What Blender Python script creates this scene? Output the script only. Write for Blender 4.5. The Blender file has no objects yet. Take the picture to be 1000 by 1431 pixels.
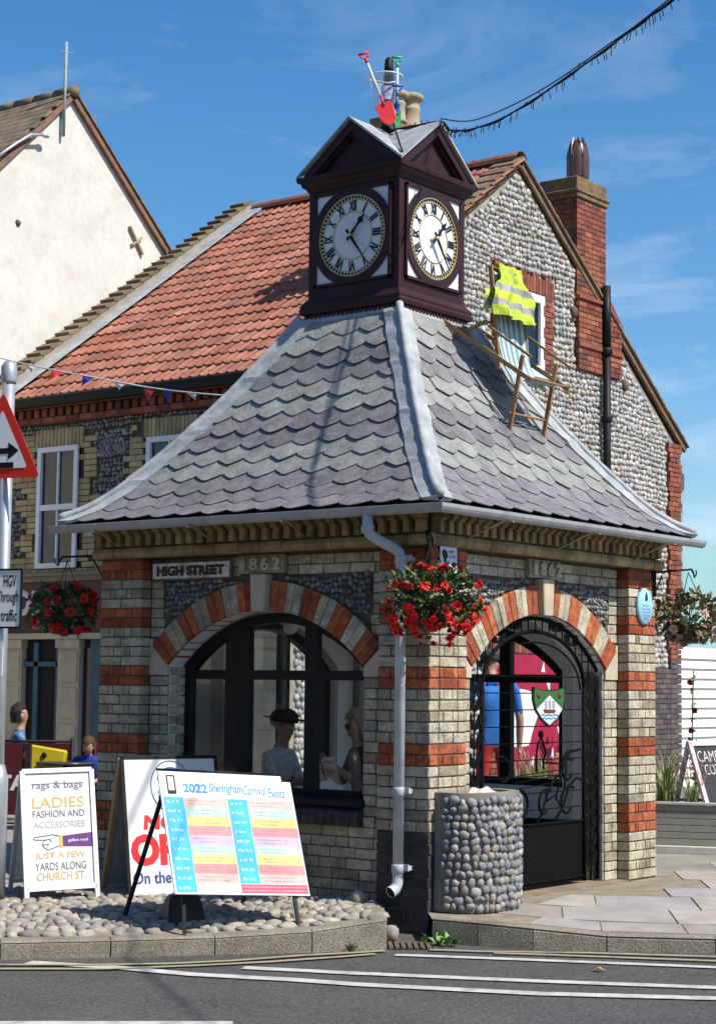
import bpy, bmesh, math, random
import numpy as np
from mathutils import Vector, Matrix
random.seed(7)
S = bpy.context.scene
COL = S.collection
R_ = math.radians

# ------------------------------------------------------------------ camera
CAM = Vector((7.3142, -10.323, 1.5361)); YAW, PITCH, ROLL, FPX = 0.6564, 0.0927, 0.0113, 2574.1
def cam_axes():
    R = Vector((math.cos(YAW), math.sin(YAW), 0)); F = Vector((-math.sin(YAW), math.cos(YAW), 0)); Z = Vector((0, 0, 1))
    Fw = F * math.cos(PITCH) + Z * math.sin(PITCH); U = -F * math.sin(PITCH) + Z * math.cos(PITCH)
    return R * math.cos(ROLL) + U * math.sin(ROLL), -R * math.sin(ROLL) + U * math.cos(ROLL), Fw
CX, CY, CF = cam_axes()
cam = bpy.data.cameras.new('camera'); camo = bpy.data.objects.new('camera', cam); COL.objects.link(camo)
M = Matrix((CX, CY, -CF)).transposed().to_4x4(); M.translation = CAM
camo.matrix_world = M
cam.sensor_fit = 'HORIZONTAL'; cam.sensor_width = 36; cam.lens = FPX / 1000 * 36
cam.clip_start = 0.1; cam.clip_end = 4000
S.camera = camo

# ------------------------------------------------------------------ sky, sun, exposure
SUN_AZ, SUN_EL = R_(6), R_(51)                 # azimuth measured from +x towards +y
w = bpy.data.worlds.new('World'); S.world = w; w.use_nodes = True
nt = w.node_tree; nt.nodes.clear()
def N(t, **k):
    n = nt.nodes.new(t)
    for a, b in k.items(): setattr(n, a, b)
    return n
sky = N('ShaderNodeTexSky', sky_type='NISHITA', sun_disc=False, sun_elevation=SUN_EL, sun_rotation=math.pi / 2 - SUN_AZ,
        altitude=0, air_density=1.0, dust_density=0.35, ozone_density=3.5)
tc = N('ShaderNodeTexCoord')
mp = N('ShaderNodeMapping'); mp.inputs['Scale'].default_value = (2.2, 2.2, 7.0); mp.inputs['Rotation'].default_value = (0.25, 0.35, 0.6)
n1 = N('ShaderNodeTexNoise'); n1.inputs['Scale'].default_value = 2.6; n1.inputs['Detail'].default_value = 9; n1.inputs['Roughness'].default_value = 0.6; n1.inputs['Distortion'].default_value = 0.6
n2 = N('ShaderNodeTexNoise'); n2.inputs['Scale'].default_value = 1.4; n2.inputs['Detail'].default_value = 3
r1 = N('ShaderNodeValToRGB'); r1.color_ramp.elements[0].position = 0.50; r1.color_ramp.elements[1].position = 0.80
r2 = N('ShaderNodeValToRGB'); r2.color_ramp.elements[0].position = 0.42; r2.color_ramp.elements[1].position = 0.62
mul = N('ShaderNodeMath', operation='MULTIPLY'); mul2 = N('ShaderNodeMath', operation='MULTIPLY'); mul2.inputs[1].default_value = 0.7
hs = N('ShaderNodeHueSaturation'); hs.inputs['Saturation'].default_value = 1.30; hs.inputs['Value'].default_value = 1.12
mx = N('ShaderNodeMixRGB'); mx.inputs['Color2'].default_value = (8.6, 9.0, 9.4, 1)
bg = N('ShaderNodeBackground'); bg.inputs['Strength'].default_value = 0.096
wo = N('ShaderNodeOutputWorld')
L = nt.links.new
L(tc.outputs['Generated'], mp.inputs['Vector']); L(mp.outputs['Vector'], n1.inputs['Vector']); L(tc.outputs['Generated'], n2.inputs['Vector'])
L(n1.outputs['Fac'], r1.inputs['Fac']); L(n2.outputs['Fac'], r2.inputs['Fac'])
L(r1.outputs['Color'], mul.inputs[0]); L(r2.outputs['Color'], mul.inputs[1]); L(mul.outputs[0], mul2.inputs[0])
L(sky.outputs['Color'], hs.inputs['Color']); L(hs.outputs['Color'], mx.inputs['Color1']); L(mul2.outputs[0], mx.inputs['Fac'])
L(mx.outputs['Color'], bg.inputs['Color']); L(bg.outputs['Background'], wo.inputs['Surface'])
sl = bpy.data.lights.new('sun', 'SUN'); sl.energy = 4.9; sl.angle = R_(0.53); sl.color = (1.0, 0.95, 0.87)
so = bpy.data.objects.new('sun', sl); COL.objects.link(so)
SUN = Vector((math.cos(SUN_AZ) * math.cos(SUN_EL), math.sin(SUN_AZ) * math.cos(SUN_EL), math.sin(SUN_EL)))
so.rotation_euler = SUN.to_track_quat('Z', 'Y').to_euler(); so.location = (6, 2, 20)
S.view_settings.view_transform = 'Standard'; S.view_settings.look = 'None'; S.view_settings.gamma = 1.0
S.view_settings.use_curve_mapping = False; S.view_settings.exposure = 0.45
S.render.engine = 'CYCLES'

# ------------------------------------------------------------------ materials
MATS = {}
def mat(name, cols, rough=0.8, noise=0.25, scale=6.0, bump=0.0, bscale=60.0, metal=0.0, spec=0.3, stain=None, stain_scale=1.5, fine=0.0, fscale=120.0, trans=0.0, sss=0.0, coat=0.0):
    """procedural surface: colour picked per piece from cols, mottled by noise, optional stain colour patches and fine relief"""
    if name in MATS: return MATS[name]
    m = bpy.data.materials.new(name); m.use_nodes = True; t = m.node_tree; b = t.nodes['Principled BSDF']
    if isinstance(cols[0], (int, float)): cols = [cols]
    nn = lambda ty: t.nodes.new(ty); lk = t.links.new
    geo = nn('ShaderNodeNewGeometry')
    if len(cols) > 1:
        oi = nn('ShaderNodeObjectInfo'); ad = nn('ShaderNodeMath'); ad.operation = 'ADD'; fr = nn('ShaderNodeMath'); fr.operation = 'FRACT'
        lk(oi.outputs['Random'], ad.inputs[0]); lk(geo.outputs['Random Per Island'], ad.inputs[1]); lk(ad.outputs[0], fr.inputs[0])
        rp = nn('ShaderNodeValToRGB'); el = rp.color_ramp.elements
        while len(el) < len(cols): el.new(0.5)
        for i, c in enumerate(cols): el[i].position = i / (len(cols) - 1); el[i].color = (*c, 1)
        lk(fr.outputs[0], rp.inputs['Fac']); col = rp.outputs['Color']
    else:
        rg = nn('ShaderNodeRGB'); rg.outputs[0].default_value = (*cols[0], 1); col = rg.outputs[0]
    def noisetex(sc, det=5, rough_=0.6):
        n = nn('ShaderNodeTexNoise'); n.inputs['Scale'].default_value = sc; n.inputs['Detail'].default_value = det; n.inputs['Roughness'].default_value = rough_
        lk(geo.outputs['Position'], n.inputs['Vector']); return n
    if noise > 0:
        n = noisetex(scale); mr = nn('ShaderNodeMapRange'); mr.inputs['From Min'].default_value = 0.3; mr.inputs['From Max'].default_value = 0.7
        mr.inputs['To Min'].default_value = 1 - noise; mr.inputs['To Max'].default_value = 1 + noise
        lk(n.outputs['Fac'], mr.inputs['Value']); x = nn('ShaderNodeMixRGB'); x.blend_type = 'MULTIPLY'; x.inputs['Fac'].default_value = 1
        lk(col, x.inputs['Color1']); lk(mr.outputs[0], x.inputs['Color2']); col = x.outputs['Color']
    if fine > 0:
        n = noisetex(fscale, 3, 0.7); mr = nn('ShaderNodeMapRange'); mr.inputs['From Min'].default_value = 0.3; mr.inputs['From Max'].default_value = 0.7
        mr.inputs['To Min'].default_value = 1 - fine; mr.inputs['To Max'].default_value = 1 + fine
        lk(n.outputs['Fac'], mr.inputs['Value']); x = nn('ShaderNodeMixRGB'); x.blend_type = 'MULTIPLY'; x.inputs['Fac'].default_value = 1
        lk(col, x.inputs['Color1']); lk(mr.outputs[0], x.inputs['Color2']); col = x.outputs['Color']
    if stain:
        n = noisetex(stain_scale, 6, 0.65); rp = nn('ShaderNodeValToRGB'); rp.color_ramp.elements[0].position = 0.5; rp.color_ramp.elements[1].position = 0.68
        lk(n.outputs['Fac'], rp.inputs['Fac']); x = nn('ShaderNodeMixRGB'); x.inputs['Color2'].default_value = (*stain[0], 1)
        sm = nn('ShaderNodeMath'); sm.operation = 'MULTIPLY'; sm.inputs[1].default_value = stain[1]; lk(rp.outputs['Color'], sm.inputs[0])
        lk(col, x.inputs['Color1']); lk(sm.outputs[0], x.inputs['Fac']); col = x.outputs['Color']
    lk(col, b.inputs['Base Color'])
    b.inputs['Roughness'].default_value = rough; b.inputs['Metallic'].default_value = metal
    b.inputs['Specular IOR Level'].default_value = spec
    if coat: b.inputs['Coat Weight'].default_value = coat
    if trans: b.inputs['Transmission Weight'].default_value = trans
    if sss: b.inputs['Subsurface Weight'].default_value = sss; b.inputs['Subsurface Radius'].default_value = (0.02, 0.008, 0.004)
    if bump > 0:
        n = noisetex(bscale, 4, 0.65); bp = nn('ShaderNodeBump'); bp.inputs['Strength'].default_value = bump; bp.inputs['Distance'].default_value = 0.01
        lk(n.outputs['Fac'], bp.inputs['Height']); lk(bp.outputs['Normal'], b.inputs['Normal'])
    MATS[name] = m; return m
def glassmat(name, tint=(0.9, 0.95, 0.95), refl=0.09, rough=0.02):
    if name in MATS: return MATS[name]
    m = bpy.data.materials.new(name); m.use_nodes = True; t = m.node_tree; t.nodes.clear()
    o = t.nodes.new('ShaderNodeOutputMaterial'); tr = t.nodes.new('ShaderNodeBsdfTransparent'); gl = t.nodes.new('ShaderNodeBsdfGlossy')
    fr = t.nodes.new('ShaderNodeFresnel'); fr.inputs['IOR'].default_value = 1.5; mx_ = t.nodes.new('ShaderNodeMixShader'); ml = t.nodes.new('ShaderNodeMath'); ml.operation = 'MULTIPLY'
    ml.inputs[1].default_value = refl / 0.04; ml.use_clamp = True
    tr.inputs['Color'].default_value = (*tint, 1); gl.inputs['Roughness'].default_value = rough
    t.links.new(fr.outputs[0], ml.inputs[0]); t.links.new(ml.outputs[0], mx_.inputs['Fac'])
    t.links.new(tr.outputs[0], mx_.inputs[1]); t.links.new(gl.outputs[0], mx_.inputs[2]); t.links.new(mx_.outputs[0], o.inputs['Surface'])
    MATS[name] = m; return m

m_mortar = mat('mortar', (0.085, 0.072, 0.052), 0.95, 0.35, 8, 0.5, 80)
m_yel = mat('buff_brick', [(0.24, 0.20, 0.135), (0.40, 0.35, 0.255), (0.49, 0.44, 0.335), (0.43, 0.37, 0.26), (0.33, 0.285, 0.20), (0.45, 0.41, 0.33)], 0.92, 0.32, 10, 0.9, 60, fine=0.3, fscale=45, stain=((0.085, 0.07, 0.05), 0.6), stain_scale=3.2)
m_redb = mat('red_brick', [(0.24, 0.048, 0.02), (0.35, 0.09, 0.036), (0.43, 0.125, 0.052), (0.29, 0.068, 0.03)], 0.92, 0.35, 12, 0.9, 60, fine=0.32, fscale=45, stain=((0.07, 0.035, 0.025), 0.65), stain_scale=5)
m_blkb = mat('dark_engineering_brick', [(0.028, 0.026, 0.028), (0.05, 0.045, 0.045), (0.035, 0.03, 0.032)], 0.6, 0.3, 9, 0.4, 60)
m_oldred = mat('old_red_brick', [(0.15, 0.045, 0.032), (0.24, 0.075, 0.045), (0.30, 0.105, 0.065), (0.20, 0.065, 0.042), (0.12, 0.05, 0.04)], 0.92, 0.3, 6, 0.5, 60, fine=0.2)
m_stone = mat('pale_stone', (0.46, 0.40, 0.29), 0.85, 0.18, 5, 0.4, 60, stain=((0.22, 0.18, 0.12), 0.35))
m_corb = mat('stained_corbel_brick', [(0.26, 0.185, 0.085), (0.34, 0.25, 0.125), (0.22, 0.15, 0.075)], 0.9, 0.35, 9, 0.5, 60, stain=((0.06, 0.045, 0.03), 0.6), stain_scale=4)
m_purp = mat('purple_slate', [(0.12, 0.112, 0.121), (0.17, 0.16, 0.17), (0.145, 0.138, 0.147), (0.195, 0.184, 0.194)], 0.66, 0.26, 7, 0.6, 30, fine=0.2, fscale=40, stain=((0.27, 0.265, 0.25), 0.4), stain_scale=11, spec=0.4)
m_green = mat('green_slate', [(0.185, 0.188, 0.174), (0.24, 0.243, 0.226), (0.21, 0.213, 0.197), (0.265, 0.266, 0.246)], 0.66, 0.26, 7, 0.6, 30, fine=0.2, fscale=40, stain=((0.33, 0.325, 0.295), 0.4), stain_scale=11, spec=0.4)
m_lead = mat('weathered_lead', (0.30, 0.315, 0.325), 0.6, 0.28, 6, 0.7, 11, spec=0.4, stain=((0.52, 0.53, 0.51), 0.5), stain_scale=2.5, fine=0.07)
m_wood = mat('dark_maroon_paint', (0.034, 0.011, 0.013), 0.5, 0.2, 12, 0.1, 30, spec=0.28)
m_white = mat('white_paint', (0.74, 0.75, 0.74), 0.45, 0.06, 6)
m_dial = mat('dial_enamel', (0.70, 0.72, 0.73), 0.35, 0.04, 4)
m_gold = mat('gilt', (0.62, 0.46, 0.16), 0.4, 0.15, 30, metal=0.6)
m_black = mat('black_paint', (0.007, 0.007, 0.008), 0.55, 0.2, 12, spec=0.22)
m_iron = mat('black_ironwork', (0.004, 0.004, 0.0045), 0.75, 0.2, 25, 0.1, 60, spec=0.08)
m_grey = mat('grey_gutter_paint', (0.34, 0.36, 0.37), 0.5, 0.14, 8, stain=((0.22, 0.20, 0.16), 0.5), stain_scale=3, fine=0.06)
m_pipe = mat('pale_grey_pipe', (0.44, 0.47, 0.50), 0.45, 0.12, 7, stain=((0.25, 0.25, 0.24), 0.4), stain_scale=4)
m_soff = mat('soffit_timber', (0.10, 0.075, 0.05), 0.85, 0.3, 6)
m_inner = mat('painted_interior_plaster', (0.74, 0.75, 0.76), 0.8, 0.06, 3)
m_flintd = mat('dark_knapped_flint', [(0.05, 0.05, 0.055), (0.14, 0.14, 0.145), (0.26, 0.26, 0.25), (0.09, 0.09, 0.095), (0.19, 0.185, 0.18)], 0.5, 0.2, 15, spec=0.45)
m_flint = mat('beach_flint', [(0.30, 0.295, 0.285), (0.44, 0.43, 0.415), (0.37, 0.355, 0.33), (0.22, 0.22, 0.225), (0.52, 0.51, 0.49), (0.34, 0.28, 0.21), (0.40, 0.395, 0.385)], 0.75, 0.2, 12, 0.3, 60, fine=0.12)
m_flintm = mat('flint_wall_mortar', (0.30, 0.265, 0.21), 0.95, 0.3, 5, 0.6, 50)
m_peb = mat('trough_pebble', [(0.10, 0.105, 0.115), (0.19, 0.195, 0.205), (0.28, 0.28, 0.28), (0.14, 0.145, 0.16), (0.33, 0.32, 0.30), (0.24, 0.20, 0.15), (0.17, 0.175, 0.185)], 0.65, 0.18, 15, 0.25, 70, fine=0.1)
m_cob = mat('street_cobble', [(0.20, 0.18, 0.155), (0.31, 0.275, 0.23), (0.40, 0.35, 0.28), (0.27, 0.255, 0.24), (0.18, 0.175, 0.175), (0.36, 0.32, 0.27)], 0.85, 0.28, 18, 0.5, 70, fine=0.22, stain=((0.15, 0.125, 0.09), 0.5), stain_scale=9)
m_conc = mat('kerb_concrete', (0.25, 0.22, 0.17), 0.95, 0.2, 4, 0.9, 90, fine=0.5, fscale=75, stain=((0.12, 0.10, 0.07), 0.6), stain_scale=2.5)
m_slab = mat('paving_slab', [(0.26, 0.235, 0.205), (0.33, 0.30, 0.265), (0.29, 0.275, 0.265), (0.36, 0.325, 0.28), (0.30, 0.285, 0.285)], 0.92, 0.16, 3, 0.4, 70, fine=0.14, fscale=90, stain=((0.20, 0.165, 0.125), 0.35), stain_scale=1.6)
m_rtile = mat('red_roof_tile', [(0.23, 0.083, 0.052), (0.31, 0.122, 0.08), (0.27, 0.10, 0.064), (0.36, 0.152, 0.105), (0.21, 0.085, 0.06)], 0.88, 0.28, 3, 0.3, 40, fine=0.18, fscale=30, stain=((0.15, 0.09, 0.065), 0.45), stain_scale=2.2)
m_btile = mat('mossy_brown_tile', [(0.16, 0.10, 0.065), (0.22, 0.15, 0.095), (0.13, 0.10, 0.07), (0.20, 0.17, 0.11)], 0.92, 0.35, 5, 0.5, 40, stain=((0.20, 0.19, 0.10), 0.5))
m_maroon = mat('maroon_fascia', (0.075, 0.012, 0.016), 0.45, 0.1, 5)
m_render = mat('cream_render', (0.60, 0.585, 0.53), 0.9, 0.07, 1.6, 0.4, 14, stain=((0.44, 0.41, 0.34), 0.42), stain_scale=2.6, fine=0.06, fscale=14)
m_upvc = mat('pale_blue_white_frame', (0.66, 0.70, 0.76), 0.4, 0.04, 5)
m_glass = glassmat('window_glass', (0.93, 0.96, 0.96), 0.04)
m_hglass = glassmat('house_window_glass', (0.55, 0.6, 0.62), 0.07)
m_galv = mat('galvanised_steel', (0.42, 0.44, 0.46), 0.4, 0.12, 10, metal=0.5)
m_oak = mat('deckchair_wood', (0.30, 0.17, 0.07), 0.6, 0.2, 30, spec=0.3)
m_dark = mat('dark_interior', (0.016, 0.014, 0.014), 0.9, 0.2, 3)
m_leafs = mat('basket_leaf', [(0.030, 0.055, 0.016), (0.055, 0.10, 0.025), (0.085, 0.13, 0.035), (0.05, 0.04, 0.02)], 0.55, 0.25, 25, spec=0.35, trans=0.0)
m_leafr = mat('reddish_leaf', [(0.07, 0.10, 0.03), (0.17, 0.09, 0.05), (0.10, 0.15, 0.04), (0.24, 0.13, 0.09), (0.08, 0.12, 0.035)], 0.55, 0.25, 25, spec=0.35)
m_petal = mat('red_petal', [(0.60, 0.012, 0.008), (0.75, 0.03, 0.02), (0.45, 0.008, 0.010)], 0.6, 0.2, 40, sss=0.0)
m_grass = mat('grass_blade', [(0.10, 0.17, 0.04), (0.17, 0.24, 0.07), (0.30, 0.30, 0.12), (0.08, 0.13, 0.04)], 0.6, 0.2, 20)
m_basket = mat('black_plastic', (0.02, 0.022, 0.022), 0.5, 0.2, 10)

# ------------------------------------------------------------------ object helpers
ORI = {}
def link(o): COL.objects.link(o); return o
def tag(o, label, cat, group=None):
    o['label'] = label; o['category'] = cat
    if group: o['group'] = group
    return o
def thing(name, label, cat, loc, group=None):
    o = link(bpy.data.objects.new(name, None)); o.location = loc; o.empty_display_size = 0.2; ORI[o] = Vector(loc)
    return tag(o, label, cat, group)
def attach(o, parent):
    if parent is not None:
        o.parent = parent; ORI[o] = ORI[parent]
    elif o not in ORI: ORI[o] = Vector((0, 0, 0))
    return o
class MB:
    """collects faces in world coordinates; build() links them as ONE mesh object"""
    def __init__(s): s.v = []; s.f = []; s.mi = []; s.sm = []; s.cur = 0; s.smooth = False
    def add(s, vs, fs):
        b = len(s.v); s.v.extend([tuple(v) for v in vs])
        for f in fs: s.f.append(tuple(b + i for i in f)); s.mi.append(s.cur); s.sm.append(s.smooth)
        return s
    def quad(s, a, b, c, d): return s.add([a, b, c, d], [(0, 1, 2, 3)])
    def hexa(s, p):   # 8 pts: bottom 0-3 ccw, top 4-7
        return s.add(p, [(3, 2, 1, 0), (4, 5, 6, 7), (0, 1, 5, 4), (1, 2, 6, 5), (2, 3, 7, 6), (3, 0, 4, 7)])
    def box(s, x0, x1, y0, y1, z0, z1):
        return s.hexa([(x0, y0, z0), (x1, y0, z0), (x1, y1, z0), (x0, y1, z0), (x0, y0, z1), (x1, y0, z1), (x1, y1, z1), (x0, y1, z1)])
    def obox(s, c, a, b, d):  # centre, three half-axis vectors
        c, a, b, d = Vector(c), Vector(a), Vector(b), Vector(d)
        return s.hexa([c - a - b - d, c + a - b - d, c + a + b - d, c - a + b - d, c - a - b + d, c + a - b + d, c + a + b + d, c - a + b + d])
    def bar(s, p, q, w, h, up=(0, 0, 1)):
        p, q = Vector(p), Vector(q); d = (q - p); L_ = d.length; d.normalize(); up = Vector(up)
        x = d.cross(up)
        if x.length < 1e-4: x = d.cross(Vector((1, 0, 0)))
        x.normalize(); y = x.cross(d)
        return s.obox((p + q) / 2, d * L_ / 2, x * w / 2, y * h / 2)
    def prism(s, poly, d):     # planar polygon (3-D points) extruded by vector d
        n = len(poly); d = Vector(d); a = [Vector(p) for p in poly]; b = [p + d for p in a]
        return s.add(a + b, [tuple(range(n))[::-1], tuple(range(n, 2 * n))] + [(i, (i + 1) % n, n + (i + 1) % n, n + i) for i in range(n)])
    def tube(s, pts, r, seg=8, caps=True, closed=False):
        pts = [Vector(p) for p in pts]; n = len(pts); rs = r if isinstance(r, (list, tuple)) else [r] * n
        vs = []; up = None
        for i, p in enumerate(pts):
            t = (pts[min(i + 1, n - 1)] - pts[max(i - 1, 0)]).normalized() if not closed else (pts[(i + 1) % n] - pts[i - 1]).normalized()
            if up is None:
                up = Vector((0, 0, 1)) if abs(t.z) < 0.9 else Vector((1, 0, 0))
            x = t.cross(up)
            if x.length < 1e-5: x = t.orthogonal()
            x.normalize(); y = x.cross(t).normalized(); up = y
            for k in range(seg):
                a = 2 * math.pi * k / seg; vs.append(p + (x * math.cos(a) + y * math.sin(a)) * rs[i])
        fs = []
        m = n if closed else n - 1
        for i in range(m):
            for k in range(seg):
                j = (i + 1) % n
                fs.append((i * seg + k, i * seg + (k + 1) % seg, j * seg + (k + 1) % seg, j * seg + k))
        if caps and not closed: fs += [tuple(range(seg)), tuple(range((n - 1) * seg, n * seg))[::-1]]
        sm = s.smooth; s.smooth = True; s.add(vs, fs); s.smooth = sm; return s
    def lathe(s, c, prof, seg=20, axis=(0, 0, 1), sx=1, sy=1):
        c = Vector(c); ax = Vector(axis).normalized(); x = ax.orthogonal().normalized(); y = ax.cross(x)
        if abs(ax.z) > .99: x, y = Vector((1, 0, 0)), Vector((0, 1, 0))
        vs = []; fs = []
        for r, h in prof:
            for k in range(seg):
                a = 2 * math.pi * k / seg; vs.append(c + ax * h + x * (r * sx * math.cos(a)) + y * (r * sy * math.sin(a)))
        for i in range(len(prof) - 1):
            for k in range(seg): fs.append((i * seg + k, i * seg + (k + 1) % seg, (i + 1) * seg + (k + 1) % seg, (i + 1) * seg + k))
        if prof[0][0] > 1e-4: fs.append(tuple(range(seg))[::-1])
        if prof[-1][0] > 1e-4: fs.append(tuple(range((len(prof) - 1) * seg, len(prof) * seg)))
        sm = s.smooth; s.smooth = True; s.add(vs, fs); s.smooth = sm; return s
    def sweep(s, path, prof, closed=False, closeprof=True):
        """horizontal path (x,y), profile points (outward n, z); outward = right of travel"""
        P = [Vector((p[0], p[1])) for p in path]; n = len(P); vs = []
        for i in range(n):
            if closed or 0 < i < n - 1:
                d0 = (P[i] - P[i - 1]).normalized(); d1 = (P[(i + 1) % n] - P[i]).normalized()
            elif i == 0: d0 = d1 = (P[1] - P[0]).normalized()
            else: d0 = d1 = (P[-1] - P[-2]).normalized()
            n0 = Vector((d0.y, -d0.x)); n1_ = Vector((d1.y, -d1.x)); m_ = (n0 + n1_); m_ = m_ / max(m_.dot(n0), 1e-6)
            for a, z in prof: vs.append((P[i].x + m_.x * a, P[i].y + m_.y * a, z))
        k = len(prof); fs = []
        for i in range(n if closed else n - 1):
            j = (i + 1) % n
            for q in range(k if closeprof else k - 1):
                fs.append((i * k + q, j * k + q, j * k + (q + 1) % k, i * k + (q + 1) % k))
        if not closed and closeprof: fs += [tuple(range(k))[::-1], tuple(range((n - 1) * k, n * k))]
        return s.add(vs, fs)
    def ball(s, c, rx, ry=None, rz=None, seg=12, rings=8, jit=0.0):
        ry = ry or rx; rz = rz or rx; c = Vector(c); vs = [c + Vector((0, 0, rz))]; fs = []
        for i in range(1, rings):
            t = math.pi * i / rings
            for k in range(seg):
                a = 2 * math.pi * k / seg; j = 1 + random.uniform(-jit, jit)
                vs.append(c + Vector((rx * math.sin(t) * math.cos(a), ry * math.sin(t) * math.sin(a), rz * math.cos(t))) * j)
        vs.append(c - Vector((0, 0, rz)))
        for k in range(seg): fs.append((0, 1 + k, 1 + (k + 1) % seg))
        for i in range(rings - 2):
            for k in range(seg): fs.append((1 + i * seg + k, 1 + (i + 1) * seg + k, 1 + (i + 1) * seg + (k + 1) % seg, 1 + i * seg + (k + 1) % seg))
        b = len(vs) - 1; q = 1 + (rings - 2) * seg
        for k in range(seg): fs.append((b, q + (k + 1) % seg, q + k))
        sm = s.smooth; s.smooth = True; s.add(vs, fs); s.smooth = sm; return s
    def mesh(s, name, org=(0, 0, 0)):
        me = bpy.data.meshes.new(name); o = Vector(org)
        me.from_pydata([(v[0] - o.x, v[1] - o.y, v[2] - o.z) for v in s.v], [], s.f)
        me.polygons.foreach_set('material_index', s.mi); me.polygons.foreach_set('use_smooth', s.sm); me.update()
        return me
    def build(s, name, mats, parent=None, fix=True, bevel=0, kind=None, label=None):
        org = ORI[parent] if parent is not None else Vector((0, 0, 0))
        me = s.mesh(name, org)
        if fix or bevel:
            bm = bmesh.new(); bm.from_mesh(me)
            if bevel:
                bmesh.ops.remove_doubles(bm, verts=bm.verts, dist=1e-5)
                bmesh.ops.bevel(bm, geom=list(bm.edges), offset=bevel, segments=1, affect='EDGES', clamp_overlap=True)
            bmesh.ops.recalc_face_normals(bm, faces=bm.faces); bm.to_mesh(me); bm.free()
        for m in (mats if isinstance(mats, (list, tuple)) else [mats]): me.materials.append(m)
        o = link(bpy.data.objects.new(name, me)); attach(o, parent)
        if parent is None and kind != 'structure' and False: pass
        if kind: o['kind'] = kind
        if label: o['label'] = label
        return o
def base_thing(mb, name, mats, loc, label, cat, group=None, **k):
    """a thing that is one mesh"""
    t = link(bpy.data.objects.new(name, mb.mesh(name, loc)))
    bm = bmesh.new(); bm.from_mesh(t.data); bmesh.ops.recalc_face_normals(bm, faces=bm.faces); bm.to_mesh(t.data); bm.free()
    for m in (mats if isinstance(mats, (list, tuple)) else [mats]): t.data.materials.append(m)
    t.location = loc; ORI[t] = Vector(loc); return tag(t, label, cat, group)
def seen(p):
    d = Vector(p) - CAM; z = d.dot(CF)
    if z < 1: return None
    return 500 + FPX * d.dot(CX) / z, 715.5 - FPX * d.dot(CY) / z, z
def prio(p, size=1.0):
    s = seen(p)
    if s is None or not (-30 < s[0] < 1030 and -30 < s[1] < 1460): return 0.0
    return size / s[2]

# shared meshes of small pieces: (verts, faces, smooth)
def v_brick(seed):
    rnd = random.Random(seed); b = 0.06; me = bmesh.new(); bmesh.ops.create_cube(me, size=1)
    for v in me.verts: v.co += Vector([rnd.uniform(-0.012, 0.012) for _ in range(3)])
    # bevel only visually: chamfer in scaled space is close enough for brick shapes
    vs = [v.co.copy() for v in me.verts]; fs = [tuple(v.index for v in f.verts) for f in me.faces]; me.free()
    return vs, fs, False
def v_brickb(seed):
    rnd = random.Random(seed); me = bmesh.new(); bmesh.ops.create_cube(me, size=1)
    me.transform(Matrix.Diagonal((0.22, 0.1, 0.066, 1)))
    bmesh.ops.bevel(me, geom=list(me.edges), offset=0.005, segments=1, affect='EDGES')
    for v in me.verts: v.co += Vector([rnd.uniform(-0.0017, 0.0017) for _ in range(3)])
    me.transform(Matrix.Diagonal((1 / 0.22, 1 / 0.1, 1 / 0.066, 1)))
    me.verts.index_update(); vs = [v.co.copy() for v in me.verts]; fs = [tuple(v.index for v in f.verts) for f in me.faces]; me.free()
    return vs, fs, False
def v_pebble(seed, seg=8, rings=5, jit=0.10):
    rnd = random.Random(seed); vs = [Vector((0, 0, 0.5))]; fs = []
    sq = rnd.uniform(0.75, 1.0)
    for i in range(1, rings):
        t = math.pi * i / rings
        for k in range(seg):
            a = 2 * math.pi * (k + 0.5 * (i % 2)) / seg; j = 1 + rnd.uniform(-jit, jit)
            x, y = math.cos(a), math.sin(a); q = (abs(x) ** 2.6 + abs(y) ** 2.6) ** (-1 / 2.6)
            vs.append(Vector((0.5 * math.sin(t) ** sq * x * q, 0.5 * math.sin(t) ** sq * y * q, 0.5 * math.cos(t))) * j)
    vs.append(Vector((0, 0, -0.5)))
    for k in range(seg): fs.append((0, 1 + k, 1 + (k + 1) % seg))
    for i in range(rings - 2):
        for k in range(seg): fs.append((1 + i * seg + k, 1 + (i + 1) * seg + k, 1 + (i + 1) * seg + (k + 1) % seg, 1 + i * seg + (k + 1) % seg))
    b = len(vs) - 1; q = 1 + (rings - 2) * seg
    for k in range(seg): fs.append((b, q + (k + 1) % seg, q + k))
    return vs, fs, True
BRICKS = [v_brickb(i) for i in range(4)]
PEBS = [v_pebble(i + 20) for i in range(5)]
COBS = [v_pebble(i + 40, 9, 6, 0.15) for i in range(5)]
_cache = {}
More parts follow.
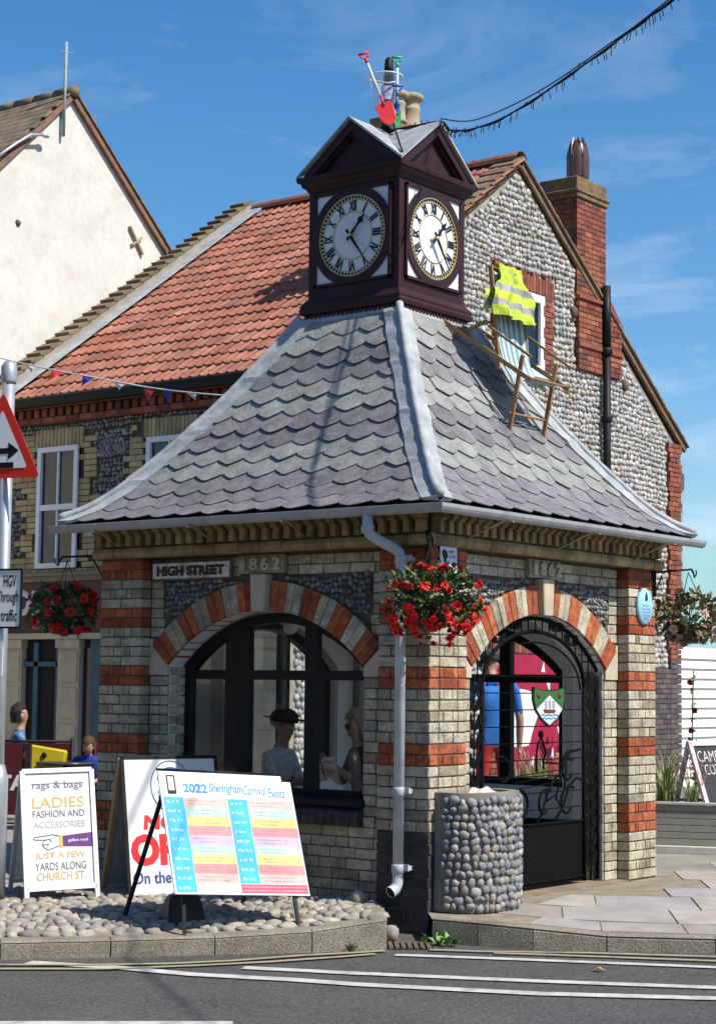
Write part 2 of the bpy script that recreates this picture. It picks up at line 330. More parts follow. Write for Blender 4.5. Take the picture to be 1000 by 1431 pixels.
def pieces(name, parent, variants, items, limit=300, minprio=0.0, stuffname=None):
    """items: (variant index, Matrix world, material, priority). The largest in view become objects, the rest one stuff part"""
    items = sorted(items, key=lambda t: -t[3]); org = ORI[parent]; T = Matrix.Translation(-org)
    solo = [t for t in items[:limit] if t[3] > minprio]; rest = items[len(solo):]
    for vi, mw, mt, pr in solo:
        key = (id(variants), vi, mt.name)
        if key not in _cache:
            me = bpy.data.meshes.new(name); vs, fs, smo = variants[vi]; me.from_pydata([tuple(v) for v in vs], [], fs)
            me.polygons.foreach_set('use_smooth', [smo] * len(fs)); me.materials.append(mt); me.update(); _cache[key] = me
        o = bpy.data.objects.new(name, _cache[key]); COL.objects.link(o); o.parent = parent; o.matrix_local = T @ mw; ORI[o] = org
    if rest:
        mats = []; V = []; F = []; MI = []; SMO = []; base = 0
        for vi, mw, mt, pr in rest:
            if mt not in mats: mats.append(mt)
            vs, fs, smo = variants[vi]; A = np.array([tuple(v) for v in vs]); Mx = np.array(T @ mw)
            V.append(A @ Mx[:3, :3].T + Mx[:3, 3]); k = mats.index(mt)
            for f in fs: F.append(tuple(base + i for i in f)); MI.append(k); SMO.append(smo)
            base += len(vs)
        me = bpy.data.meshes.new(stuffname or name + '_field'); me.from_pydata(np.concatenate(V).tolist(), [], F)
        me.polygons.foreach_set('material_index', MI); me.polygons.foreach_set('use_smooth', SMO); me.update()
        for m in mats: me.materials.append(m)
        o = bpy.data.objects.new(stuffname or name + '_field', me); COL.objects.link(o); attach(o, parent); o['kind'] = 'stuff'
def frame_matrix(c, u, n, v, su, sn, sv):
    """matrix taking unit piece (x,y,z) to axes u,n,v at c"""
    u, n, v = Vector(u) * su, Vector(n) * sn, Vector(v) * sv
    m = Matrix((u, n, v)).transposed().to_4x4(); m.translation = Vector(c); return m
def text(body, mats, parent, o, xd, yd, width=None, height=0.1, depth=0.002, name='lettering', shear=0.0, bold=0.0, align='CENTER', space=1.0):
    """raised or printed lettering: o = centre (or left end) of the line on the surface, xd/yd its axes"""
    cu = bpy.data.curves.new('t', 'FONT'); cu.body = body; cu.size = 1; cu.extrude = 0.0; cu.offset = bold; cu.shear = shear; cu.space_character = space; cu.resolution_u = 3
    to = bpy.data.objects.new('t', cu); COL.objects.link(to)
    dg = bpy.context.evaluated_depsgraph_get(); me = bpy.data.meshes.new_from_object(to.evaluated_get(dg))
    bpy.data.objects.remove(to); bpy.data.curves.remove(cu)
    xs = [v.co.x for v in me.vertices]; ys = [v.co.y for v in me.vertices]
    if not xs: return None
    x0, x1, y0, y1 = min(xs), max(xs), min(ys), max(ys)
    sy = height / (y1 - y0); sx = (width / (x1 - x0)) if width else sy
    xd = Vector(xd).normalized(); yd = Vector(yd).normalized(); nd = xd.cross(yd); org = ORI[parent]
    cx = (x0 + x1) / 2 if align == 'CENTER' else x0
    for v in me.vertices:
        p = Vector(o) + xd * ((v.co.x - cx) * sx) + yd * ((v.co.y - (y0 + y1) / 2) * sy) + nd * depth - org
        v.co = p
    me.materials.append(mats); ob = bpy.data.objects.new(name, me); COL.objects.link(ob); attach(ob, parent)
    if depth > 0.008:
        bm = bmesh.new(); bm.from_mesh(me); r = bmesh.ops.extrude_face_region(bm, geom=list(bm.faces))
        bmesh.ops.translate(bm, vec=-nd * depth, verts=[e for e in r['geom'] if isinstance(e, bmesh.types.BMVert)]); bmesh.ops.recalc_face_normals(bm, faces=bm.faces); bm.to_mesh(me); bm.free()
    return ob
Z1 = Vector((0, 0, 1)); X1 = Vector((1, 0, 0)); Y1 = Vector((0, 1, 0))

def scribble(parent, o, xd, yd, width, height, m, name='small_print', seed=0, depth=.001):
    """a line of print too small to read: strokes grouped into words"""
    rnd = random.Random(seed); xd = Vector(xd).normalized(); yd = Vector(yd).normalized(); nd = xd.cross(yd); mb = MB(); x = -width / 2
    while x < width / 2 - height * .3:
        for k in range(rnd.randint(2, 6)):
            w_ = height * rnd.uniform(.35, .6)
            if x + w_ > width / 2: break
            h0, h1 = (-.5, .5) if rnd.random() < .4 else (-.5, .22); c = Vector(o) + nd * depth
            a = c + xd * x + yd * (h0 * height); b = c + xd * (x + w_ * .62) + yd * (h1 * height)
            t = w_ * .28
            mb.quad(c + xd * x + yd * h0 * height, c + xd * (x + t) + yd * h0 * height, c + xd * (x + t) + yd * h1 * height, c + xd * x + yd * h1 * height)
            zz = rnd.choice((h0, 0, h1 - .16)); mb.quad(c + xd * (x + t) + yd * zz * height, c + xd * (x + w_ * .85) + yd * zz * height, c + xd * (x + w_ * .85) + yd * (zz + .16) * height, c + xd * (x + t) + yd * (zz + .16) * height)
            x += w_
        x += height * .55
    if mb.v: return mb.build(name, m, parent, fix=False)

# ================================================================== GROUND
def flat(name, poly, z, m, kind='structure'):
    mb = MB(); mb.add([(x, y, z) for x, y in poly], [tuple(range(len(poly)))])
    return mb.build(name, m, None, kind=kind)
m_asph = mat('asphalt', (0.078, 0.075, 0.071), 0.88, 0.24, 1.1, 1.0, 120, fine=0.55, fscale=60, stain=((0.17, 0.165, 0.155), 0.7), stain_scale=42, spec=0.25)
m_earth = mat('sandy_bedding', (0.24, 0.20, 0.145), 0.95, 0.3, 6, 0.8, 60, fine=0.3)
road = flat('road', [(-900, -900), (900, -900), (900, 900), (-900, 900)], -0.16, m_asph)
ORI[road] = Vector((0, 0, 0))
# kerb lines (x, y, top z)
KR = [(0.20, -0.24, 0.0), (0.52, -0.18, -0.004), (0.88, -0.08, -0.018), (1.28, 0.17, -0.055), (1.85, 0.56, -0.06), (2.6, 1.07, -0.06), (3.5, 1.68, -0.06), (5.2, 2.85, -0.06), (9.0, 5.4, -0.06)]
KL = [(0.175, -0.70, 0.035), (-0.10, -1.12, -0.02), (-0.49, -1.60, -0.045), (-0.90, -2.10, -0.05), (-1.32, -2.62, -0.05), (-1.95, -3.4, -0.05), (-2.8, -4.4, -0.05), (-5, -7.0, -0.05), (-9, -11.6, -0.05)]
def kerb(line, side, parent, wd=0.13):
    for a, b in zip(line[:-1], line[1:]):
        A, B = Vector(a), Vector(b); d = (B - A); d.z = 0; d.normalize(); n = Vector((-d.y, d.x, 0)) * side * wd; g = d * 0.004
        A = A + g; B = B - g; ch = n * 0.16; dz = Vector((0, 0, 0.022)); lo = lambda p: Vector((p.x, p.y, -0.19))
        mb = MB(); prof = lambda P: [lo(P), P - dz, P + ch, P + n, lo(P + n)]
        pa, pb = prof(A), prof(B)
        mb.add(pa + pb, [(0, 1, 2, 3, 4), (9, 8, 7, 6, 5)] + [(i, i + 5, (i + 1) % 5 + 5, (i + 1) % 5) for i in range(5)])
        mb.build('kerb_stone', m_conc, parent)
# ---- right-hand pavement: bedding sheet + individual slabs
def zp(x, y):   # gentle fall of the pavement towards the kerb
    best = 9
    for a, b in zip(KR[:-1], KR[1:]):
        A, B = Vector(a[:2]), Vector(b[:2]); t = max(0, min(1, (Vector((x, y)) - A).dot(B - A) / (B - A).length_squared)); q = A + (B - A) * t
        d = (Vector((x, y)) - q).length
        if d < best: best = d; zk = a[2] + (b[2] - a[2]) * t
    return zk * max(0, 1 - best / 1.6)
pav = MB(); pts = []
gx = [0.0, 0.3, 0.6, 0.9, 1.2, 1.6, 2.0, 2.6, 3.4, 5, 8]
mbp = MB()
inner = [(k[0] - 0.0, k[1] + 0.0) for k in KR]
far = [(0.0, 0.0), (0.0, 1.0), (0.0, 2.0), (0.0, 3.2), (0.3, 4.2), (0.8, 5.2), (1.4, 6.2), (2.8, 8.0), (6.0, 12.0)]
for i in range(len(inner) - 1):
    for j in range(6):
        def PT(ii, jj):
            a = Vector(inner[ii]); b = Vector(far[ii]); t = jj / 6; p = a + (b - a) * t; return (p.x, p.y, zp(p.x, p.y) - 0.006)
        mbp.quad(PT(i, j), PT(i + 1, j), PT(i + 1, j + 1), PT(i, j + 1))
pavement = mbp.build('pavement', m_earth, None, kind='structure'); ORI[pavement] = Vector((0, 0, 0))
yard = flat('yard', [(-30, 3.2), (0.0, 3.2), (0.3, 4.2), (1.4, 6.2), (6, 12), (20, 30), (-30, 40)], -0.004, mat('yard_paving', (0.24, 0.22, 0.19), 0.9, 0.2, 2, 0.4, 50, fine=0.2))
mbf = MB(); mbf.box(-3.19, -0.01, 0.01, 3.19, -0.15, 0.004); fl_ = mbf.build('kiosk_floor', mat('quarry_floor', (0.22, 0.17, 0.12), 0.85, 0.25, 3, 0.2, 40), None, kind='structure')
kerb(KR, 1, pavement)
# slabs laid in strips parallel to the kerb
def slab_strip(off0, off1, i0, i1, cuts):
    # position along the kerb polyline by length
    pl = [Vector(k[:2]) for k in KR]; cum = [0]
    for a, b in zip(pl[:-1], pl[1:]): cum.append(cum[-1] + (b - a).length)
    def at_(s, off):
        for k in range(len(pl) - 1):
            if s <= cum[k + 1] or k == len(pl) - 2:
                d = (pl[k + 1] - pl[k]).normalized(); return pl[k] + d * (s - cum[k]) + Vector((-d.y, d.x)) * off
    s = i0
    while s < i1:
        L_ = random.uniform(*cuts); e = min(s + L_, i1); g = 0.006
        q = [at_(s + g, off0 + g), at_(e - g, off0 + g), at_(e - g, off1 - g), at_(s + g, off1 - g)]
        if all(p.x > 0.01 or p.y > 3.3 for p in q):
            t = random.uniform(0.0, 0.004); mb = MB()
            lo = [(p.x, p.y, zp(p.x, p.y) - 0.03) for p in q]; hi = [(p.x, p.y, zp(p.x, p.y) + t) for p in q]
            mb.hexa(lo + hi); mb.build('paving_slab', m_slab, pavement)
        s = e
random.seed(3)
slab_strip(0.135, 0.50, 0.62, 8, (0.45, 0.75)); slab_strip(0.50, 1.10, 0.05, 9, (0.5, 0.9)); slab_strip(1.10, 1.75, 0.3, 9, (0.5, 0.9))
slab_strip(1.75, 2.35, 1.0, 9, (0.5, 0.95)); slab_strip(2.35, 3.0, 1.4, 9, (0.5, 0.95)); slab_strip(3.0, 3.7, 2.0, 9, (0.6, 0.95)); slab_strip(3.7, 4.5, 2.4, 9, (0.6, 0.95))
# threshold strip of buff gravel concrete in front of the gate
# ---- cobbled forecourt on the left
def zc(x, y):
    best = 9; zk = 0
    for a, b in zip(KL[:-1], KL[1:]):
        A, B = Vector(a[:2]), Vector(b[:2]); t = max(0, min(1, (Vector((x, y)) - A).dot(B - A) / (B - A).length_squared)); q = A + (B - A) * t
        d = (Vector((x, y)) - q).length
        if d < best: best = d; zk = a[2] + (b[2] - a[2]) * t
    t = min(1, best / 1.1); return zk + (0.03 - zk) * t
mbc = MB(); ncol = 14
farl = [(-0.42, 0.05), (-0.75, 0.05), (-1.3, 0.05), (-2.2, 0.05), (-3.3, 0.05), (-4.6, 0.05), (-6.5, 0.05), (-10, 0.05), (-16, 0.05)]
for i in range(len(KL) - 1):
    for j in range(10):
        def PT(ii, jj):
            a = Vector(KL[ii][:2]); b = Vector(farl[ii]); p = a + (b - a) * (jj / 10); return (p.x, p.y, zc(p.x, p.y) - 0.012)
        mbc.quad(PT(i, j), PT(i + 1, j), PT(i + 1, j + 1), PT(i, j + 1))
forecourt = mbc.build('cobbled_forecourt', m_earth, None, kind='structure'); ORI[forecourt] = Vector((0, 0, 0))
kerb(KL, -1, forecourt, 0.14)
for a_, b_ in (((0.165, -0.69), (-0.06, -0.425)), ((-0.063, -0.42), (-0.235, -0.215)), ((-0.238, -0.21), (-0.41, -0.005))):
    A, B = Vector((*a_, 0)), Vector((*b_, 0)); d = (B - A).normalized(); n = Vector((-d.y, d.x, 0)) * .12; za, zb = zc(*a_) + .004, zc(*b_) + .004; mb = MB()
    mb.hexa([A + Z1 * -.19, B + Z1 * -.19, B + n + Z1 * -.19, A + n + Z1 * -.19, A + Z1 * za, B + Z1 * zb, B + n + Z1 * zb, A + n + Z1 * za]); mb.build('end_stone', m_conc, forecourt, bevel=.012)
flat('street_left', [(-40, 0.04), (-3.0, 0.04), (-3.0, 3.3), (-40, 3.3)], -0.003, MATS['yard_paving'])
flat('street_far_left', [(-40, -25), (-9, -11.5), (-16, 0.05), (-40, 0.05)], -0.05, MATS['yard_paving'])
random.seed(11); items = []
def insidecob(x, y):
    if y > 0.0 or (x + .42) * .70 + y * .595 > -.02: return False
    for a, b in zip(KL[:-1], KL[1:]):
        A, B = Vector(a[:2]), Vector(b[:2]); d = (B - A).normalized(); n = Vector((d.y, -d.x)); q = Vector((x, y)) - A
        if -0.05 <= q.dot(d) <= (B - A).length + 0.02: return q.dot(n) > 0.19
    return x < -0.05
gy = -2.9; row = 0
dK = Vector((-0.63, -0.776)); nK = Vector((-0.776, 0.63))     # along / away from the kerb
s_ = 0.205
while s_ < 3.4:
    dep = random.uniform(0.055, 0.088) * (1.3 if s_ < .3 else 1)
    t_ = -2.5 + random.uniform(0, 0.1)
    while t_ < 6.0:
        ln = random.uniform(0.055, 0.12) * (1.35 if s_ < .3 else 1)
        p = Vector((0.1, -0.82)) + dK * (t_ + ln / 2) + nK * (s_ - 0.08 + dep / 2) + Vector((random.uniform(-.012, .012), random.uniform(-.012, .012)))
        if insidecob(p.x, p.y) and -7 < p.x:
            a = math.atan2(dK.y, dK.x) + random.gauss(0, 0.3); hgt = random.uniform(0.045, 0.075)
            m_ = Matrix.Translation((p.x, p.y, zc(p.x, p.y) - 0.014)) @ Matrix.Rotation(a, 4, 'Z') @ Matrix.Rotation(random.gauss(0, 0.12), 4, 'X') @ Matrix.Diagonal((ln * 1.03, dep * 1.05, hgt, 1))
            if random.random() > .07: items.append((random.randrange(5), m_, m_cob, prio((p.x, p.y, 0), ln)))
        t_ += ln
    s_ += dep
pieces('cobble', forecourt, COBS, items, 300, 0.0001)

# ---- road markings, drain
m_line = mat('worn_white_road_paint', (0.48, 0.46, 0.42), 0.8, 0.2, 6, 0.4, 120, stain=((0.16, 0.15, 0.14), 0.65), stain_scale=7, fine=0.3, fscale=140)
m_yline = mat('worn_yellow_road_paint', (0.36, 0.305, 0.19), 0.85, 0.25, 6, 0.4, 120, stain=((0.12, 0.115, 0.10), 0.85), stain_scale=6, fine=0.3, fscale=140)
def stripe(name, pts, wd, m, z, label):
    mb = MB(); P = [Vector(p) for p in pts]
    for i in range(len(P) - 1):
        d0 = (P[min(i + 1, len(P) - 1)] - P[max(i - 1, 0)]).normalized(); d1 = (P[min(i + 2, len(P) - 1)] - P[i]).normalized()
        n0 = Vector((-d0.y, d0.x)) * wd / 2; n1_ = Vector((-d1.y, d1.x)) * wd / 2
        a, b, c, d = P[i] - n0, P[i + 1] - n1_, P[i + 1] + n1_, P[i] + n0
        mb.quad((a.x, a.y, z), (b.x, b.y, z), (c.x, c.y, z), (d.x, d.y, z))
    o = mb.build(name, m, road); o['label'] = label; return o
stripe('white_line', [(-1.087, -2.6), (-0.543, -2.393), (-0.041, -2.285), (0.515, -2.049), (0.889, -1.934), (1.832, -1.515), (2.635, -1.007), (5, .6)], 0.12, m_line, -0.152, 'white road line sweeping from the left kerb, the one nearest the camera of three')
stripe('white_line', [(0.007, -1.901), (0.647, -1.619), (1.604, -1.149), (2.471, -0.679), (5, .8)], 0.11, m_line, -0.152, 'middle white road line of the three before the kiosk')
stripe('white_line', [(0.371, -0.878), (0.859, -0.62), (1.41, -0.342), (2.125, 0.011), (5, 1.6)], 0.09, m_line, -0.152, 'white road line closest to the right kerb')
stripe('white_line', [(-3.5, -7.4), (0.20, -4.12), (1.15, -3.29)], 0.12, m_line, -0.152, 'white road line cut by the bottom edge of the picture')
stripe('yellow_line', [(-2.6, -4.4), (-1.129, -2.788), (-0.743, -2.461), (-0.403, -2.082), (-0.207, -1.754), (-0.023, -1.293), (0.151, -0.973), (0.232, -0.796)], 0.05, m_yline, -0.148, 'inner yellow line along the left kerb')
stripe('yellow_line', [(-2.4, -4.45), (-1.006, -2.897), (-0.542, -2.483), (-0.229, -2.019), (-0.002, -1.627), (0.18, -1.2), (0.27, -0.95)], 0.05, m_yline, -0.148, 'outer yellow line along the left kerb')
stripe('yellow_line', [(0.414, -0.569), (0.697, -0.419), (1.241, -0.012), (1.936, 0.388), (5, 2.45)], 0.05, m_yline, -0.148, 'inner yellow line along the right kerb')
stripe('yellow_line', [(0.808, -0.423), (1.078, -0.262), (2.019, 0.223), (5, 2.25)], 0.05, m_yline, -0.148, 'outer yellow line along the right kerb')
# drain between the two kerbs
dr = thing('drain_grate', 'rusty slotted drain grate in the gutter between the two kerbs', 'drain', (0.17, -0.52, -0.16))
m_rust = mat('rusty_iron', (0.13, 0.085, 0.055), 0.85, 0.35, 20, 0.4, 80)
mb = MB()
for i in range(9):
    t = -0.17 + i * 0.0425; mb.obox((0.17 + t * .75, -0.52 + t * .6, -0.150), (0.010, 0.008, 0), (-0.085, 0.105, 0), (0, 0, 0.006))
mb.build('bars', m_rust, dr)
mb = MB(); mb.obox((0.17, -0.52, -0.157), (.15, .12, 0), (-.09, .11, 0), (0, 0, .0015)); mb.build('pit', m_dark, dr)

# ================================================================== KIOSK
W = 3.2
kiosk = thing('clock_kiosk', 'square buff and red brick shelter with slate roof and clock turret', 'clock tower', (-1.6, 1.6, 0.0))
def fA(u, n, z): return Vector((u, -n, z))
def fB(u, n, z): return Vector((n, u, z))
def fC(u, n, z): return Vector((u, W + n, z))
def fD(u, n, z): return Vector((-W - n, u, z))
FACE = {'A': (fA, -1.6, X1, -Y1), 'B': (fB, 1.6, Y1, X1), 'C': (fC, -1.6, X1, Y1), 'D': (fD, 1.6, Y1, -X1)}
HW, RI, RO, ZC, APX = 0.95, 1.305, 1.525, 0.765, 2.07
AMAX = math.asin(HW / RI); ZS = ZC + RI * math.cos(AMAX)
def arch_pts(R=RI, n=24): return [(R * math.sin(a), ZC + R * math.cos(a)) for a in [(-1 + 2 * i / n) * AMAX for i in range(n + 1)]]
walls = {}
for key, sill in (('A', 0.70), ('B', 0.0), ('C', 0.70), ('D', 0.70)):
    f, uc, uu, nn_ = FACE[key]; mb = MB(); n0, n1_ = -0.116, -0.40; zb, zt = -0.14 if key == 'A' else -0.05, 2.6
    lo, hi = (uc - 1.58, uc + 1.58)
    ap = [(uc + a, z) for a, z in arch_pts()]
    for n_, mi in ((n0, 0), (n1_, 1)):
        mb.cur = mi
        ulo, uhi = (lo + 0.3, hi - 0.3)
        mb.quad(f(ulo, n_, zb), f(uc - HW, n_, zb), f(uc - HW, n_, zt), f(ulo, n_, zt)); mb.quad(f(uc + HW, n_, zb), f(uhi, n_, zb), f(uhi, n_, zt), f(uc + HW, n_, zt))
        if sill > 0: mb.quad(f(uc - HW, n_, zb), f(uc + HW, n_, zb), f(uc + HW, n_, sill), f(uc - HW, n_, sill))
        for a, b in zip(ap[:-1], ap[1:]): mb.quad(f(a[0], n_, a[1]), f(b[0], n_, b[1]), f(b[0], n_, zt), f(a[0], n_, zt))
    mb.cur = 1
    for a, b in zip(ap[:-1], ap[1:]): mb.quad(f(a[0], n0, a[1]), f(b[0], n0, b[1]), f(b[0], n1_, b[1]), f(a[0], n1_, a[1]))
    for u in (uc - HW, uc + HW): mb.quad(f(u, n0, sill if sill else zb), f(u, n1_, sill if sill else zb), f(u, n1_, ZS), f(u, n0, ZS))
    if sill > 0: mb.quad(f(uc - HW, n0, sill), f(uc + HW, n0, sill), f(uc + HW, n1_, sill), f(uc - HW, n1_, sill))
    walls[key] = mb.build('wall', [m_mortar, m_inner], kiosk, fix=False)
    if key in 'AD' or True:
        pass
# pier cores (mortar) at the corners
mb = MB()
for x0, x1, y0, y1 in ((-0.438, -0.008, 0.008, 0.438), (-3.192, -2.762, 0.008, 0.438), (-0.438, -0.008, 2.762, 3.192), (-3.192, -2.762, 2.762, 3.192)): mb = MB(); mb.box(x0, x1, y0, y1, -0.19, 2.6); mb.build('corner_pier', m_mortar, kiosk)
mb = MB(); mb.box(-2.8, -0.4, 0.4, 2.8, 2.5, 2.53); mb.build('ceiling', m_inner, kiosk)
# dark dado inside back walls
mb = MB(); mb.box(-2.8, -0.4, 2.77, 2.795, 0.004, 0.44); mb.box(-2.795, -2.77, 0.4, 2.77, 0.004, 0.44); mb.build('dado_board', m_black, kiosk)

CO = 0.075
RED = {5, 6, 7, 13, 14, 20, 21, 26, 27, 31, 32}
random.seed(5)
bitems = []
def brick(f, u0, u1, n_front, depth, k, mt, uu, nn_, jit=0.0022, h=1):
    uc = (u0 + u1) / 2; dn = random.uniform(-jit, jit); g = 0.0095
    c = f(uc, n_front - depth / 2 + dn, k * CO + CO * h / 2)
    m_ = frame_matrix(c, uu, -nn_, Z1, max(u1 - u0 - g, .02), depth, CO * h - g)
    bitems.append((random.randrange(4), m_, mt, prio(f(uc, n_front, k * CO), min(u1 - u0, 0.24)) if f in (fA, fB) else 0))
def courses(k): return k
for key in 'AB':
    f, uc, uu, nn_ = FACE[key]; kb = -2 if key == 'A' else 0
    for k in range(-2, 33):
        # ---- piers
        near_lo, near_hi = ((-0.45, 0.0) if key == 'A' else (0.0, 0.45)); far_lo, far_hi = ((-3.2, -2.75) if key == 'A' else (2.75, 3.2))
        for lo, hi, isnear in ((near_lo, near_hi, 1), (far_lo, far_hi, 0)):
            if not isnear and k < 0: continue
            # corner interlock at N
            l2, h2 = lo, hi
            if isnear:
                if key == 'A' and k % 2: h2 = -0.115
                if key == 'B' and k % 2 == 0: l2 = 0.115
            mt = m_redb if k in RED and not (isnear and k < 8) else m_yel
            if isnear and k < 7 and key == 'A': mt = m_blkb
            if isnear and k < 7 and key == 'B': mt = m_blkb
            wd = h2 - l2
            if k % 2 == 0: cuts = [0, 0.5, 1] if wd > .4 else [0, 0.66, 1]
            else: cuts = [0, 0.24, 0.36, 0.62, 0.76, 1] if wd > .4 else [0, 0.33, 0.66, 1]
            cuts = [c + (random.uniform(-.02, .02) if 0 < c < 1 else 0) for c in cuts]
            for a, b in zip(cuts[:-1], cuts[1:]): brick(f, l2 + a * wd, l2 + b * wd, 0.0, 0.112, k, mt, uu, nn_)
        # ---- wall between the piers
        if k < 0: continue
        z0, z1 = k * CO, (k + 1) * CO; zm = (z0 + z1) / 2
        lo, hi = (uc - 1.15, uc + 1.15)
        spans = []
        if zm < (0.52 if key == 'A' else 0): spans = [(lo, hi)]
        elif zm < ZS: spans = [(lo, uc - HW), (uc + HW, hi)]
        elif zm < 2.05: 
            e = RO * RO - (zm - ZC) ** 2; du = math.sqrt(e) if e > 0 else 0
            if zm < 1.86: spans = []                      # impost stones
            else: spans = [(lo, uc - max(du, 1.0)), (uc + max(du, 1.0), hi)]
        elif zm < 2.335: spans = [(lo, uc - 1.02), (uc + 1.02, hi)]
        else: spans = [(lo, uc - 0.225), (uc + 0.225, hi)]
        for a, b in spans:
            u = a
            first = True
            while u < b - 0.02:
                ln = 0.228 if k % 2 == 0 else (0.114 if first else 0.228)
                ln *= random.uniform(0.94, 1.06)
                if random.random() < 0.12: ln *= 0.5
                e = min(u + ln, b)
                if b - e < 0.05: e = b
                brick(f, u, e, -0.108, 0.06, k, m_yel, uu, nn_); u = e; first = False
        # jamb returns: moulded bricks in the reveal
        if (0.70 if key == 'A' else 0) <= z0 and zm < ZS:
            for s in (-1, 1):
                for n_f, dd in ((-0.118, 0.075), (-0.195, 0.075)):
                    u0 = uc + s * (HW + 0.03); step = 0.0 if n_f > -0.15 else 0.02
                    c = f(uc + s * (HW + 0.02 - step), n_f - dd / 2, zm)
                    bitems.append((random.randrange(4), frame_matrix(c, uu, -nn_, Z1, 0.06, dd - .006, CO - .009), m_yel, prio(c, .07)))
pieces('brick', walls['A'], BRICKS, bitems, 300, 0.0, 'brick_field')

# impost stones, voussoirs, keystones, flint spandrels, date tablets
random.seed(9)
def wedge(f, uc, a0, a1, r0, r1, n0, n1_, mt, parent, name, g=0.0018):
    p = lambda a, r, n_: f(uc + r * math.sin(a), n_, ZC + r * math.cos(a)); mb = MB()
    a0 += g; a1 -= g
    mb.hexa([p(a0, r0, n0), p(a1, r0, n0), p(a1, r0, n1_), p(a0, r0, n1_), p(a0, r1, n0), p(a1, r1, n0), p(a1, r1, n1_), p(a0, r1, n1_)])
    return mb.build(name, mt, parent, bevel=0.004)
for key in 'ABCD':
    f, uc, uu, nn_ = FACE[key]; par = walls[key]
    if key in 'CD': continue
    half = R_(3.3); step = (AMAX - half) / 14
    for s in (-1, 1):
        for i in range(14):
            a0, a1 = half + i * step, half + (i + 1) * step
            if s < 0: a0, a1 = -a1, -a0
            wedge(f, uc, a0, a1, RI, RO + random.uniform(-.004, .004), -0.085 + random.uniform(-.003, .003), -0.28, m_redb if (i // 2) % 2 == 0 else m_yel, par, 'voussoir')
    mb = MB(); t0, t1 = 0.062, 0.078
    mb.hexa([f(uc - t0, -0.30, APX - .015), f(uc + t0, -0.30, APX - .015), f(uc + t0, -0.035, APX - .015), f(uc - t0, -0.035, APX - .015), f(uc - t1, -0.30, 2.335), f(uc + t1, -0.30, 2.335), f(uc + t1, -0.035, 2.335), f(uc - t1, -0.035, 2.335)])
    mb.build('keystone', m_stone, par, bevel=0.008)
    for s in (-1, 1):
        i0 = (uc + s * RI * math.sin(AMAX), ZS); i1 = (uc + s * RO * math.sin(AMAX), ZC + RO * math.cos(AMAX))
        poly = [(uc + s * HW, ZS - 0.075), (uc + s * 1.148, ZS - 0.075), (uc + s * 1.148, 1.86), (i1[0] + s * .002, i1[1] + 0.05), (i1[0] + s * .002, i1[1] - 0.01), (i0[0] + s * .002, i0[1] - 0.004)]
        mb = MB(); mb.prism([f(u, -0.098, z) for u, z in poly], -nn_ * 0.19); mb.build('impost_stone', m_stone, par)
    # date tablet
    mb = MB(); 
    for i in range(4): mb.obox(f(uc - 0.165 + i * 0.11, -0.10, 2.413), uu * 0.053, nn_ * 0.03, Z1 * 0.07)
    tb = mb.build('date_tablet', mat('date_tile', (0.34, 0.29, 0.20), .9, .2, 8, .4, 60, stain=((.14, .12, .09), .5)), par, bevel=0.004)
    xd = uu if key in 'AB' else -uu
    for i, dg_ in enumerate('1862'): text(dg_, mat('date_digit', (0.47, 0.40, 0.29), .85, .2, 8, .3, 60), par, f(uc - 0.165 + i * 0.11, -0.07, 2.413), uu, Z1, 0.045 if i == 0 else 0.075, 0.105, 0.024, 'date_digit', bold=0.03)
    # flint panels: dark bed + pebbles
    fit = []; z = 2.02
    while z < 2.325:
        rh = random.uniform(.034, .046); u = uc - 1.0 + random.uniform(0, .03)
        while u < uc + 1.0:
            wd = random.uniform(.03, .056); u2 = u + wd / 2; zj = random.gauss(0, .006) + .012 * math.sin(u2 * 9 + z * 20)
            if math.hypot(u2 - uc, z + .01 - ZC) > RO + 0.022 and abs(u2 - uc) < 0.995 and 2.03 < z + zj < 2.318:
                c = f(u2, -0.114, z + zj); a = random.gauss(0, .8); ud = uu * math.cos(a) + Z1 * math.sin(a); vd = -uu * math.sin(a) + Z1 * math.cos(a)
                fit.append((random.randrange(5), frame_matrix(c, ud, vd, nn_, wd * random.uniform(.85, 1.08), rh * random.uniform(.85, 1.1), 0.045), m_flintd, prio(c, wd)))
            u += wd
        z += rh * .96
    pieces('flint', par, PEBS, fit, 60, 0.0, 'flint_panel')
# sill of window A: bullnosed dark bricks
random.seed(2)
f, uc, uu, nn_ = FACE['A']
mb = MB(); mb.box(uc - HW - .02, uc + HW + .02, 0.05, 0.40, 0.66, 0.715); mb.build('sill_board', m_black, walls['A'], bevel=0.01)
for i in range(26):
    u = uc - 0.96 + i * 0.074; mb = MB()
    mb.prism([fA(u, -0.30, 0.53), fA(u, -0.04, 0.53), fA(u, -0.03, 0.585), fA(u, -0.05, 0.63), fA(u, -0.10, 0.655), fA(u, -0.30, 0.657)], X1 * 0.066); mb.build('sill_brick', m_blkb, walls['A'])

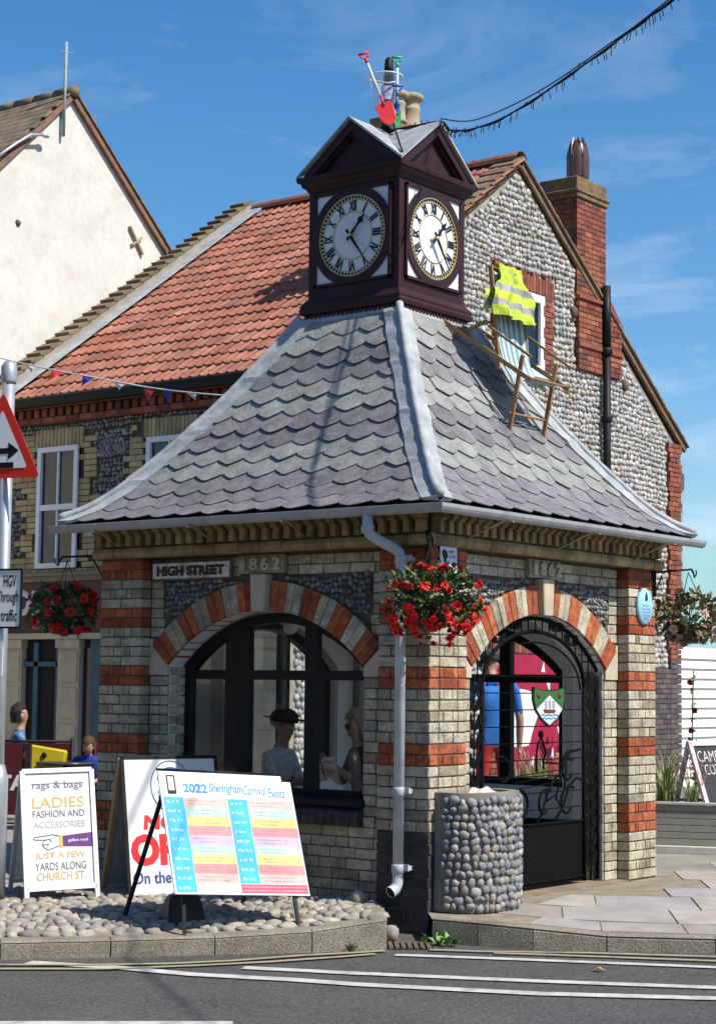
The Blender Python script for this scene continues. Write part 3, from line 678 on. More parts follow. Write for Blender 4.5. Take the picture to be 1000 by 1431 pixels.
# ---- joinery: arched frames with two mullions and a transom, glazed
def arched_window(f, uc, uu, nn_, n_, zs0, par, glaze=True, wd=0.075, full=True):
    pts = arch_pts(RI - 0.015, 22); ds = nn_ * 0.035; mb = MB()
    outer = [(-HW + .01, zs0)] + [(a, z) for a, z in pts] + [(HW - .01, zs0)]
    r2 = [(x * (1 - wd / HW), (z - zs0) * (1 - wd / (APX - zs0)) + zs0 if z > zs0 + .01 else zs0) for x, z in outer]
    for i in range(len(outer) - 1):
        q = [outer[i], outer[i + 1], r2[i + 1], r2[i]]
        mb.prism([f(uc + a, n_, z) - ds for a, z in q], ds * 2)
    mb.build('window_frame', m_black, par)
    def top(x): return ZC + math.sqrt((RI - .06) ** 2 - x * x)
    mb = MB()
    for x in (-0.33, 0.33): mb.prism([f(uc + a, n_, z) - ds * .9 for a, z in ((x - .055, zs0 + .05), (x + .055, zs0 + .05), (x + .055, top(x)), (x - .055, top(x)))], ds * 1.8)
    mb.build('mullion', m_black, par)
    mb = MB(); mb.prism([f(uc + a, n_, z) - ds * 1.05 for a, z in ((-HW + .07, 1.555), (HW - .07, 1.555), (HW - .07, 1.625), (-HW + .07, 1.625))], ds * 2.1); mb.build('transom', m_black, par)
    mb = MB(); mb.prism([f(uc + a, n_, z) - ds * 1.1 for a, z in ((-HW + .02, zs0), (HW - .02, zs0), (HW - .02, zs0 + .06), (-HW + .02, zs0 + .06))], ds * 2.2); mb.build('bottom_rail', m_black, par)
    if glaze:
        xs = [-HW + .05, -0.33, 0.33, HW - .05]
        for i in range(3):
            mb = MB(); a, b = xs[i], xs[i + 1]
            mb.add([f(uc + a, n_ + .002 * i, zs0 + .04), f(uc + b, n_ + .002 * i, zs0 + .04), f(uc + b, n_ + .002 * i, 1.59), f(uc + a, n_ + .002 * i, 1.59)], [(0, 1, 2, 3)]); mb.build('pane', m_glass, par, fix=False)
            cs = [(a + (b - a) * k / 6) for k in range(7)]; tp = [f(uc + x, n_ + .002 * i, ZC + math.sqrt((RI - .03) ** 2 - x * x)) for x in cs]
            mb = MB(); mb.add([f(uc + a, n_ + .002 * i, 1.59), f(uc + b, n_ + .002 * i, 1.59)] + tp[::-1], [tuple(range(9))]); mb.build('pane', m_glass, par, fix=False)
arched_window(fA, -1.6, X1, -Y1, -0.30, 0.70, walls['A'])
arched_window(fC, -1.6, X1, Y1, -0.28, 0.70, walls['C'], True)
arched_window(fD, 1.6, Y1, -X1, -0.28, 0.70, walls['D'], True)

# ---- cornice
PATH = [(-W, 0), (0, 0), (0, W), (-W, W)]
mb = MB(); mb.sweep(PATH, [(-.10, 2.487), (0.02, 2.487), (0.02, 2.578), (-.10, 2.578)], True); strc = mb.build('string_course', m_mortar, kiosk)
SPR = [(-.02, 2.489), (0.025, 2.489), (0.046, 2.505), (0.056, 2.535), (0.046, 2.562), (0.018, 2.576), (-.02, 2.576)]
random.seed(6)
for key in 'AB':
    f, uc, uu, nn_ = FACE[key]; u = uc - 1.6 - (.056 if key == 'A' else -.0)
    while u < uc + 1.6 + (.0 if key == 'A' else .056) - .01:
        e_ = min(u + random.uniform(.2, .24), uc + 1.6 + (.056 if key == 'B' else .0)); j = random.uniform(-.003, .003); mb = MB(); mb.prism([f(u + .003, a + j, z) for a, z in SPR], uu * (e_ - u - .006)); mb.build('bullnose_brick', m_corb, strc); u = e_
mb = MB(); mb.obox((.028, -.028, 2.5325), X1 * .027, Y1 * .027, Z1 * .042); mb.build('bullnose_corner', m_corb, strc, bevel=.012)
mb = MB(); mb.sweep(PATH, [(-.10, 2.578), (0.0, 2.578), (0.0, 2.72), (-.10, 2.72)], True); mb.build('frieze', mat('dark_gap_brick', (.055, .042, .026), .95, .3, 9), kiosk)  # shade between the corbels is put into the dark frieze colour
mb = MB(); mb.sweep(PATH, [(-.3, 2.718), (0.13, 2.718), (0.14, 2.735), (0.19, 2.738), (0.19, 2.765), (-.3, 2.765)], True); mb.build('eaves_board', m_soff, kiosk)
random.seed(4)
for key in 'AB':
    f, uc, uu, nn_ = FACE[key]
    for i in range(30):
        u = uc - 1.6 + 0.035 + i * (3.2 - 0.05) / 29.4; hw = 0.031
        if u > uc + 1.6 - 0.02 and key == 'B': continue
        mb = MB()
        mb.obox(f(u, 0.035, 2.628), uu * hw * .84, nn_ * 0.038, Z1 * 0.049); mb.obox(f(u, 0.055, 2.698), uu * hw * 1.12, nn_ * 0.058, Z1 * 0.0185)
        mb.obox(f(u, 0.045, 2.682), uu * hw * .97, nn_ * 0.048, Z1 * 0.02)
        mb.build('corbel', m_corb, kiosk)

# ---- roof
PROF = [(0.50, 4.43), (0.60, 4.262), (0.70, 4.10), (0.80, 3.942), (0.90, 3.79), (1.00, 3.647), (1.10, 3.51), (1.20, 3.377), (1.30, 3.25), (1.40, 3.127), (1.50, 3.01), (1.60, 2.912), (1.70, 2.835), (1.83, 2.765)]
PR = [p[0] for p in PROF][::-1]; PZ = [p[1] for p in PROF][::-1]
SL = [0]
for i in range(1, len(PR)): SL.append(SL[-1] + math.hypot(PR[i] - PR[i - 1], PZ[i] - PZ[i - 1]))
def prof_at(s):
    r = float(np.interp(s, SL, PR)); z = float(np.interp(s, SL, PZ))
    if s > SL[-1]:
        d = (s - SL[-1]); r = PR[-1] - d * 0.51; z = PZ[-1] + d * 0.86
    return r, z
RF = {'A': (X1, -Y1), 'B': (Y1, X1), 'C': (-X1, Y1), 'D': (-Y1, -X1)}
CC = Vector((-1.6, 1.6, 0))
mb = MB()
for key, (u, n_) in RF.items():
    for i in range(len(PROF) - 1):
        (r0, z0), (r1, z1) = PROF[i], PROF[i + 1]; k0, k1 = r0 - .012, r1 - .012
        mb.quad(CC + u * -k0 + n_ * k0 + Z1 * (z0 - .012), CC + u * k0 + n_ * k0 + Z1 * (z0 - .012), CC + u * k1 + n_ * k1 + Z1 * (z1 - .012), CC - u * k1 + n_ * k1 + Z1 * (z1 - .012))
roof = mb.build('roof', mat('roofing_felt', (0.03, 0.03, 0.032), .9), kiosk)
random.seed(12)
NR = 13; EX = (SL[-1] - 0.02) / NR
band = ['p', 'p', 'p', 'g', 'g', 'p', 'p', 'g', 'g', 'p', 'p', 'g', 'g']
SW = 0.262
for key in 'ABCD':
    u, n_ = RF[key]
    for i in range(NR):
        s0 = i * EX - 0.012; r_, z_ = prof_at(max(s0, 0)); cnt = int(r_ * 2 / SW) + 2
        for j in range(-cnt, cnt + 1):
            uc = (j + (0.5 if i % 2 else 0) + 0.13) * SW + random.uniform(-.004, .004)
            if abs(uc) - SW / 2 > r_ - 0.05: continue
            tail = random.uniform(-.007, .007); tilt = random.gauss(0, .008); hw = SW / 2 - 0.0025
            cr = random.uniform(0.045, 0.065); Ls = EX * 1.75
            if key in 'CD': out = [(-hw, 0), (hw, 0), (hw, Ls), (-hw, Ls)]
            else:
                dp_ = random.uniform(.058, .074); rd = .10 if band[i] == 'g' else .36    # tongue: green rows blunt V, purple rows rounder
                out = [(-hw, Ls), (-hw, dp_), (-hw * .82, dp_ * (.72 - .2 * rd)), (-hw * .5, dp_ * (.42 - .26 * rd)), (-hw * .22, dp_ * (.12 - .08 * rd)), (0, 0), (hw * .22, dp_ * (.12 - .08 * rd)), (hw * .5, dp_ * (.42 - .26 * rd)), (hw * .82, dp_ * (.72 - .2 * rd)), (hw, dp_), (hw, Ls)]
            lift0, lift1 = 0.027 + random.uniform(-.004, .006), 0.004
            vs = []; ok = False
            for a, b in out:
                s = max(s0 + tail, -0.03) + b + a * tilt; r, z = prof_at(max(s, 0))
                if s < 0: r += -s * .85; z += s * .5
                lim = r - 0.015; x = max(-lim, min(lim, uc + a))
                if abs(uc + a) < lim: ok = True
                nz = n_ * 0.80 + Z1 * 0.6; lf = lift0 + (lift1 - lift0) * (b / Ls)
                vs.append(CC + u * x + n_ * r + Z1 * z + nz * lf)
            if not ok: continue
            if (max(v.dot(u) for v in vs) - min(v.dot(u) for v in vs)) < 0.03: continue
            mb = MB(); mb.prism(vs, -(n_ * 0.8 + Z1 * 0.6) * 0.008)
            mt = m_purp if band[i] == 'p' else m_green
            mb.build('slate', mt, roof)
# lead hips: flat wings dressed over the slates and a roll
mb = MB(); 
ss = np.linspace(-0.01, SL[-1] + 0.02, 50)
for key, nxt in (('D', 'A'), ('A', 'B'), ('B', 'C'), ('C', 'D')):
    (u0, n0), (u1, n1_) = RF[key], RF[nxt]           # hip between face key (its +u end) and face nxt (its -u end)
    for (u, n_, sg) in ((u0, n0, 1), (u1, n1_, -1)):
        pv = None
        for q, s in enumerate(ss):
            r, z = prof_at(max(s, 0)); nz = n_ * .8 + Z1 * .6
            wv = 0.128 + 0.004 * math.sin(q * .9 + sg) + (0.008 if (q // 12) % 2 else 0)
            lift = 0.033 + 0.003 * math.sin(q * 1.3 + sg * 1.7) + (0.008 if q % 12 == 0 else 0)
            a = CC + u * sg * (r + 0.005) + n_ * (r + .005) + Z1 * z + nz * (lift + .006); b = CC + u * sg * max(r - wv, 0.05) + n_ * r + Z1 * z + nz * lift; c = b - nz * 0.03
            if pv: mb.smooth = True; mb.quad(pv[0], a, b, pv[1]); mb.smooth = False; mb.quad(pv[1], b, c, pv[2])
            elif True: mb.quad(a, b, c, a - nz * .05)
            pv = (a, b, c)
    pts = []; rs = []
    for q, s in enumerate(ss):
        r, z = prof_at(max(s, 0)); d = (n0 + n1_) * (r + 0.012); pts.append(CC + d + Z1 * (z + 0.050)); rs.append(0.027 + (0.004 if q % 12 in (0, 1) else 0) + .001 * math.sin(q * 2.7))
    mb.tube(pts, rs, 10)
mb.build('lead_hip', m_lead, kiosk)
mb = MB(); mb.sweep([(-1.6 - .46, 1.6 - .46), (-1.6 + .46, 1.6 - .46), (-1.6 + .46, 1.6 + .46), (-1.6 - .46, 1.6 + .46)], [(0, 4.53), (0.03, 4.475), (0.09, 4.34), (0.155, 4.235), (0.155, 4.20), (0.0, 4.42)], True); mb.build('lead_apron', m_lead, kiosk)

# ---- gutter and downpipe
g = 0.25; gp = [(-W - g - 0.05, -g), (g, -g), (g, W + g + 0.08)]
prof = [(0.055 * math.cos(a) , 2.745 + 0.06 * math.sin(a)) for a in np.linspace(math.pi, 2 * math.pi, 9)]
prof2 = [(0.047 * math.cos(a), 2.747 + 0.052 * math.sin(a)) for a in np.linspace(2 * math.pi, math.pi, 9)]
mb = MB(); mb.sweep(gp, prof + prof2); mb.build('gutter', m_grey, kiosk)
for x in (-3.0, -2.0, -1.1): 
    mb = MB(); mb.tube([(x, -g - .02, 2.70), (x + .02, -.03, 2.58)], 0.007, 5); mb.box(x - .012, x + .012, -g - .065, -g + .06, 2.675, 2.683); mb.build('gutter_stay', mat('rusty_rod', (0.34, 0.27, 0.17), .7, .2, 20), kiosk)
for y in (0.55, 1.75, 2.95):
    mb = MB(); mb.tube([(g + .02, y, 2.70), (.05, y - .20, 2.55)], 0.007, 5); mb.box(g - .06, g + .065, y - .012, y + .012, 2.675, 2.683); mb.build('gutter_stay', MATS['rusty_rod'], kiosk)
mb = MB(); xr = -0.36
mb.tube([(xr, -.25, 2.70), (xr, -.25, 2.60), (xr + .01, -.245, 2.565), (xr + .05, -.19, 2.52), (xr + .11, -.11, 2.475), (xr + .145, -.075, 2.44), (-.205, -.065, 2.40), (-.205, -.065, 2.30), (-.21, -.065, 0.22)], 0.038, 14)
dp = mb.build('downpipe', m_pipe, kiosk)
for z, x in ((2.595, xr), (2.39, -.205), (1.95, -.206), (0.80, -.209), (0.28, -.21)):
    mb = MB(); y = -.25 if z > 2.5 else -.065
    mb.lathe((x, y, z - .03), [(0.040, 0), (0.046, .004), (0.046, .05), (0.043, .06)], 14)
    if z < 2.5: mb.box(x - .012, x + .085, -.065, -.052 , z - .012, z + .03); mb.box(x + .05, x + .075, -.06, 0.01, z - .01, z + .02)
    mb.build('pipe_collar', m_pipe, dp)
mb = MB(); mb.tube([(-.21, -.065, 0.25), (-.212, -.067, 0.18), (-.217, -.085, 0.145), (-.226, -.13, 0.122)], [0.038, .038, .04, .043], 14, caps=False); mb.build('shoe', m_pipe, dp)
mb = MB(); mb.lathe((-.224, -.122, .125), [(0.036, 0), (0.0, 0.001)], 12, axis=(-.18, -.9, -.4)); mb.build('shoe_mouth', m_dark, dp)

# ================================================================== CLOCK TURRET (part of the kiosk)
TB = 0.456
def sq(h): return [(-1.6 - h, 1.6 - h), (-1.6 + h, 1.6 - h), (-1.6 + h, 1.6 + h), (-1.6 - h, 1.6 + h)]
mb = MB(); mb.box(-1.6 - TB, -1.6 + TB, 1.6 - TB, 1.6 + TB, 4.45, 5.62); body = mb.build('turret', m_wood, kiosk)
mb = MB(); mb.sweep(sq(TB), [(-.02, 4.44), (.012, 4.44), (.012, 4.50), (.05, 4.515), (.055, 4.545), (.046, 4.565), (.05, 4.585), (.03, 4.61), (.018, 4.625), (.012, 4.64), (-.02, 4.64)], True); mb.build('base_moulding', m_wood, body)
mb = MB()
for key, (u, n_) in RF.items():
    for i in range(20): mb.obox(CC + u * (-.44 + i * .0463) + n_ * (TB + .024) + Z1 * 4.487, u * .014, n_ * .014, Z1 * .016)
mb.build('base_dentils', m_wood, body)
mb = MB(); mb.sweep(sq(TB), [(-.02, 5.535), (.012, 5.535), (.018, 5.555), (.045, 5.575), (.052, 5.60), (.075, 5.612), (.082, 5.645), (.07, 5.655), (-.02, 5.655)], True); mb.build('cornice', m_wood, body)
EG, ZT, ZA = 0.535, 5.668, 6.085
for key in 'ABCD':
    u, n_ = RF[key]; c = lambda a, n__, z: CC + u * a + n_ * n__ + Z1 * z
    # tympanum and raking mouldings
    mb = MB(); mb.prism([c(-.44, .40, 5.65), c(.44, .40, 5.65), c(0, .40, 6.0)], n_ * 0.045); mb.build('tympanum', m_wood, body)
    for s in (-1, 1):
        mb = MB()
        a, b = (s * .50, 5.652), (0, 6.05)
        mb.prism([c(a[0], .42, a[1]), c(a[0] - s * .10, .42, a[1] + .0), c(0, .42, b[1] - .085), c(0, .42, b[1])], n_ * 0.085)
        mb.prism([c(a[0] - s * .10, .43, a[1]), c(a[0] - s * .14, .43, a[1]), c(0, .43, b[1] - .115), c(0, .43, b[1] - .083)], n_ * 0.045)
        mb.build('raking_moulding', m_wood, body)
        mb = MB()   # lead slope with thickness and turned-down verge
        tri = [c(0, 0, ZA), c(0, EG, ZA), c(s * EG, EG, ZT)]
        mb.prism(tri, Z1 * -0.022); mb.build('lead_slope', m_lead, body)
# finial
mb = MB(); mb.lathe((-1.6, 1.6, 6.05), [(.085, 0), (.085, .05), (.06, .07), (.055, .10), (.048, .35), (.040, .56), (.034, .64), (.018, .665), (0, .67)], 14)
mb.build('finial', m_black, kiosk)
# ---- dials
def ring(mb, c, u, n_, r0, r1, h, seg=48):
    p = lambda r, a, k: c + u * (r * math.sin(a)) + Z1 * (r * math.cos(a)) + n_ * k
    for i in range(seg):
        a, b = 2 * math.pi * i / seg, 2 * math.pi * (i + 1) / seg
        mb.quad(p(r0, a, h), p(r0, b, h), p(r1, b, h), p(r1, a, h)); mb.quad(p(r1, a, h), p(r1, b, h), p(r1, b, 0), p(r1, a, 0)); mb.quad(p(r0, b, h), p(r0, a, h), p(r0, a, 0), p(r0, b, 0))
ROM = ['XII', 'I', 'II', 'III', 'IV', 'V', 'VI', 'VII', 'VIII', 'IX', 'X', 'XI']
for key in 'AB':
    u, n_ = RF[key]; c = CC + n_ * (TB + .001) + Z1 * 5.115; HP = 0.362
    mb = MB(); mb.obox(c, u * HP, n_ * .006, Z1 * HP); pn = mb.build('dial_panel', m_dial, kiosk)
    mb = MB()
    for sx, sy, a, b in ((0, 1, .385, .02), (0, -1, .385, .02), (1, 0, .02, .385), (-1, 0, .02, .385)):
        mb.obox(c + u * sx * .374 + Z1 * sy * .374 + n_ * .010, u * (.385 if sx == 0 else .011), n_ * .012, Z1 * (.385 if sx else .011))
    mb.build('panel_bead', m_wood, pn)
    # circular frame: annulus clipped by the panel square
    mb = MB(); seg = 72; r0, r1 = .335, .402
    for i in range(seg):
        pts = []
        for a, r in ((2 * math.pi * i / seg, r0), (2 * math.pi * (i + 1) / seg, r0), (2 * math.pi * (i + 1) / seg, r1), (2 * math.pi * i / seg, r1)):
            x, z = r * math.sin(a), r * math.cos(a); mxx = max(abs(x), abs(z))
            if mxx > .372: x *= .372 / mxx; z *= .372 / mxx
            pts.append(c + u * x + Z1 * z + n_ * .007)
        mb.prism(pts, n_ * .016)
    mb.build('circular_frame', m_wood, pn)
    mb = MB()
    for k in range(60):
        a = 2 * math.pi * k / 60; d = u * math.sin(a) + Z1 * math.cos(a); t = u * math.cos(a) - Z1 * math.sin(a)
        mb.obox(c + d * .312 + n_ * .009, t * .0085, n_ * .002, d * .0105)
    mb.build('minute_track', m_black, pn)
    for ra, rb, rh_ in ((.324, .334, .012), (.291, .298, .005), (.192, .198, .005)): mb = MB(); ring(mb, c + n_ * .007, u, n_, ra, rb, rh_); mb.build('gilt_ring', m_gold, pn)
    for k in range(12):
        a = 2 * math.pi * k / 12; d = u * math.sin(a) + Z1 * math.cos(a); t = u * math.cos(a) - Z1 * math.sin(a)
        wd = {1: .018, 2: .042, 3: .062, 4: .078, 5: .055}.get(len(ROM[k]), .08) if ROM[k].count('I') == len(ROM[k]) else {1: .05, 2: .066, 3: .082, 4: .096}[len(ROM[k])]
        text(ROM[k], m_black, pn, c + d * .246 + n_ * .007, t, d, wd * .92, .086, .004, 'numeral', bold=0.04)
    hub = n_ * .05
    def hand(ang, segs, name, h):
        d = u * math.sin(ang) + Z1 * math.cos(ang); t = u * math.cos(ang) - Z1 * math.sin(ang); mb = MB()
        left = [c + d * r + t * w_ + n_ * h for r, w_ in segs]; right = [c + d * r - t * w_ + n_ * h for r, w_ in segs]
        mb.prism(left + right[::-1], n_ * .007); mb.build(name, m_black, pn)
    hand(R_(42), [(-.05, .012), (-.03, .010), (0, .013), (.10, .008), (.125, .011), (.142, .026), (.158, .027), (.172, .012), (.21, .002)], 'hour_hand', .035)
    hand(R_(144), [(-.055, .013), (-.03, .010), (0, .013), (.05, .014), (.15, .008), (.285, .003)], 'minute_hand', .046)
    mb = MB(); mb.lathe(c + n_ * .02, [(.018, 0), (.018, .03), (.012, .04), (0, .042)], 12, axis=n_); mb.build('hand_boss', m_gold, pn)

# ================================================================== IRON GATE
gate = thing('iron_gate', 'black wrought iron gate with leaf columns and painted shield in the archway', 'gate', (-0.16, 1.6, 0.01))
gx_ = -0.16
def G(y, z, dx=0): return Vector((gx_ + dx, 1.6 + y, z))
for s in (-1, 1):
    for y, r_ in ((.72, .017), (.925, .017), (.822, .007)): mb = MB(); mb.tube([G(s * y, .02), G(s * y, 1.55 if y < .8 else 1.61)], r_, 6); mb.build('upright', m_iron, gate)
mb = MB(); ai = [G(.72 * math.sin(a), 1.52 + .42 * math.cos(a)) for a in np.linspace(-math.pi / 2, math.pi / 2, 25)]; mb.tube(ai, .016, 6)
ao = [G((RI - .03) * math.sin(a), ZC + (RI - .03) * math.cos(a)) for a in np.linspace(-AMAX * .98, AMAX * .98, 25)]; mb.tube(ao, .016, 6)
ai2 = [G(.66 * math.sin(a), 1.50 + .36 * math.cos(a)) for a in np.linspace(-math.pi / 2 * .2, math.pi / 2, 15)]; mb.tube(ai2, .008, 5)
mb.build('arch_bar', m_iron, gate)
for i in range(-8, 9):
    y = i * .098
    if abs(y) < .7: z0 = 1.52 + .42 * math.sqrt(1 - (y / .72) ** 2)
    else: z0 = 1.55
    z1 = ZC + math.sqrt((RI - .03) ** 2 - y * y); mb = MB(); mb.tube([G(y, z0), G(y, z1)], .0055, 5); mb.build('rod', m_iron, gate)
zz = .62
for i in range(9):
    z = .60 + i * .125; lim = .72 if z < 1.52 else .72 * math.sqrt(max(0, 1 - ((z - 1.52) / .42) ** 2)); mb = MB(); mb.tube([G(-lim, z), G(lim, z)], .0045, 5); mb.build('rod', m_iron, gate)
def leaf(mb, p, d, ln, wd, nrm=X1):
    d = Vector(d).normalized(); t = d.cross(nrm).normalized(); pr = [(0, 0), (.25, .7), (.55, 1), (.8, .6), (1, 0), (.8, -.4), (.5, -.5), (.25, -.3)]
    mb.prism([p + d * (a * ln) + t * (b * wd) for a, b in pr], nrm * .006)
for s in (-1, 1):
    for i in range(11):
        z = .12 + i * .135; mb = MB(); leaf(mb, G(s * .822, z), (0, .62, 1), .15, .045); leaf(mb, G(s * .822, z), (0, -.62, 1), .15, -.045); mb.build('leaf_pair', m_iron, gate)
    for y, z in ((.30, 1.95), (.52, 1.84)):
        mb = MB(); leaf(mb, G(s * y, z), (0, 1, .9), .14, .05); leaf(mb, G(s * y, z), (0, -1, .9), .14, -.05); mb.build('leaf_pair', m_iron, gate)
# lower sheet and scrollwork
mb = MB(); mb.box(gx_ - .012, gx_ - .006, 1.6 - .71, 1.6 + .71, .03, .48); mb.build('kick_panel', m_iron, gate)
mb = MB(); mb.tube([G(-.72, .49), G(.72, .49)], .010, 6); mb.tube([G(-.72, .06), G(.72, .06)], .010, 6); mb.build('rail', m_iron, gate)
def scroll(cy, cz, r, turns, a0, sgn=1):
    return [G(cy + sgn * r * (1 - .75 * t) * math.cos(a0 + t * turns * 2 * math.pi), cz + r * (1 - .75 * t) * math.sin(a0 + t * turns * 2 * math.pi)) for t in np.linspace(0, 1, 22)]
mb = MB()
for cy, cz, r, tn, a0, sg in ((.50, .88, .16, .7, 1.2, 1), (.48, .62, .15, .75, 1.0, 1), (.15, .62, .14, .7, 1.0, 1), (-.2, .62, .15, .7, 1.0, -1), (-.5, .62, .15, .7, 1.2, -1), (-.45, .88, .14, .7, 1.0, -1)):
    mb.tube(scroll(cy, cz, r, tn, a0, sg), .011, 6)
mb.tube([G(.02, .50), G(.10, .56), G(.17, .70), G(.25, .80), G(.38, .87), G(.50, 1.02), G(.66, 1.04)], .011, 6)
mb.tube([G(.28, .50), G(.40, .60), G(.50, .76), G(.60, .82), G(.71, .80)], .011, 6)
mb.build('wave_scroll', m_iron, gate)
mb = MB()   # fisherman outline and boat bow
mb.tube([G(.02, .88), G(.02, 1.02), G(.045, 1.10), G(.09, 1.14), G(.12, 1.09), G(.155, 1.03), (G(.12, .96)), G(.12, .90)], .009, 5); mb.ball(G(.085, 1.165), .02, .028, .03, 8, 6)
mb.tube([G(.12, .95), G(.45, .93)], .008, 5); mb.tube([G(.46, 1.0), G(.45, .88), G(.42, .72), G(.36, .62), G(.28, .70), G(.18, .66), G(.14, .74)], .008, 5); mb.bar(G(.38, .98), G(.55, .96), .014, .02)
mb.tube([G(.40, .95), G(.36, .80), G(.30, .68)], .007, 5)
for k in range(3): mb.tube([G(-.3 + k * .02, .76 + k * .05), G(.38, .80 + k * .045)], .0045, 5)
mb.build('fisherman_and_boat', m_iron, gate)
# shield: field, chevron point, ship
sh = thing('painted_shield', 'green and white painted shield with red sailing ship on the gate', 'shield', (gx_, 1.76, 1.38)); ORI[sh] = Vector((gx_, 1.76, 1.38))
def H(y, z, d=0): return Vector((gx_ + .014 + d, 1.76 + y, 1.40 + z))
out = [(-.23, .125), (-.12, .105), (0, .10), (.12, .105), (.23, .125), (.235, .03), (.20, -.05), (.11, -.13), (0, -.185), (-.11, -.13), (-.20, -.05), (-.235, .03)]
mb = MB(); mb.prism([H(a * 1.0, b) for a, b in out], X1 * .012); mb.build('border', m_black, sh)
m_sg = mat('shield_green', (0.03, 0.12, 0.03), .5, .1); m_sw = mat('shield_white', (0.62, 0.64, 0.66), .5, .05); m_sr = mat('ship_red', (0.16, 0.03, 0.02), .5, .1); m_sb = mat('shield_blue', (0.06, 0.22, 0.42), .5, .1)
ins = [(a * .92, b * .92) for a, b in out]
mb = MB(); mb.add([H(a, b, .0145) for a, b in ins], [tuple(range(len(ins)))]); mb.build('green_field', m_sg, sh)
mb = MB(); mb.add([H(a, b, .016) for a, b in ((0, .06), (.185, -.045), (.105, -.115), (0, -.165), (-.105, -.115), (-.185, -.045))], [tuple(range(6))]); mb.build('white_point', m_sw, sh)
mb = MB()
for zz_, w_ in ((-.085, .125), (-.11, .105)):
    up = [H(-w_ + 2 * w_ * k / 8, zz_ + .006 * math.sin(k * 2.2), .0175) for k in range(9)]; dn = [H(-w_ * .95 + 2 * w_ * .95 * k / 8, zz_ - .012 + .006 * math.sin(k * 2.2), .0175) for k in range(9)]
    mb.add(up + dn[::-1], [tuple(range(18))])
mb.build('blue_waves', m_sb, sh)
mb = MB(); mb.add([H(a, b, .019) for a, b in ((-.095, -.045), (.09, -.05), (.07, -.075), (-.075, -.075))], [(0, 1, 2, 3)]); mb.build('ship_hull', m_sr, sh)
mb = MB()
for x in (-.055, 0, .055):
    mb.bar(H(x, -.05, .019), H(x, .035 - abs(x) * .3, .019), .004, .004)
    for z in (-.035, -.015, .005): mb.add([H(x - .02, z, .019), H(x + .02, z, .019), H(x + .018, z + .014, .019), H(x - .018, z + .014, .019)], [(0, 1, 2, 3)])
mb.build('ship_sails', mat('sail_grey', (0.35, 0.37, 0.40), .6, .1), sh)
for x in (-.15, .15):
    mb = MB(); mb.lathe(H(x, .06, .015), [(.028, 0), (.02, .006), (0, .007)], 10, axis=X1); mb.build('red_roundel', m_sr, sh)

# ================================================================== PEBBLED TROUGH by the corner
tr = thing('pebbled_planter', 'waist high round concrete planter clad in grey beach pebbles at the kiosk corner', 'planter', (0.12, 0.42, 0.0))
def tp(a, k=1.0):   # plan curve of the D-shaped drum, a from -90 (near end) to +90
    ca, sa = math.cos(a), math.sin(a); e = 2 / 2.7
    return 0.0 + 0.34 * k * abs(ca) ** e, 0.43 + 0.365 * k * math.copysign(abs(sa) ** e, sa)
NS = 36; ang = [-math.pi / 2 + math.pi * i / NS for i in range(NS + 1)]; HT = 0.80
mb = MB()
for a, b in zip(ang[:-1], ang[1:]):
    p, q = tp(a), tp(b); mb.quad((*p, 0), (*q, 0), (*q, HT), (*p, HT)); p2, q2 = tp(a, .8), tp(b, .8)
    mb.quad((*p, HT), (*q, HT), (q2[0] + .004, q2[1], HT), (p2[0] + .004, p2[1], HT)); mb.quad((p2[0] + .004, p2[1], HT), (q2[0] + .004, q2[1], HT), (q2[0] + .004, q2[1], HT - .1), (p2[0] + .004, p2[1], HT - .1))
wallp = mb.build('drum', mat('planter_concrete', (0.23, 0.21, 0.175), .95, .25, 6, .7, 60, fine=.2), tr)
mb = MB(); mb.add([(tp(a, .8)[0] + .004, tp(a, .8)[1], HT - .05) for a in ang], [tuple(range(NS + 1))]); mb.build('soil', m_earth, tr)
random.seed(21); it = []
arc = [0]
for a, b in zip(ang[:-1], ang[1:]): p, q = tp(a), tp(b); arc.append(arc[-1] + math.hypot(p[0] - q[0], p[1] - q[1]))
TOT = arc[-1]; z = 0.012; rw = 0
while z < HT - 0.055:
    rh = random.uniform(.050, .062); s = 0.05 + random.uniform(0, .03)
    while s < TOT - .03:
        wd = random.uniform(.034, .082); a = float(np.interp(s + wd / 2, arc, ang)); p, q = tp(a - .01), tp(a + .01); c = tp(a)
        t = Vector((q[0] - p[0], q[1] - p[1], 0)).normalized(); nn2 = Vector((t.y, -t.x, 0)); ro = random.gauss(0, .75); hh = rh * random.uniform(.88, 1.12)
        ud = t * math.cos(ro) + Z1 * math.sin(ro); vd = -t * math.sin(ro) + Z1 * math.cos(ro)
        cc = Vector((c[0], c[1], z + rh / 2 + random.uniform(-.012, .012))) + nn2 * .006
        it.append((random.randrange(5), frame_matrix(cc, ud, vd, nn2, wd * 1.04, hh * 1.04, .046), m_peb, prio(cc, wd) * (1 if nn2.dot(CAM - cc) > 0 else 0))); s += wd
    z += rh * .985
pieces('pebble', wallp, PEBS, it, 300, 0.0, 'pebble_field')
mb = MB(); mb.smooth = True
random.seed(31)
g_ = [[Vector((0.05 + .22 * i / 7, .22 + .36 * j / 9, HT - .035 + (.06 + .02 * math.sin(i * 2.1 + j) + random.uniform(-.012, .012)) * math.sin(math.pi * (i + .5) / 8) * math.sin(math.pi * (j + .5) / 10))) for j in range(10)] for i in range(8)]
for i in range(7):
    for j in range(9): mb.quad(g_[i][j], g_[i + 1][j], g_[i + 1][j + 1], g_[i][j + 1])
base_thing(mb, 'crumpled_sack', mat('pinkish_plastic', (0.55, 0.47, 0.45), .6, .1, 20, .4, 30), (0.15, 0.40, HT - .05), 'crumpled pale plastic sack lying on the pebbled planter', 'sack')

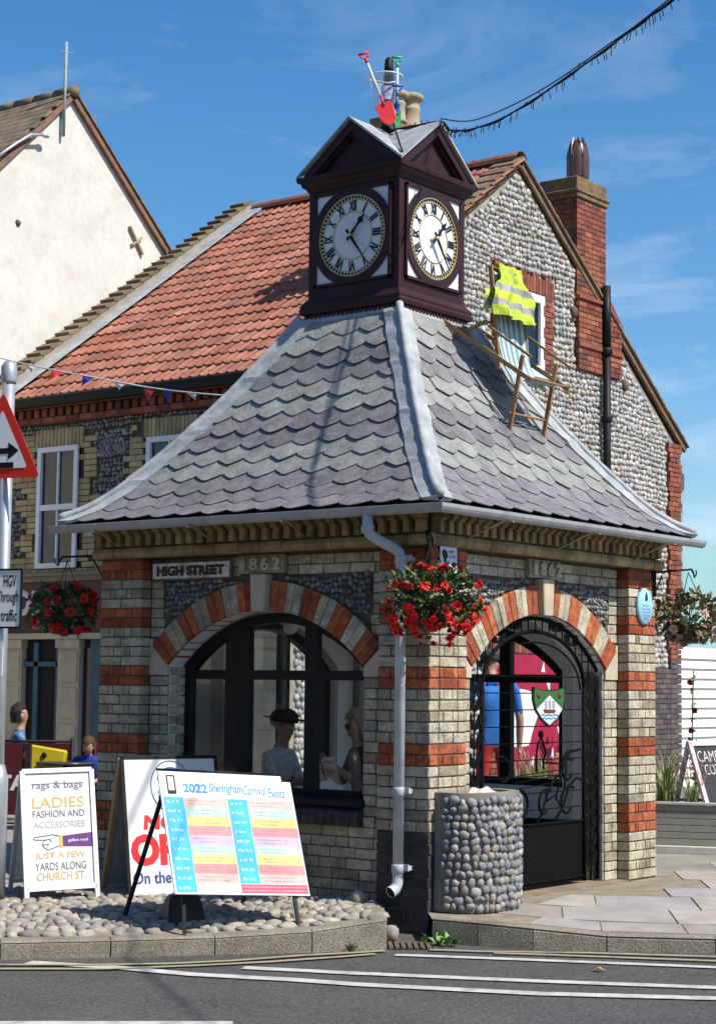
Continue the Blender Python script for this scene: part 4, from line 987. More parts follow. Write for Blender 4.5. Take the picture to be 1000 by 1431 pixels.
# ================================================================== THINGS FIXED TO THE KIOSK
hs_ = thing('street_sign', 'rusty white HIGH STREET name plate on the shaded wall', 'street sign', (-2.31, 0.085, 2.385))
mb = MB(); mb.obox((-2.31, .088, 2.385), X1 * .415, Y1 * .012, Vector((.0, 0, .075))); mb.build('rim', m_rust, hs_, bevel=.008)
mb = MB(); mb.obox((-2.31, .078, 2.385), X1 * .398, Y1 * .006, Z1 * .060); mb.build('plate', mat('rusty_white_enamel', (0.62, 0.60, 0.54), .6, .15, 10, stain=((0.15, 0.06, 0.025), .95), stain_scale=8), hs_, bevel=.003)
text('HIGH STREET', mat('sign_black', (0.025, 0.022, 0.02), .7, .3, 30, stain=((0.2, 0.09, 0.04), .5), stain_scale=25), hs_, (-2.31, .072, 2.383), X1, Z1, .70, .078, .004, 'lettering', bold=.06)
pl = thing('blue_plaque', 'pale blue oval heritage plaque on the right pier', 'plaque', (0.015, 2.99, 2.19))
mb = MB(); mb.lathe((0.0, 2.985, 2.185), [(.13, 0), (.13, .016), (.122, .026), (0, .028)], 32, axis=X1, sx=1.0, sy=1.0)
for i, v in enumerate(mb.v): mb.v[i] = (v[0] + .003, 2.985 + (v[1] - 2.985) * .92, 2.185 + (v[2] - 2.185) * 1.14)
mb.build('disc', mat('plaque_blue', (0.30, 0.55, 0.72), .5, .05), pl)
m_nv = mat('plaque_navy', (0.02, 0.05, 0.12), .5)
mb = MB(); mb.tube([(.034, 2.985 - .018, 2.235), (.034, 2.985 - .012, 2.275), (.034, 2.985, 2.30), (.034, 2.985 + .012, 2.275), (.034, 2.985 + .018, 2.235)], .003, 4); mb.bar((.034, 2.985, 2.235), (.034, 2.985, 2.295), .004, .004); mb.bar((.034, 2.965, 2.235), (.034, 3.005, 2.235), .004, .004); mb.build('emblem', m_nv, pl)
for i in range(5): scribble(pl, (.032, 2.985, 2.19 - i * .026), Y1, Z1, (.11, .155, .145, .12, .08)[i], .014, m_nv, 'plaque_lettering', i, .002)
nt_ = thing('notice', 'small white printed notice with a dog figure on the corner pier', 'notice', (0.012, 0.19, 2.36))
mb = MB(); mb.obox((.012, .19, 2.37), Y1 * .10, X1 * .004, Z1 * .13); mb.build('board', mat('notice_white', (.55, .58, .64), .5, .05), nt_)
mb = MB()
mb.add([(.0175, .19 + a, 2.37 + b) for a, b in ((-.085, .08), (-.06, .10), (-.02, .085), (-.01, .05), (-.03, .03), (-.02, -.02), (-.05, -.06), (-.055, -.01), (-.06, .03), (-.075, .05))], [tuple(range(10))]); mb.build('dog_figure', m_black, nt_)
for i in range(2): scribble(nt_, (.017, .235, 2.455 - i * .032), Y1, Z1, .095 - i * .02, .022, m_black, 'lettering', 30 + i)
# bench and lamp inside
bn = thing('bench', 'low dark bench along the back wall inside the shelter', 'bench', (-1.6, 2.5, 0.0))
mb = MB(); mb.box(-2.7, -.9, 2.35, 2.72, .40, .44); mb.build('seat', m_black, bn)
for x in (-2.6, -1.8, -1.0): mb = MB(); mb.box(x - .03, x + .03, 2.40, 2.68, .004, .40); mb.build('leg', m_black, bn)
gl_ = thing('globe_lamp', 'white globe lamp hanging from the shelter ceiling', 'lamp', (-2.2, 1.5, 2.0))
mb = MB(); mb.ball((-2.2, 1.15, 1.98), .06); mb.build('globe', mat('opal_glass', (.8, .8, .78), .3, .02), gl_); mb = MB(); mb.tube([(-2.2, 1.15, 2.03), (-2.2, 1.15, 2.52)], .008, 5); mb.build('stem', m_black, gl_)

# ================================================================== HOUSES BEHIND
# corner house: buff front on y = YF, flint gable on x = XG, ridge along x
XG, YF, XL = -6.0, 5.69, -10.62
YR, ZR, YB = 10.42, 8.66, 15.15
house = thing('corner_house', 'house with red tiled roof, flint gable and buff brick shop front behind the kiosk', 'house', (-8.3, 10.4, 0))
ZE = 5.22                                   # wall top at the eaves
WIN = [(-10.13, -9.40, 2.93, 4.47), (-8.22, -7.48, 2.93, 4.47)]; WG = (10.02, 11.07, 5.78, 6.88)
mb = MB(); xs_ = [XL - .3, -10.13, -9.40, -8.22, -7.48, XG]
for i_, (a, b) in enumerate(zip(xs_[:-1], xs_[1:])):
    for c, d in (((-.02, 2.93), (4.47, ZE)) if i_ in (1, 3) else ((-.02, ZE),)): mb.quad((a, YF, c), (b, YF, c), (b, YF, d), (a, YF, d))
front = mb.build('front_wall', m_mortar, house, fix=False)
def gtop(y): return 5.1 + (y - YF) * (8.55 - 5.1) / (YR - YF) if y < YR else 5.2 + (YB - .15 - y) * (8.55 - 5.2) / (YB - .15 - YR)
mb = MB(); ys_ = [YF, WG[0], YR, WG[1], YB - .15]
for i_, (a, b) in enumerate(zip(ys_[:-1], ys_[1:])):
    if i_ in (1, 2): mb.quad((XG, a, -.02), (XG, b, -.02), (XG, b, WG[2]), (XG, a, WG[2])); mb.quad((XG, a, WG[3]), (XG, b, WG[3]), (XG, b, gtop(b)), (XG, a, gtop(a)))
    else: mb.quad((XG, a, -.02), (XG, b, -.02), (XG, b, gtop(b)), (XG, a, gtop(a)))
gable = mb.build('gable_wall', m_flintm, house, fix=False)
mb = MB(); mb.quad((XL - .3, YB - .15, 0), (XG, YB - .15, 0), (XG, YB - .15, 5.2), (XL - .3, YB - .15, 5.2)); mb.add([(XL - .3, YF, 0), (XL - .3, YB - .15, 0), (XL - .3, YB - .15, 5.2), (XL - .3, YR, 8.5), (XL - .3, YF, 5.2)], [(0, 1, 2, 3, 4)]); mb.build('rear_wall', m_mortar, house, fix=False)
sl_ = (ZR - 5.25) / (YR - YF); nz = Vector((0, -sl_, 1)).normalized(); up = Vector((0, 1, sl_)).normalized()
# roof deck
mb = MB(); E0 = Vector((0, YF - .22, 5.25 - .22 * sl_)); 
mb.quad((XL - .38, E0.y, E0.z - .03), (XG + .03, E0.y, E0.z - .03), (XG + .03, YR, ZR - .03), (XL - .38, YR, ZR - .03)); mb.quad((XL - .38, YR, ZR - .03), (XG + .03, YR, ZR - .03), (XG + .03, YB + .02, 5.24), (XL - .38, YB + .02, 5.24))
hroof = mb.build('roof', m_btile, house)
# double-roman tiles
TW, TE = 0.292, 0.302
def v_tile(seed):
    rnd = random.Random(seed); prof = []
    for k in range(13):
        x = -0.5 + k / 12; ph = (x + .5) * 2 % 1.0
        h = 0.075 * max(0, math.sin(math.pi * min(1, max(0, (ph - .60) / .40)))) if ph > .6 else 0.0
        prof.append((x, h))
    vs = []; th = .065
    for y in (0, 1.12): vs += [Vector((x, y, h + (0.08 if y == 0 else 0.0) + rnd.uniform(-.008, .008))) for x, h in prof]
    n = len(prof); vs += [Vector((x, 0, h + .08 - th)) for x, h in prof]
    fs = [(i, i + 1, n + i + 1, n + i) for i in range(n - 1)] + [(2 * n + i, 2 * n + i + 1, i + 1, i) for i in range(n - 1)]
    return vs, fs, False
TILES = [v_tile(i) for i in range(3)]
random.seed(15); it = []
slope_len = math.hypot(YR - E0.y, ZR - E0.z); nrow = int(slope_len / TE); TE = slope_len / (nrow + .15)
for i in range(nrow):
    x = XL + 0.10; k = 0
    while x < XG + .02:
        c = Vector((x + TW / 2, 0, 0)) + Vector((0, E0.y, E0.z)) + up * (i * TE + random.uniform(-.006, .006) - .02) + nz * random.uniform(0, .006)
        m_ = frame_matrix(c, X1, up, nz, TW * 1.02, TE, .30)
        it.append((random.randrange(3), m_ @ Matrix.Rotation(random.gauss(0, .008), 4, 'Z'), m_rtile, prio(c + up * .15, 1))); x += TW
pieces('roof_tile', hroof, TILES, it, 300, 0.0, 'roof_tile_field')
# ridge tiles
x = XL - .05
while x < XG + .05:
    mb = MB(); e = min(x + .40, XG + .08); n = 8; mb.smooth = True
    arcp = [(.125 * math.cos(a), .11 * math.sin(a)) for a in np.linspace(-.15, math.pi + .15, n)]
    for (a0, b0), (a1, b1) in zip(arcp[:-1], arcp[1:]): mb.quad((x, YR + a0, ZR + b0), (e, YR + a0 * 1.04, ZR + b0 * 1.04), (e, YR + a1 * 1.04, ZR + b1 * 1.04), (x, YR + a1, ZR + b1))
    mb.build('ridge_tile', m_rtile, hroof, fix=False); x = e
# left verge: raised coping tiles and lead flashing
n = 30
for i in range(n):
    a = i / n; c0 = Vector((0, E0.y - .05, E0.z)) + up * (slope_len * 1.01 * a); c1 = Vector((0, E0.y - .05, E0.z)) + up * (slope_len * 1.01 * (a + 1 / n) + .05); mb = MB()
    mb.hexa([Vector((XL - .36, 0, 0)) + c0 + nz * .12, Vector((XL - .08, 0, 0)) + c0 + nz * .12, Vector((XL - .08, 0, 0)) + c1 + nz * .10, Vector((XL - .36, 0, 0)) + c1 + nz * .10,
             Vector((XL - .36, 0, 0)) + c0 + nz * .185, Vector((XL - .08, 0, 0)) + c0 + nz * .185, Vector((XL - .08, 0, 0)) + c1 + nz * .125, Vector((XL - .36, 0, 0)) + c1 + nz * .125])
    mb.build('coping_tile', m_btile, house)
mb = MB(); mb.obox(Vector((XL - .22, E0.y - .05, E0.z)) + up * slope_len / 2 + nz * .03, X1 * .13, up * slope_len / 2, nz * .09); mb.build('parapet', mat('parapet_render', (.28, .25, .2), .9, .2, 4), house)
mb = MB(); mb.obox(Vector((XL + .03, E0.y - .03, E0.z)) + up * slope_len / 2 + nz * .045, X1 * .125, up * slope_len / 2, nz * .006); mb.build('lead_flashing', m_lead, house)
# gutter, red brick cornice, flint band on the front
mb = MB(); mb.box(XL - .25, XG, E0.y - .10, E0.y + .03, E0.z - .13, E0.z - .005); mb.build('gutter', m_black, house, bevel=.02)
mb = MB(); mb.box(XL - .3, XG + .05, YF - .10, YF, 4.97, 5.12); mb.box(XL - .3, XG + .02, YF - .05, YF, 4.78, 4.84); mb.build('brick_cornice', m_oldred, house)
it = []
x = XL - .28
while x < XG:
    it.append((random.randrange(4), frame_matrix((x + .05, YF - .055, 4.905), X1, Y1, Z1, .085, .10, .10), m_oldred, prio((x, YF, 4.9), .09))); x += .145
x = XL - .28
while x < XG:
    for zz_ in (5.155, 4.815): it.append((random.randrange(4), frame_matrix((x + .11, YF - .07 if zz_ > 5 else YF - .05, zz_), X1, Y1, Z1, .212, .12, .062), m_oldred, prio((x, YF, 4.9), .2)))
    x += .222
pieces('cornice_brick', front, BRICKS, it, 120, 0.0, 'cornice_brick_field')
# front brickwork with window openings and flint panels
FLP = [(-9.17, -8.50, 4.30, 4.62), (-9.06, -8.60, 4.00, 4.62), (-9.17, -8.50, 3.82, 4.02), (-9.10, -8.95, 3.0, 3.5), (-10.72, -10.55, 3.08, 3.95), (-10.66, -10.42, 3.35, 3.60), (-10.66, -10.42, 3.1, 3.22), (-10.66, -10.42, 3.82, 3.95)]
def inrect(u, z, rs, g=0): return any(a - g < u < b + g and c - g < z < d + g for a, b, c, d in rs)
random.seed(17); it = []; fi = []
m_hb = mat('house_buff_brick', [(0.30, 0.24, 0.13), (0.37, 0.30, 0.17), (0.42, 0.35, 0.21), (0.33, 0.26, 0.15)], .92, .25, 7, .5, 60, fine=.15, stain=((.15, .12, .07), .35))
for k in range(int(2.88 / CO), int(4.78 / CO)):
    z = k * CO + CO / 2
    if 4.66 < z < 4.76: continue
    u = XL - .28 + (0.11 if k % 2 else 0)
    while u < XG - .02:
        ln = .225 if random.random() > .15 else .115; um = u + ln / 2
        lint = any(a - .12 < um < b + .12 and d < z < d + .24 for a, b, c, d in WIN)
        if not inrect(um, z, WIN, .0) and not inrect(um, z, FLP) and not lint:
            it.append((random.randrange(4), frame_matrix((um, YF - .004, z), X1, Y1, Z1, ln - .01, .05, CO - .01), m_hb, prio((um, YF, z), ln)))
        u += ln
for a, b, c, d in WIN:
    n = 13
    for i in range(n):
        t = (i + .5) / n - .5; u = (a + b) / 2 + t * (b - a + .12); m_ = frame_matrix((u + t * .02, YF - .012, d + .115), X1, Y1, Z1, (b - a + .12) / n - .008, .06, .225) 
        it.append((0, Matrix.Translation((u, 0, d)) @ Matrix.Rotation(-t * .35, 4, 'Y') @ Matrix.Translation((-u, 0, -d)) @ m_ if False else m_, m_hb, prio((u, YF, d), .2)))
pieces('brick', front, BRICKS, it, 180, 0.0, 'brick_field')
def flints(rs, f, uu, nn_, par, sz, mt, jit=.25, limit=40, thick=.05, cut=None, off=0.0, name='flint', sf='flint_field', rot=.35):
    out = []
    for a, b, c, d in rs:
        z = c + sz / 2
        while z < d:
            rh = sz * random.uniform(.8, 1.15); ph_ = random.uniform(0, 6); u = a + random.uniform(0, sz * .5)
            while u < b:
                wd = sz * random.uniform(.6, 1.5); um = u + wd / 2; zj = sz * .30 * math.sin(um * 2.3 + z * 1.7) + random.gauss(0, sz * .10)
                if um < b and (cut is None or cut(um, z)):
                    ce = f(um, z + zj) + nn_ * off; ro = random.gauss(0, rot); ud = uu * math.cos(ro) + Z1 * math.sin(ro); vd = -uu * math.sin(ro) + Z1 * math.cos(ro)
                    out.append((random.randrange(5), frame_matrix(ce, ud, vd, nn_, wd * random.uniform(.88, 1.05), rh * random.uniform(.85, 1.1), thick * random.uniform(.8, 1.2)), mt, prio(ce, wd)))
                u += wd
            z += rh * .97
    pieces(name, par, PEBS, out, limit, 0.0, sf)
flints(FLP + [(XL - .2, XG, 4.655, 4.765)], lambda u, z: Vector((u, YF - .012, z)), X1, -Y1, front, .06, m_flintd, limit=100, thick=.035)
# sash windows
def sash(par, f, uu, nn_, a, b, c, d, bars=1, m=m_upvc, fw=.065, meet=True):
    P = lambda u, z, o: f(u, z) + nn_ * o
    def rect(mb, u0, u1, z0, z1, o, t): mb.obox(P((u0 + u1) / 2, (z0 + z1) / 2, o), uu * (u1 - u0) / 2, nn_ * t, Z1 * (z1 - z0) / 2)
    mb = MB(); rect(mb, a, a + fw, c, d, .0, .03); rect(mb, b - fw, b, c, d, .0, .03); rect(mb, a + fw, b - fw, d - fw, d, .0, .03); rect(mb, a + fw, b - fw, c, c + fw, .0, .03)
    w_ = mb.build('window', m, par)
    zm = (c + d) / 2
    if meet:
        mb = MB(); rect(mb, a + fw, b - fw, zm - .035, zm + .035, .0, .026); mb.build('meeting_rail', m, w_)
    for k in range(bars):
        u = a + (b - a) * (k + 1) / (bars + 1); mb = MB(); rect(mb, u - .012, u + .012, c + fw, d - fw, -.002, .018); mb.build('glazing_bar', m, w_)
    mb = MB(); q = [P(a + fw, c + fw, -.012), P(b - fw, c + fw, -.012), P(b - fw, d - fw, -.012), P(a + fw, d - fw, -.012)]; mb.add(q, [(0, 1, 2, 3)]); mb.build('pane', m_hglass, w_, fix=False)
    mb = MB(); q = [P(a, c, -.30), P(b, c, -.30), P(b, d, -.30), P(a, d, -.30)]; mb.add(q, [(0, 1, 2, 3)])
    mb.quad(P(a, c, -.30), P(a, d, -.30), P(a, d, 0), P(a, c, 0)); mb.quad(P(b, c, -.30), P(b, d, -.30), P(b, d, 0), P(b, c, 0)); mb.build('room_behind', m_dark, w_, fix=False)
    mb = MB()
    for k in range(7):
        u0 = a + fw + (b - a - 2 * fw) * k / 7; u1 = a + fw + (b - a - 2 * fw) * (k + 1) / 7
        if 1 <= k <= 5: continue
        mb.add([P(u0, c + .1, -.10 - .03 * (k % 2)), P(u1, c + .1, -.13 + .03 * (k % 2)), P(u1, d - .06, -.13 + .03 * (k % 2)), P(u0, d - .06, -.10 - .03 * (k % 2))], [(0, 1, 2, 3)])
    mb.build('curtain', mat('net_curtain', (.12, .13, .14), .9, .3, 9), w_, fix=False)
    return w_
# cut the front wall: recessed boxes stand slightly proud of the mortar plane instead of holes
for a, b, c, d in WIN: sash(front, lambda u, z: Vector((u, YF - .035, z)), X1, -Y1, a, b, c, d)
# shop front: sill band, fascia, pilasters, doorway
mb = MB(); mb.box(XL - .28, XG, YF - .12, YF, 2.76, 2.875); mb.box(XL - .28, XG, YF - .17, YF - .02, 2.83, 2.862); mb.build('sill_band', mat('dark_stone_band', (.20, .175, .13), .9, .25, 5), house)
mb = MB(); mb.box(XL - .28, XG, YF - .09, YF, 2.115, 2.757); fas = mb.build('shop_fascia', m_maroon, house)
mb = MB(); mb.box(XL - .28, XG, YF - .14, YF, 2.04, 2.112); mb.build('fascia_sill', m_stone, house)
m_lt = mat('sign_white', (.62, .63, .64), .5, .04)
text('COSTA', m_lt, fas, (-10.09, YF - .09, 2.50), X1, Z1, 1.15, .33, .02, 'fascia_lettering', bold=.05)
text('COFFEE', mat('sign_grey', (.30, .22, .22), .5), fas, (-9.74, YF - .09, 2.22), X1, Z1, .75, .12, .012, 'fascia_lettering', bold=.03)
for a, b in ((-9.62, -9.24), (-10.72, -10.28), (-7.9, -7.45), (-6.4, -6.02)):
    mb = MB(); mb.box(a, b, YF - .10, YF, 0, 2.04); mb.box(a - .02, b + .02, YF - .13, YF, 0, .35); mb.box(a - .02, b + .02, YF - .13, YF, 1.93, 2.035)
    for z in (.8, 1.25, 1.7): mb.box(a + .03, b - .03, YF - .112, YF, z - .19, z + .19)
    mb.build('pilaster', m_stone, house)
mb = MB(); mb.box(-9.05, -8.90, YF - .08, YF, 0, 2.04); mb.build('teal_post', mat('teal_paint', (.03, .09, .14), .5), house)
mb = MB(); mb.box(-9.235, -9.055, YF - .03, YF - .005, .6, 2.035); mb.box(-8.895, -7.91, YF - .03, YF - .005, .6, 2.035); mb.box(-7.44, -6.41, YF - .03, YF - .005, .6, 2.035); mb.build('shop_glass', mat('dark_shop_glass', (.02, .022, .025), .08, .1, 2, spec=.5), house)
mb = MB(); mb.box(-9.235, -6.41, YF - .05, YF - .002, 0, .6); mb.build('stall_riser', m_maroon, house)
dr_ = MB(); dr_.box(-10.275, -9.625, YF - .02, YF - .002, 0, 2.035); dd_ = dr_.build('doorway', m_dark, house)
mb = MB(); mb.box(-10.10, -10.02, YF - .06, YF - .02, 0, 2.0); mb.box(-9.70, -9.64, YF - .06, YF - .02, 0, 2.03); mb.box(-10.275, -9.64, YF - .06, YF - .02, 1.70, 1.76); mb.build('door_frame', MATS['teal_paint'], dd_)

# ---------------------------------------------------------------- flint gable
fG = lambda u, z: Vector((XG + .012, u, z))
STY = (11.93, 13.15)
def okg(u, z):
    top = min(5.1 + (u - YF) * (8.55 - 5.1) / (YR - YF), 5.2 + (YB - .15 - u) * (8.55 - 5.2) / (YB - .15 - YR)) - .09
    if z > top: return False
    if WG[0] - .26 < u < WG[1] + .27 and WG[2] - .12 < z < WG[3] + .30: return False
    if STY[0] - .03 < u < STY[1] + .03 and z > 6.03: return False
    if u > 14.60 and z < 5.25: return False
    if 9.72 < u < 11.75 and z < 2.18: return False
    if u > 13.6 and z < 1.85: return False
    return True
random.seed(23)
flints([(YF + .1, YB - .2, .3, 8.6)], fG, Y1, X1, gable, .086, m_flint, limit=300, thick=.058, cut=okg, rot=.6, jit=.5)
it = []
def gb(u0, u1, z0, z1, off=0.0, m=m_oldred, dep=.07):
    c = Vector((XG + off + dep / 2 - .02, (u0 + u1) / 2, (z0 + z1) / 2)); it.append((random.randrange(4), frame_matrix(c, Y1, X1, Z1, u1 - u0 - .01, dep, z1 - z0 - .01), m, prio(c, max(u1 - u0, z1 - z0))))
def brickarea(u0, u1, z0, z1, off=0.0, m=m_oldred, jag=0.0, keep=None):
    k = int(round(z0 / CO))
    while (k + 1) * CO <= z1 + .02:
        u = u0 - (jag if k % 4 < 2 else 0); e_ = u1 + (jag if k % 4 < 2 else 0); first = k % 2
        while u < e_ - .03:
            ln = .112 if first else .225; first = 0; b = min(u + ln, e_)
            if e_ - b < .05: b = e_
            if keep is None or keep((u + b) / 2, k * CO): gb(u, b, k * CO, (k + 1) * CO, off, m)
            u = b
        k += 1
brickarea(WG[0] - .20, WG[0] - .0, WG[2] - .05, WG[3], .01, jag=.04); brickarea(WG[1], WG[1] + .20, WG[2] - .05, WG[3], .01, jag=.04)
n = 19
for i in range(n): 
    u = WG[0] - .22 + i * (WG[1] - WG[0] + .44) / n; gb(u, u + (WG[1] - WG[0] + .44) / n, WG[3] + .005, WG[3] + .225 + (.06 if i % 4 in (0, 1) else 0), .012)
for i in range(24):
    u = 9.74 + i * .083; gb(u, u + .083, 1.95, 2.16, .012)
brickarea(9.74, 9.92, 0.3, 1.95, .01); 
m_dkb = mat('dark_quoin_brick', [(.06, .05, .055), (.10, .08, .08), (.13, .10, .09)], .85, .25, 6, .4, 60)
brickarea(14.66, YB - .15, 1.95, 5.24, .012, jag=.05); brickarea(13.62, 14.66, .3, 1.85, .012, m_dkb); brickarea(14.66, YB - .15, .3, 1.95, .012, m_dkb)
# stacks: breast + shoulders + stack
STX0, STX1 = XG - .56, XG + .05
stack_parts = []
def stack(y0, y1, zb, ztop, STX0, name):
    mb = MB(); mb.box(STX0, STX1 - .006, y0 + .006, y1 - .006, zb, ztop); core = mb.build(name, m_mortar, house)
    its = []
    for k in range(int(zb / CO), int(ztop / CO)):
        z = k * CO + CO / 2
        # +x face
        u = y0; first = k % 2
        while u < y1 - .02:
            ln = .11 if first else .215; first = 0; b = min(u + ln, y1)
            if y1 - b < .05: b = y1
            c = Vector((STX1 - .04, (u + b) / 2, z)); its.append((random.randrange(4), frame_matrix(c, Y1, X1, Z1, b - u - .01, .085, CO - .01), m_oldred, prio(c, b - u))); u = b
        x = STX1 - .09; first = k % 2 == 0
        while x > STX0 + .02:
            ln = .11 if first else .215; first = 0; b = max(x - ln, STX0)
            c = Vector(((x + b) / 2, y0 + .04, z)); its.append((random.randrange(4), frame_matrix(c, X1, Y1, Z1, x - b - .01, .085, CO - .01), m_oldred, prio(c, x - b))); x = b
    return core, its
c1, i1_ = stack(11.92, 12.74, 6.9, 8.50, STX0, 'chimney_stack'); pieces('brick', c1, BRICKS, i1_, 150, 0.0, 'brick_field')
c2, i2_ = stack(7.34, 8.34, 6.0, 8.20, XG - .16, 'chimney_stack'); pieces('brick', c2, BRICKS, i2_, 60, 0.0, 'brick_field')
m_cap = mat('lichened_cap_brick', [(.15, .10, .06), (.20, .14, .075), (.12, .085, .06)], .95, .4, 9, .8, 30, stain=((.24, .19, .06), .6), stain_scale=5)
for cc_, y0, y1, zt, STX0 in ((c1, 11.92, 12.74, 8.50, XG - .56), (c2, 7.34, 8.34, 8.20, XG - .16)):
    mb = MB(); mb.box(STX0 - .03, STX1 + .03, y0 - .03, y1 + .03, zt - .02, zt + .05); mb.box(STX0 - .05, STX1 + .05, y0 - .05, y1 + .05, zt + .05, zt + .10); mb.box(STX0 - .015, STX1 + .015, y0 - .015, y1 + .015, zt + .10, zt + .29)
    mb.build('cap', m_cap, cc_, bevel=.012)
mb = MB(); mb.add([(XG, STY[0], 6.0), (XG, STY[1], 6.0), (XG, STY[1], 6.72), (XG, 12.76, 7.08), (XG, 12.76, 7.5), (XG, STY[0], 7.5)], [tuple(range(6))])
for i, v in enumerate(mb.v): mb.v[i] = (v[0] + .028, v[1], v[2])
mb.prism([(XG + .02, STY[0] + .01, 6.02), (XG + .02, STY[1] - .01, 6.02), (XG + .02, STY[1] - .01, 6.70), (XG + .02, 12.75, 7.06), (XG + .02, 12.75, 6.9), (XG + .02, STY[0] + .01, 6.9)][:4] + [(XG + .02, STY[0] + .01, 7.06)], X1 * .01)
br_ = mb.build('chimney_breast', m_mortar, house)
brickarea(STY[0], STY[1], 6.0, 7.0, .03, keep=lambda u, z: z < 6.70 + max(0, (STY[1] - u - .08)) * .95)
pieces('brick', gable, BRICKS, it, 260, 0.0, 'brick_field')
mb = MB(); mb.box(XG + .02, XG + .10, STY[0] - .01, 12.80, 7.02, 7.07); mb.box(XG + .02, XG + .10, STY[0] - .01, STY[1] + .02, 6.33, 6.39)
mb.bar((XG + .06, 12.78, 7.10), (XG + .06, STY[1] + .02, 6.72), .09, .05, (1, 0, 0)); mb.build('weathering_course', m_oldred, br_)
# pots and cowl
mb = MB(); mb.lathe((XG - .22, 12.40, 8.80), [(.12, 0), (.145, .03), (.155, .12), (.158, .34), (.145, .48), (.115, .58), (.08, .64), (.04, .66), (0, .665)], 18)
for k in range(6):
    a = k * math.pi / 3; mb.prism([(XG - .22 + rr_ * math.cos(a + t), 12.40 + rr_ * math.sin(a + t), 8.80 + z) for t, z, rr_ in ((-.46, .10, .165), (.46, .10, .165), (.46, .42, .165), (.30, .58, .13), (0, .70, .085), (-.30, .58, .13), (-.46, .42, .165))], Vector((-math.cos(a), -math.sin(a), 0)) * .02)
mb.build('cowl', mat('brown_cowl', (.10, .05, .045), .4, .15, 8, metal=.3, spec=.5), c1)
mb = MB(); mb.box(XG - .30, XG - .10, 12.26, 12.54, 8.77, 8.81); mb.build('pot_base', m_cap, c1)
m_pot = mat('buff_pot', (.36, .29, .20), .85, .2, 6, .3, 40, stain=((.16, .12, .08), .4))
for y, x, hh in ((7.72, XG - .06, .40), (8.02, XG - .05, .44)):
    mb = MB(); mb.lathe((x, y, 8.50), [(.14, 0), (.145, .03), (.125, .05), (.115, .22), (.125, .24), (.125, .26), (.11, .28), (.115, .34), (.135, hh - .08), (.16, hh - .06), (.165, hh - .02), (.15, hh), (.11, hh), (.10, hh - .1)], 16); mb.build('chimney_pot', m_pot, c2)
# verges with tile undercloak
for (ya, za), (yb, zb_) in (((YF - .2, E0.z + .02), (YR, ZR + .02)), ((YR, ZR + .02), (YB + .06, 5.22))):
    n = 22; A = Vector((XG, ya, za)); B = Vector((XG, yb, zb_)); d = (B - A).normalized(); nn3 = Vector((0, -d.z, d.y)) if d.y > 0 else Vector((0, d.z, -d.y))
    for i in range(n):
        p0 = A + (B - A) * (i / n); p1 = A + (B - A) * ((i + 1) / n) ; mb = MB()
        mb.hexa([p0 + X1 * -.30 + nn3 * .00, p0 + X1 * .10 + nn3 * .0, p1 + X1 * .10 + nn3 * -.0, p1 + X1 * -.30 - nn3 * .0, p0 + X1 * -.30 + nn3 * .04, p0 + X1 * .10 + nn3 * .04, p1 + X1 * .10 + nn3 * .018, p1 + X1 * -.30 + nn3 * .018]); mb.build('verge_tile', m_btile, house)
    mb = MB(); mb.bar(A + X1 * .04 - nn3 * .05, B + X1 * .04 - nn3 * .05, .05, .08, nn3); mb.build('verge_board', mat('verge_mortar', (.16, .10, .065), .95, .3, 6), house)
# gable window, pipe, tie plates
wg = sash(gable, lambda u, z: Vector((XG + .02, u, z)), Y1, X1, *WG, bars=0, m=mat('white_upvc', (.72, .74, .76), .35, .03), fw=.11, meet=False)
mb = MB(); mb.box(XG, XG + .14, WG[0] - .05, WG[1] + .06, WG[2] - .07, WG[2] + .005); mb.build('window_sill', mat('white_upvc', (.72, .74, .76)), gable)
mb = MB(); mb.tube([(XG + .12, 12.63, 7.30), (XG + .12, 12.64, 6.35)], .062, 12); mb.lathe((XG + .12, 12.64, 6.28), [(.062, 0), (.085, .02), (.085, .10), (.062, .12)], 12); mb.tube([(XG + .12, 12.64, 6.35), (XG + .12, 12.65, 3.0)], .055, 12); mb.lathe((XG + .12, 12.645, 5.30), [(.055, 0), (.075, .02), (.075, .10), (.055, .12)], 12)
mb.build('soil_pipe', m_black, gable)
for yy_, zz_ in ((11.85, 6.80), (13.30, 5.95)): mb = MB(); mb.lathe((XG + .05, yy_, zz_), [(.09, 0), (.06, .03), (0, .035)], 10, axis=X1); mb.build('tie_plate', m_rust, gable)
# red mural panel under the soldier arch
mu = thing('red_mural', 'deep red painted board with white patches on the flint wall behind the kiosk', 'mural', (XG + .03, 10.8, .2))
mb = MB(); mb.box(XG + .02, XG + .06, 9.93, 11.72, .25, 1.94); mb.build('board', mat('crimson_board', (.34, .012, .05), .6, .08, 4), mu)
m_wp = mat('mural_white', (.68, .68, .70), .6, .05)
mb = MB(); mb.add([(XG + .064, 10.45 + .42 * math.cos(a) * (1 + .25 * math.sin(3 * a)), 1.10 + .45 * math.sin(a) * (1 + .15 * math.cos(2 * a))) for a in np.linspace(0, 2 * math.pi, 25)[:-1]], [tuple(range(24))]); mb.build('white_patch', m_wp, mu)
random.seed(5)
for y, z, a in ((11.02, 1.78, .1), (11.16, 1.52, 2.9), (11.25, .62, .2), (10.95, .48, 0), (10.75, .52, .4), (11.36, 1.38, 3.1), (11.45, .95, 1.2)):
    mb = MB(); mb.add([(XG + .066, y + .085 * math.sin(a + t) , z + .085 * math.cos(a + t)) for t in (0, 2.5, 3.8)], [(0, 1, 2)]); mb.build('white_triangle', m_wp, mu)

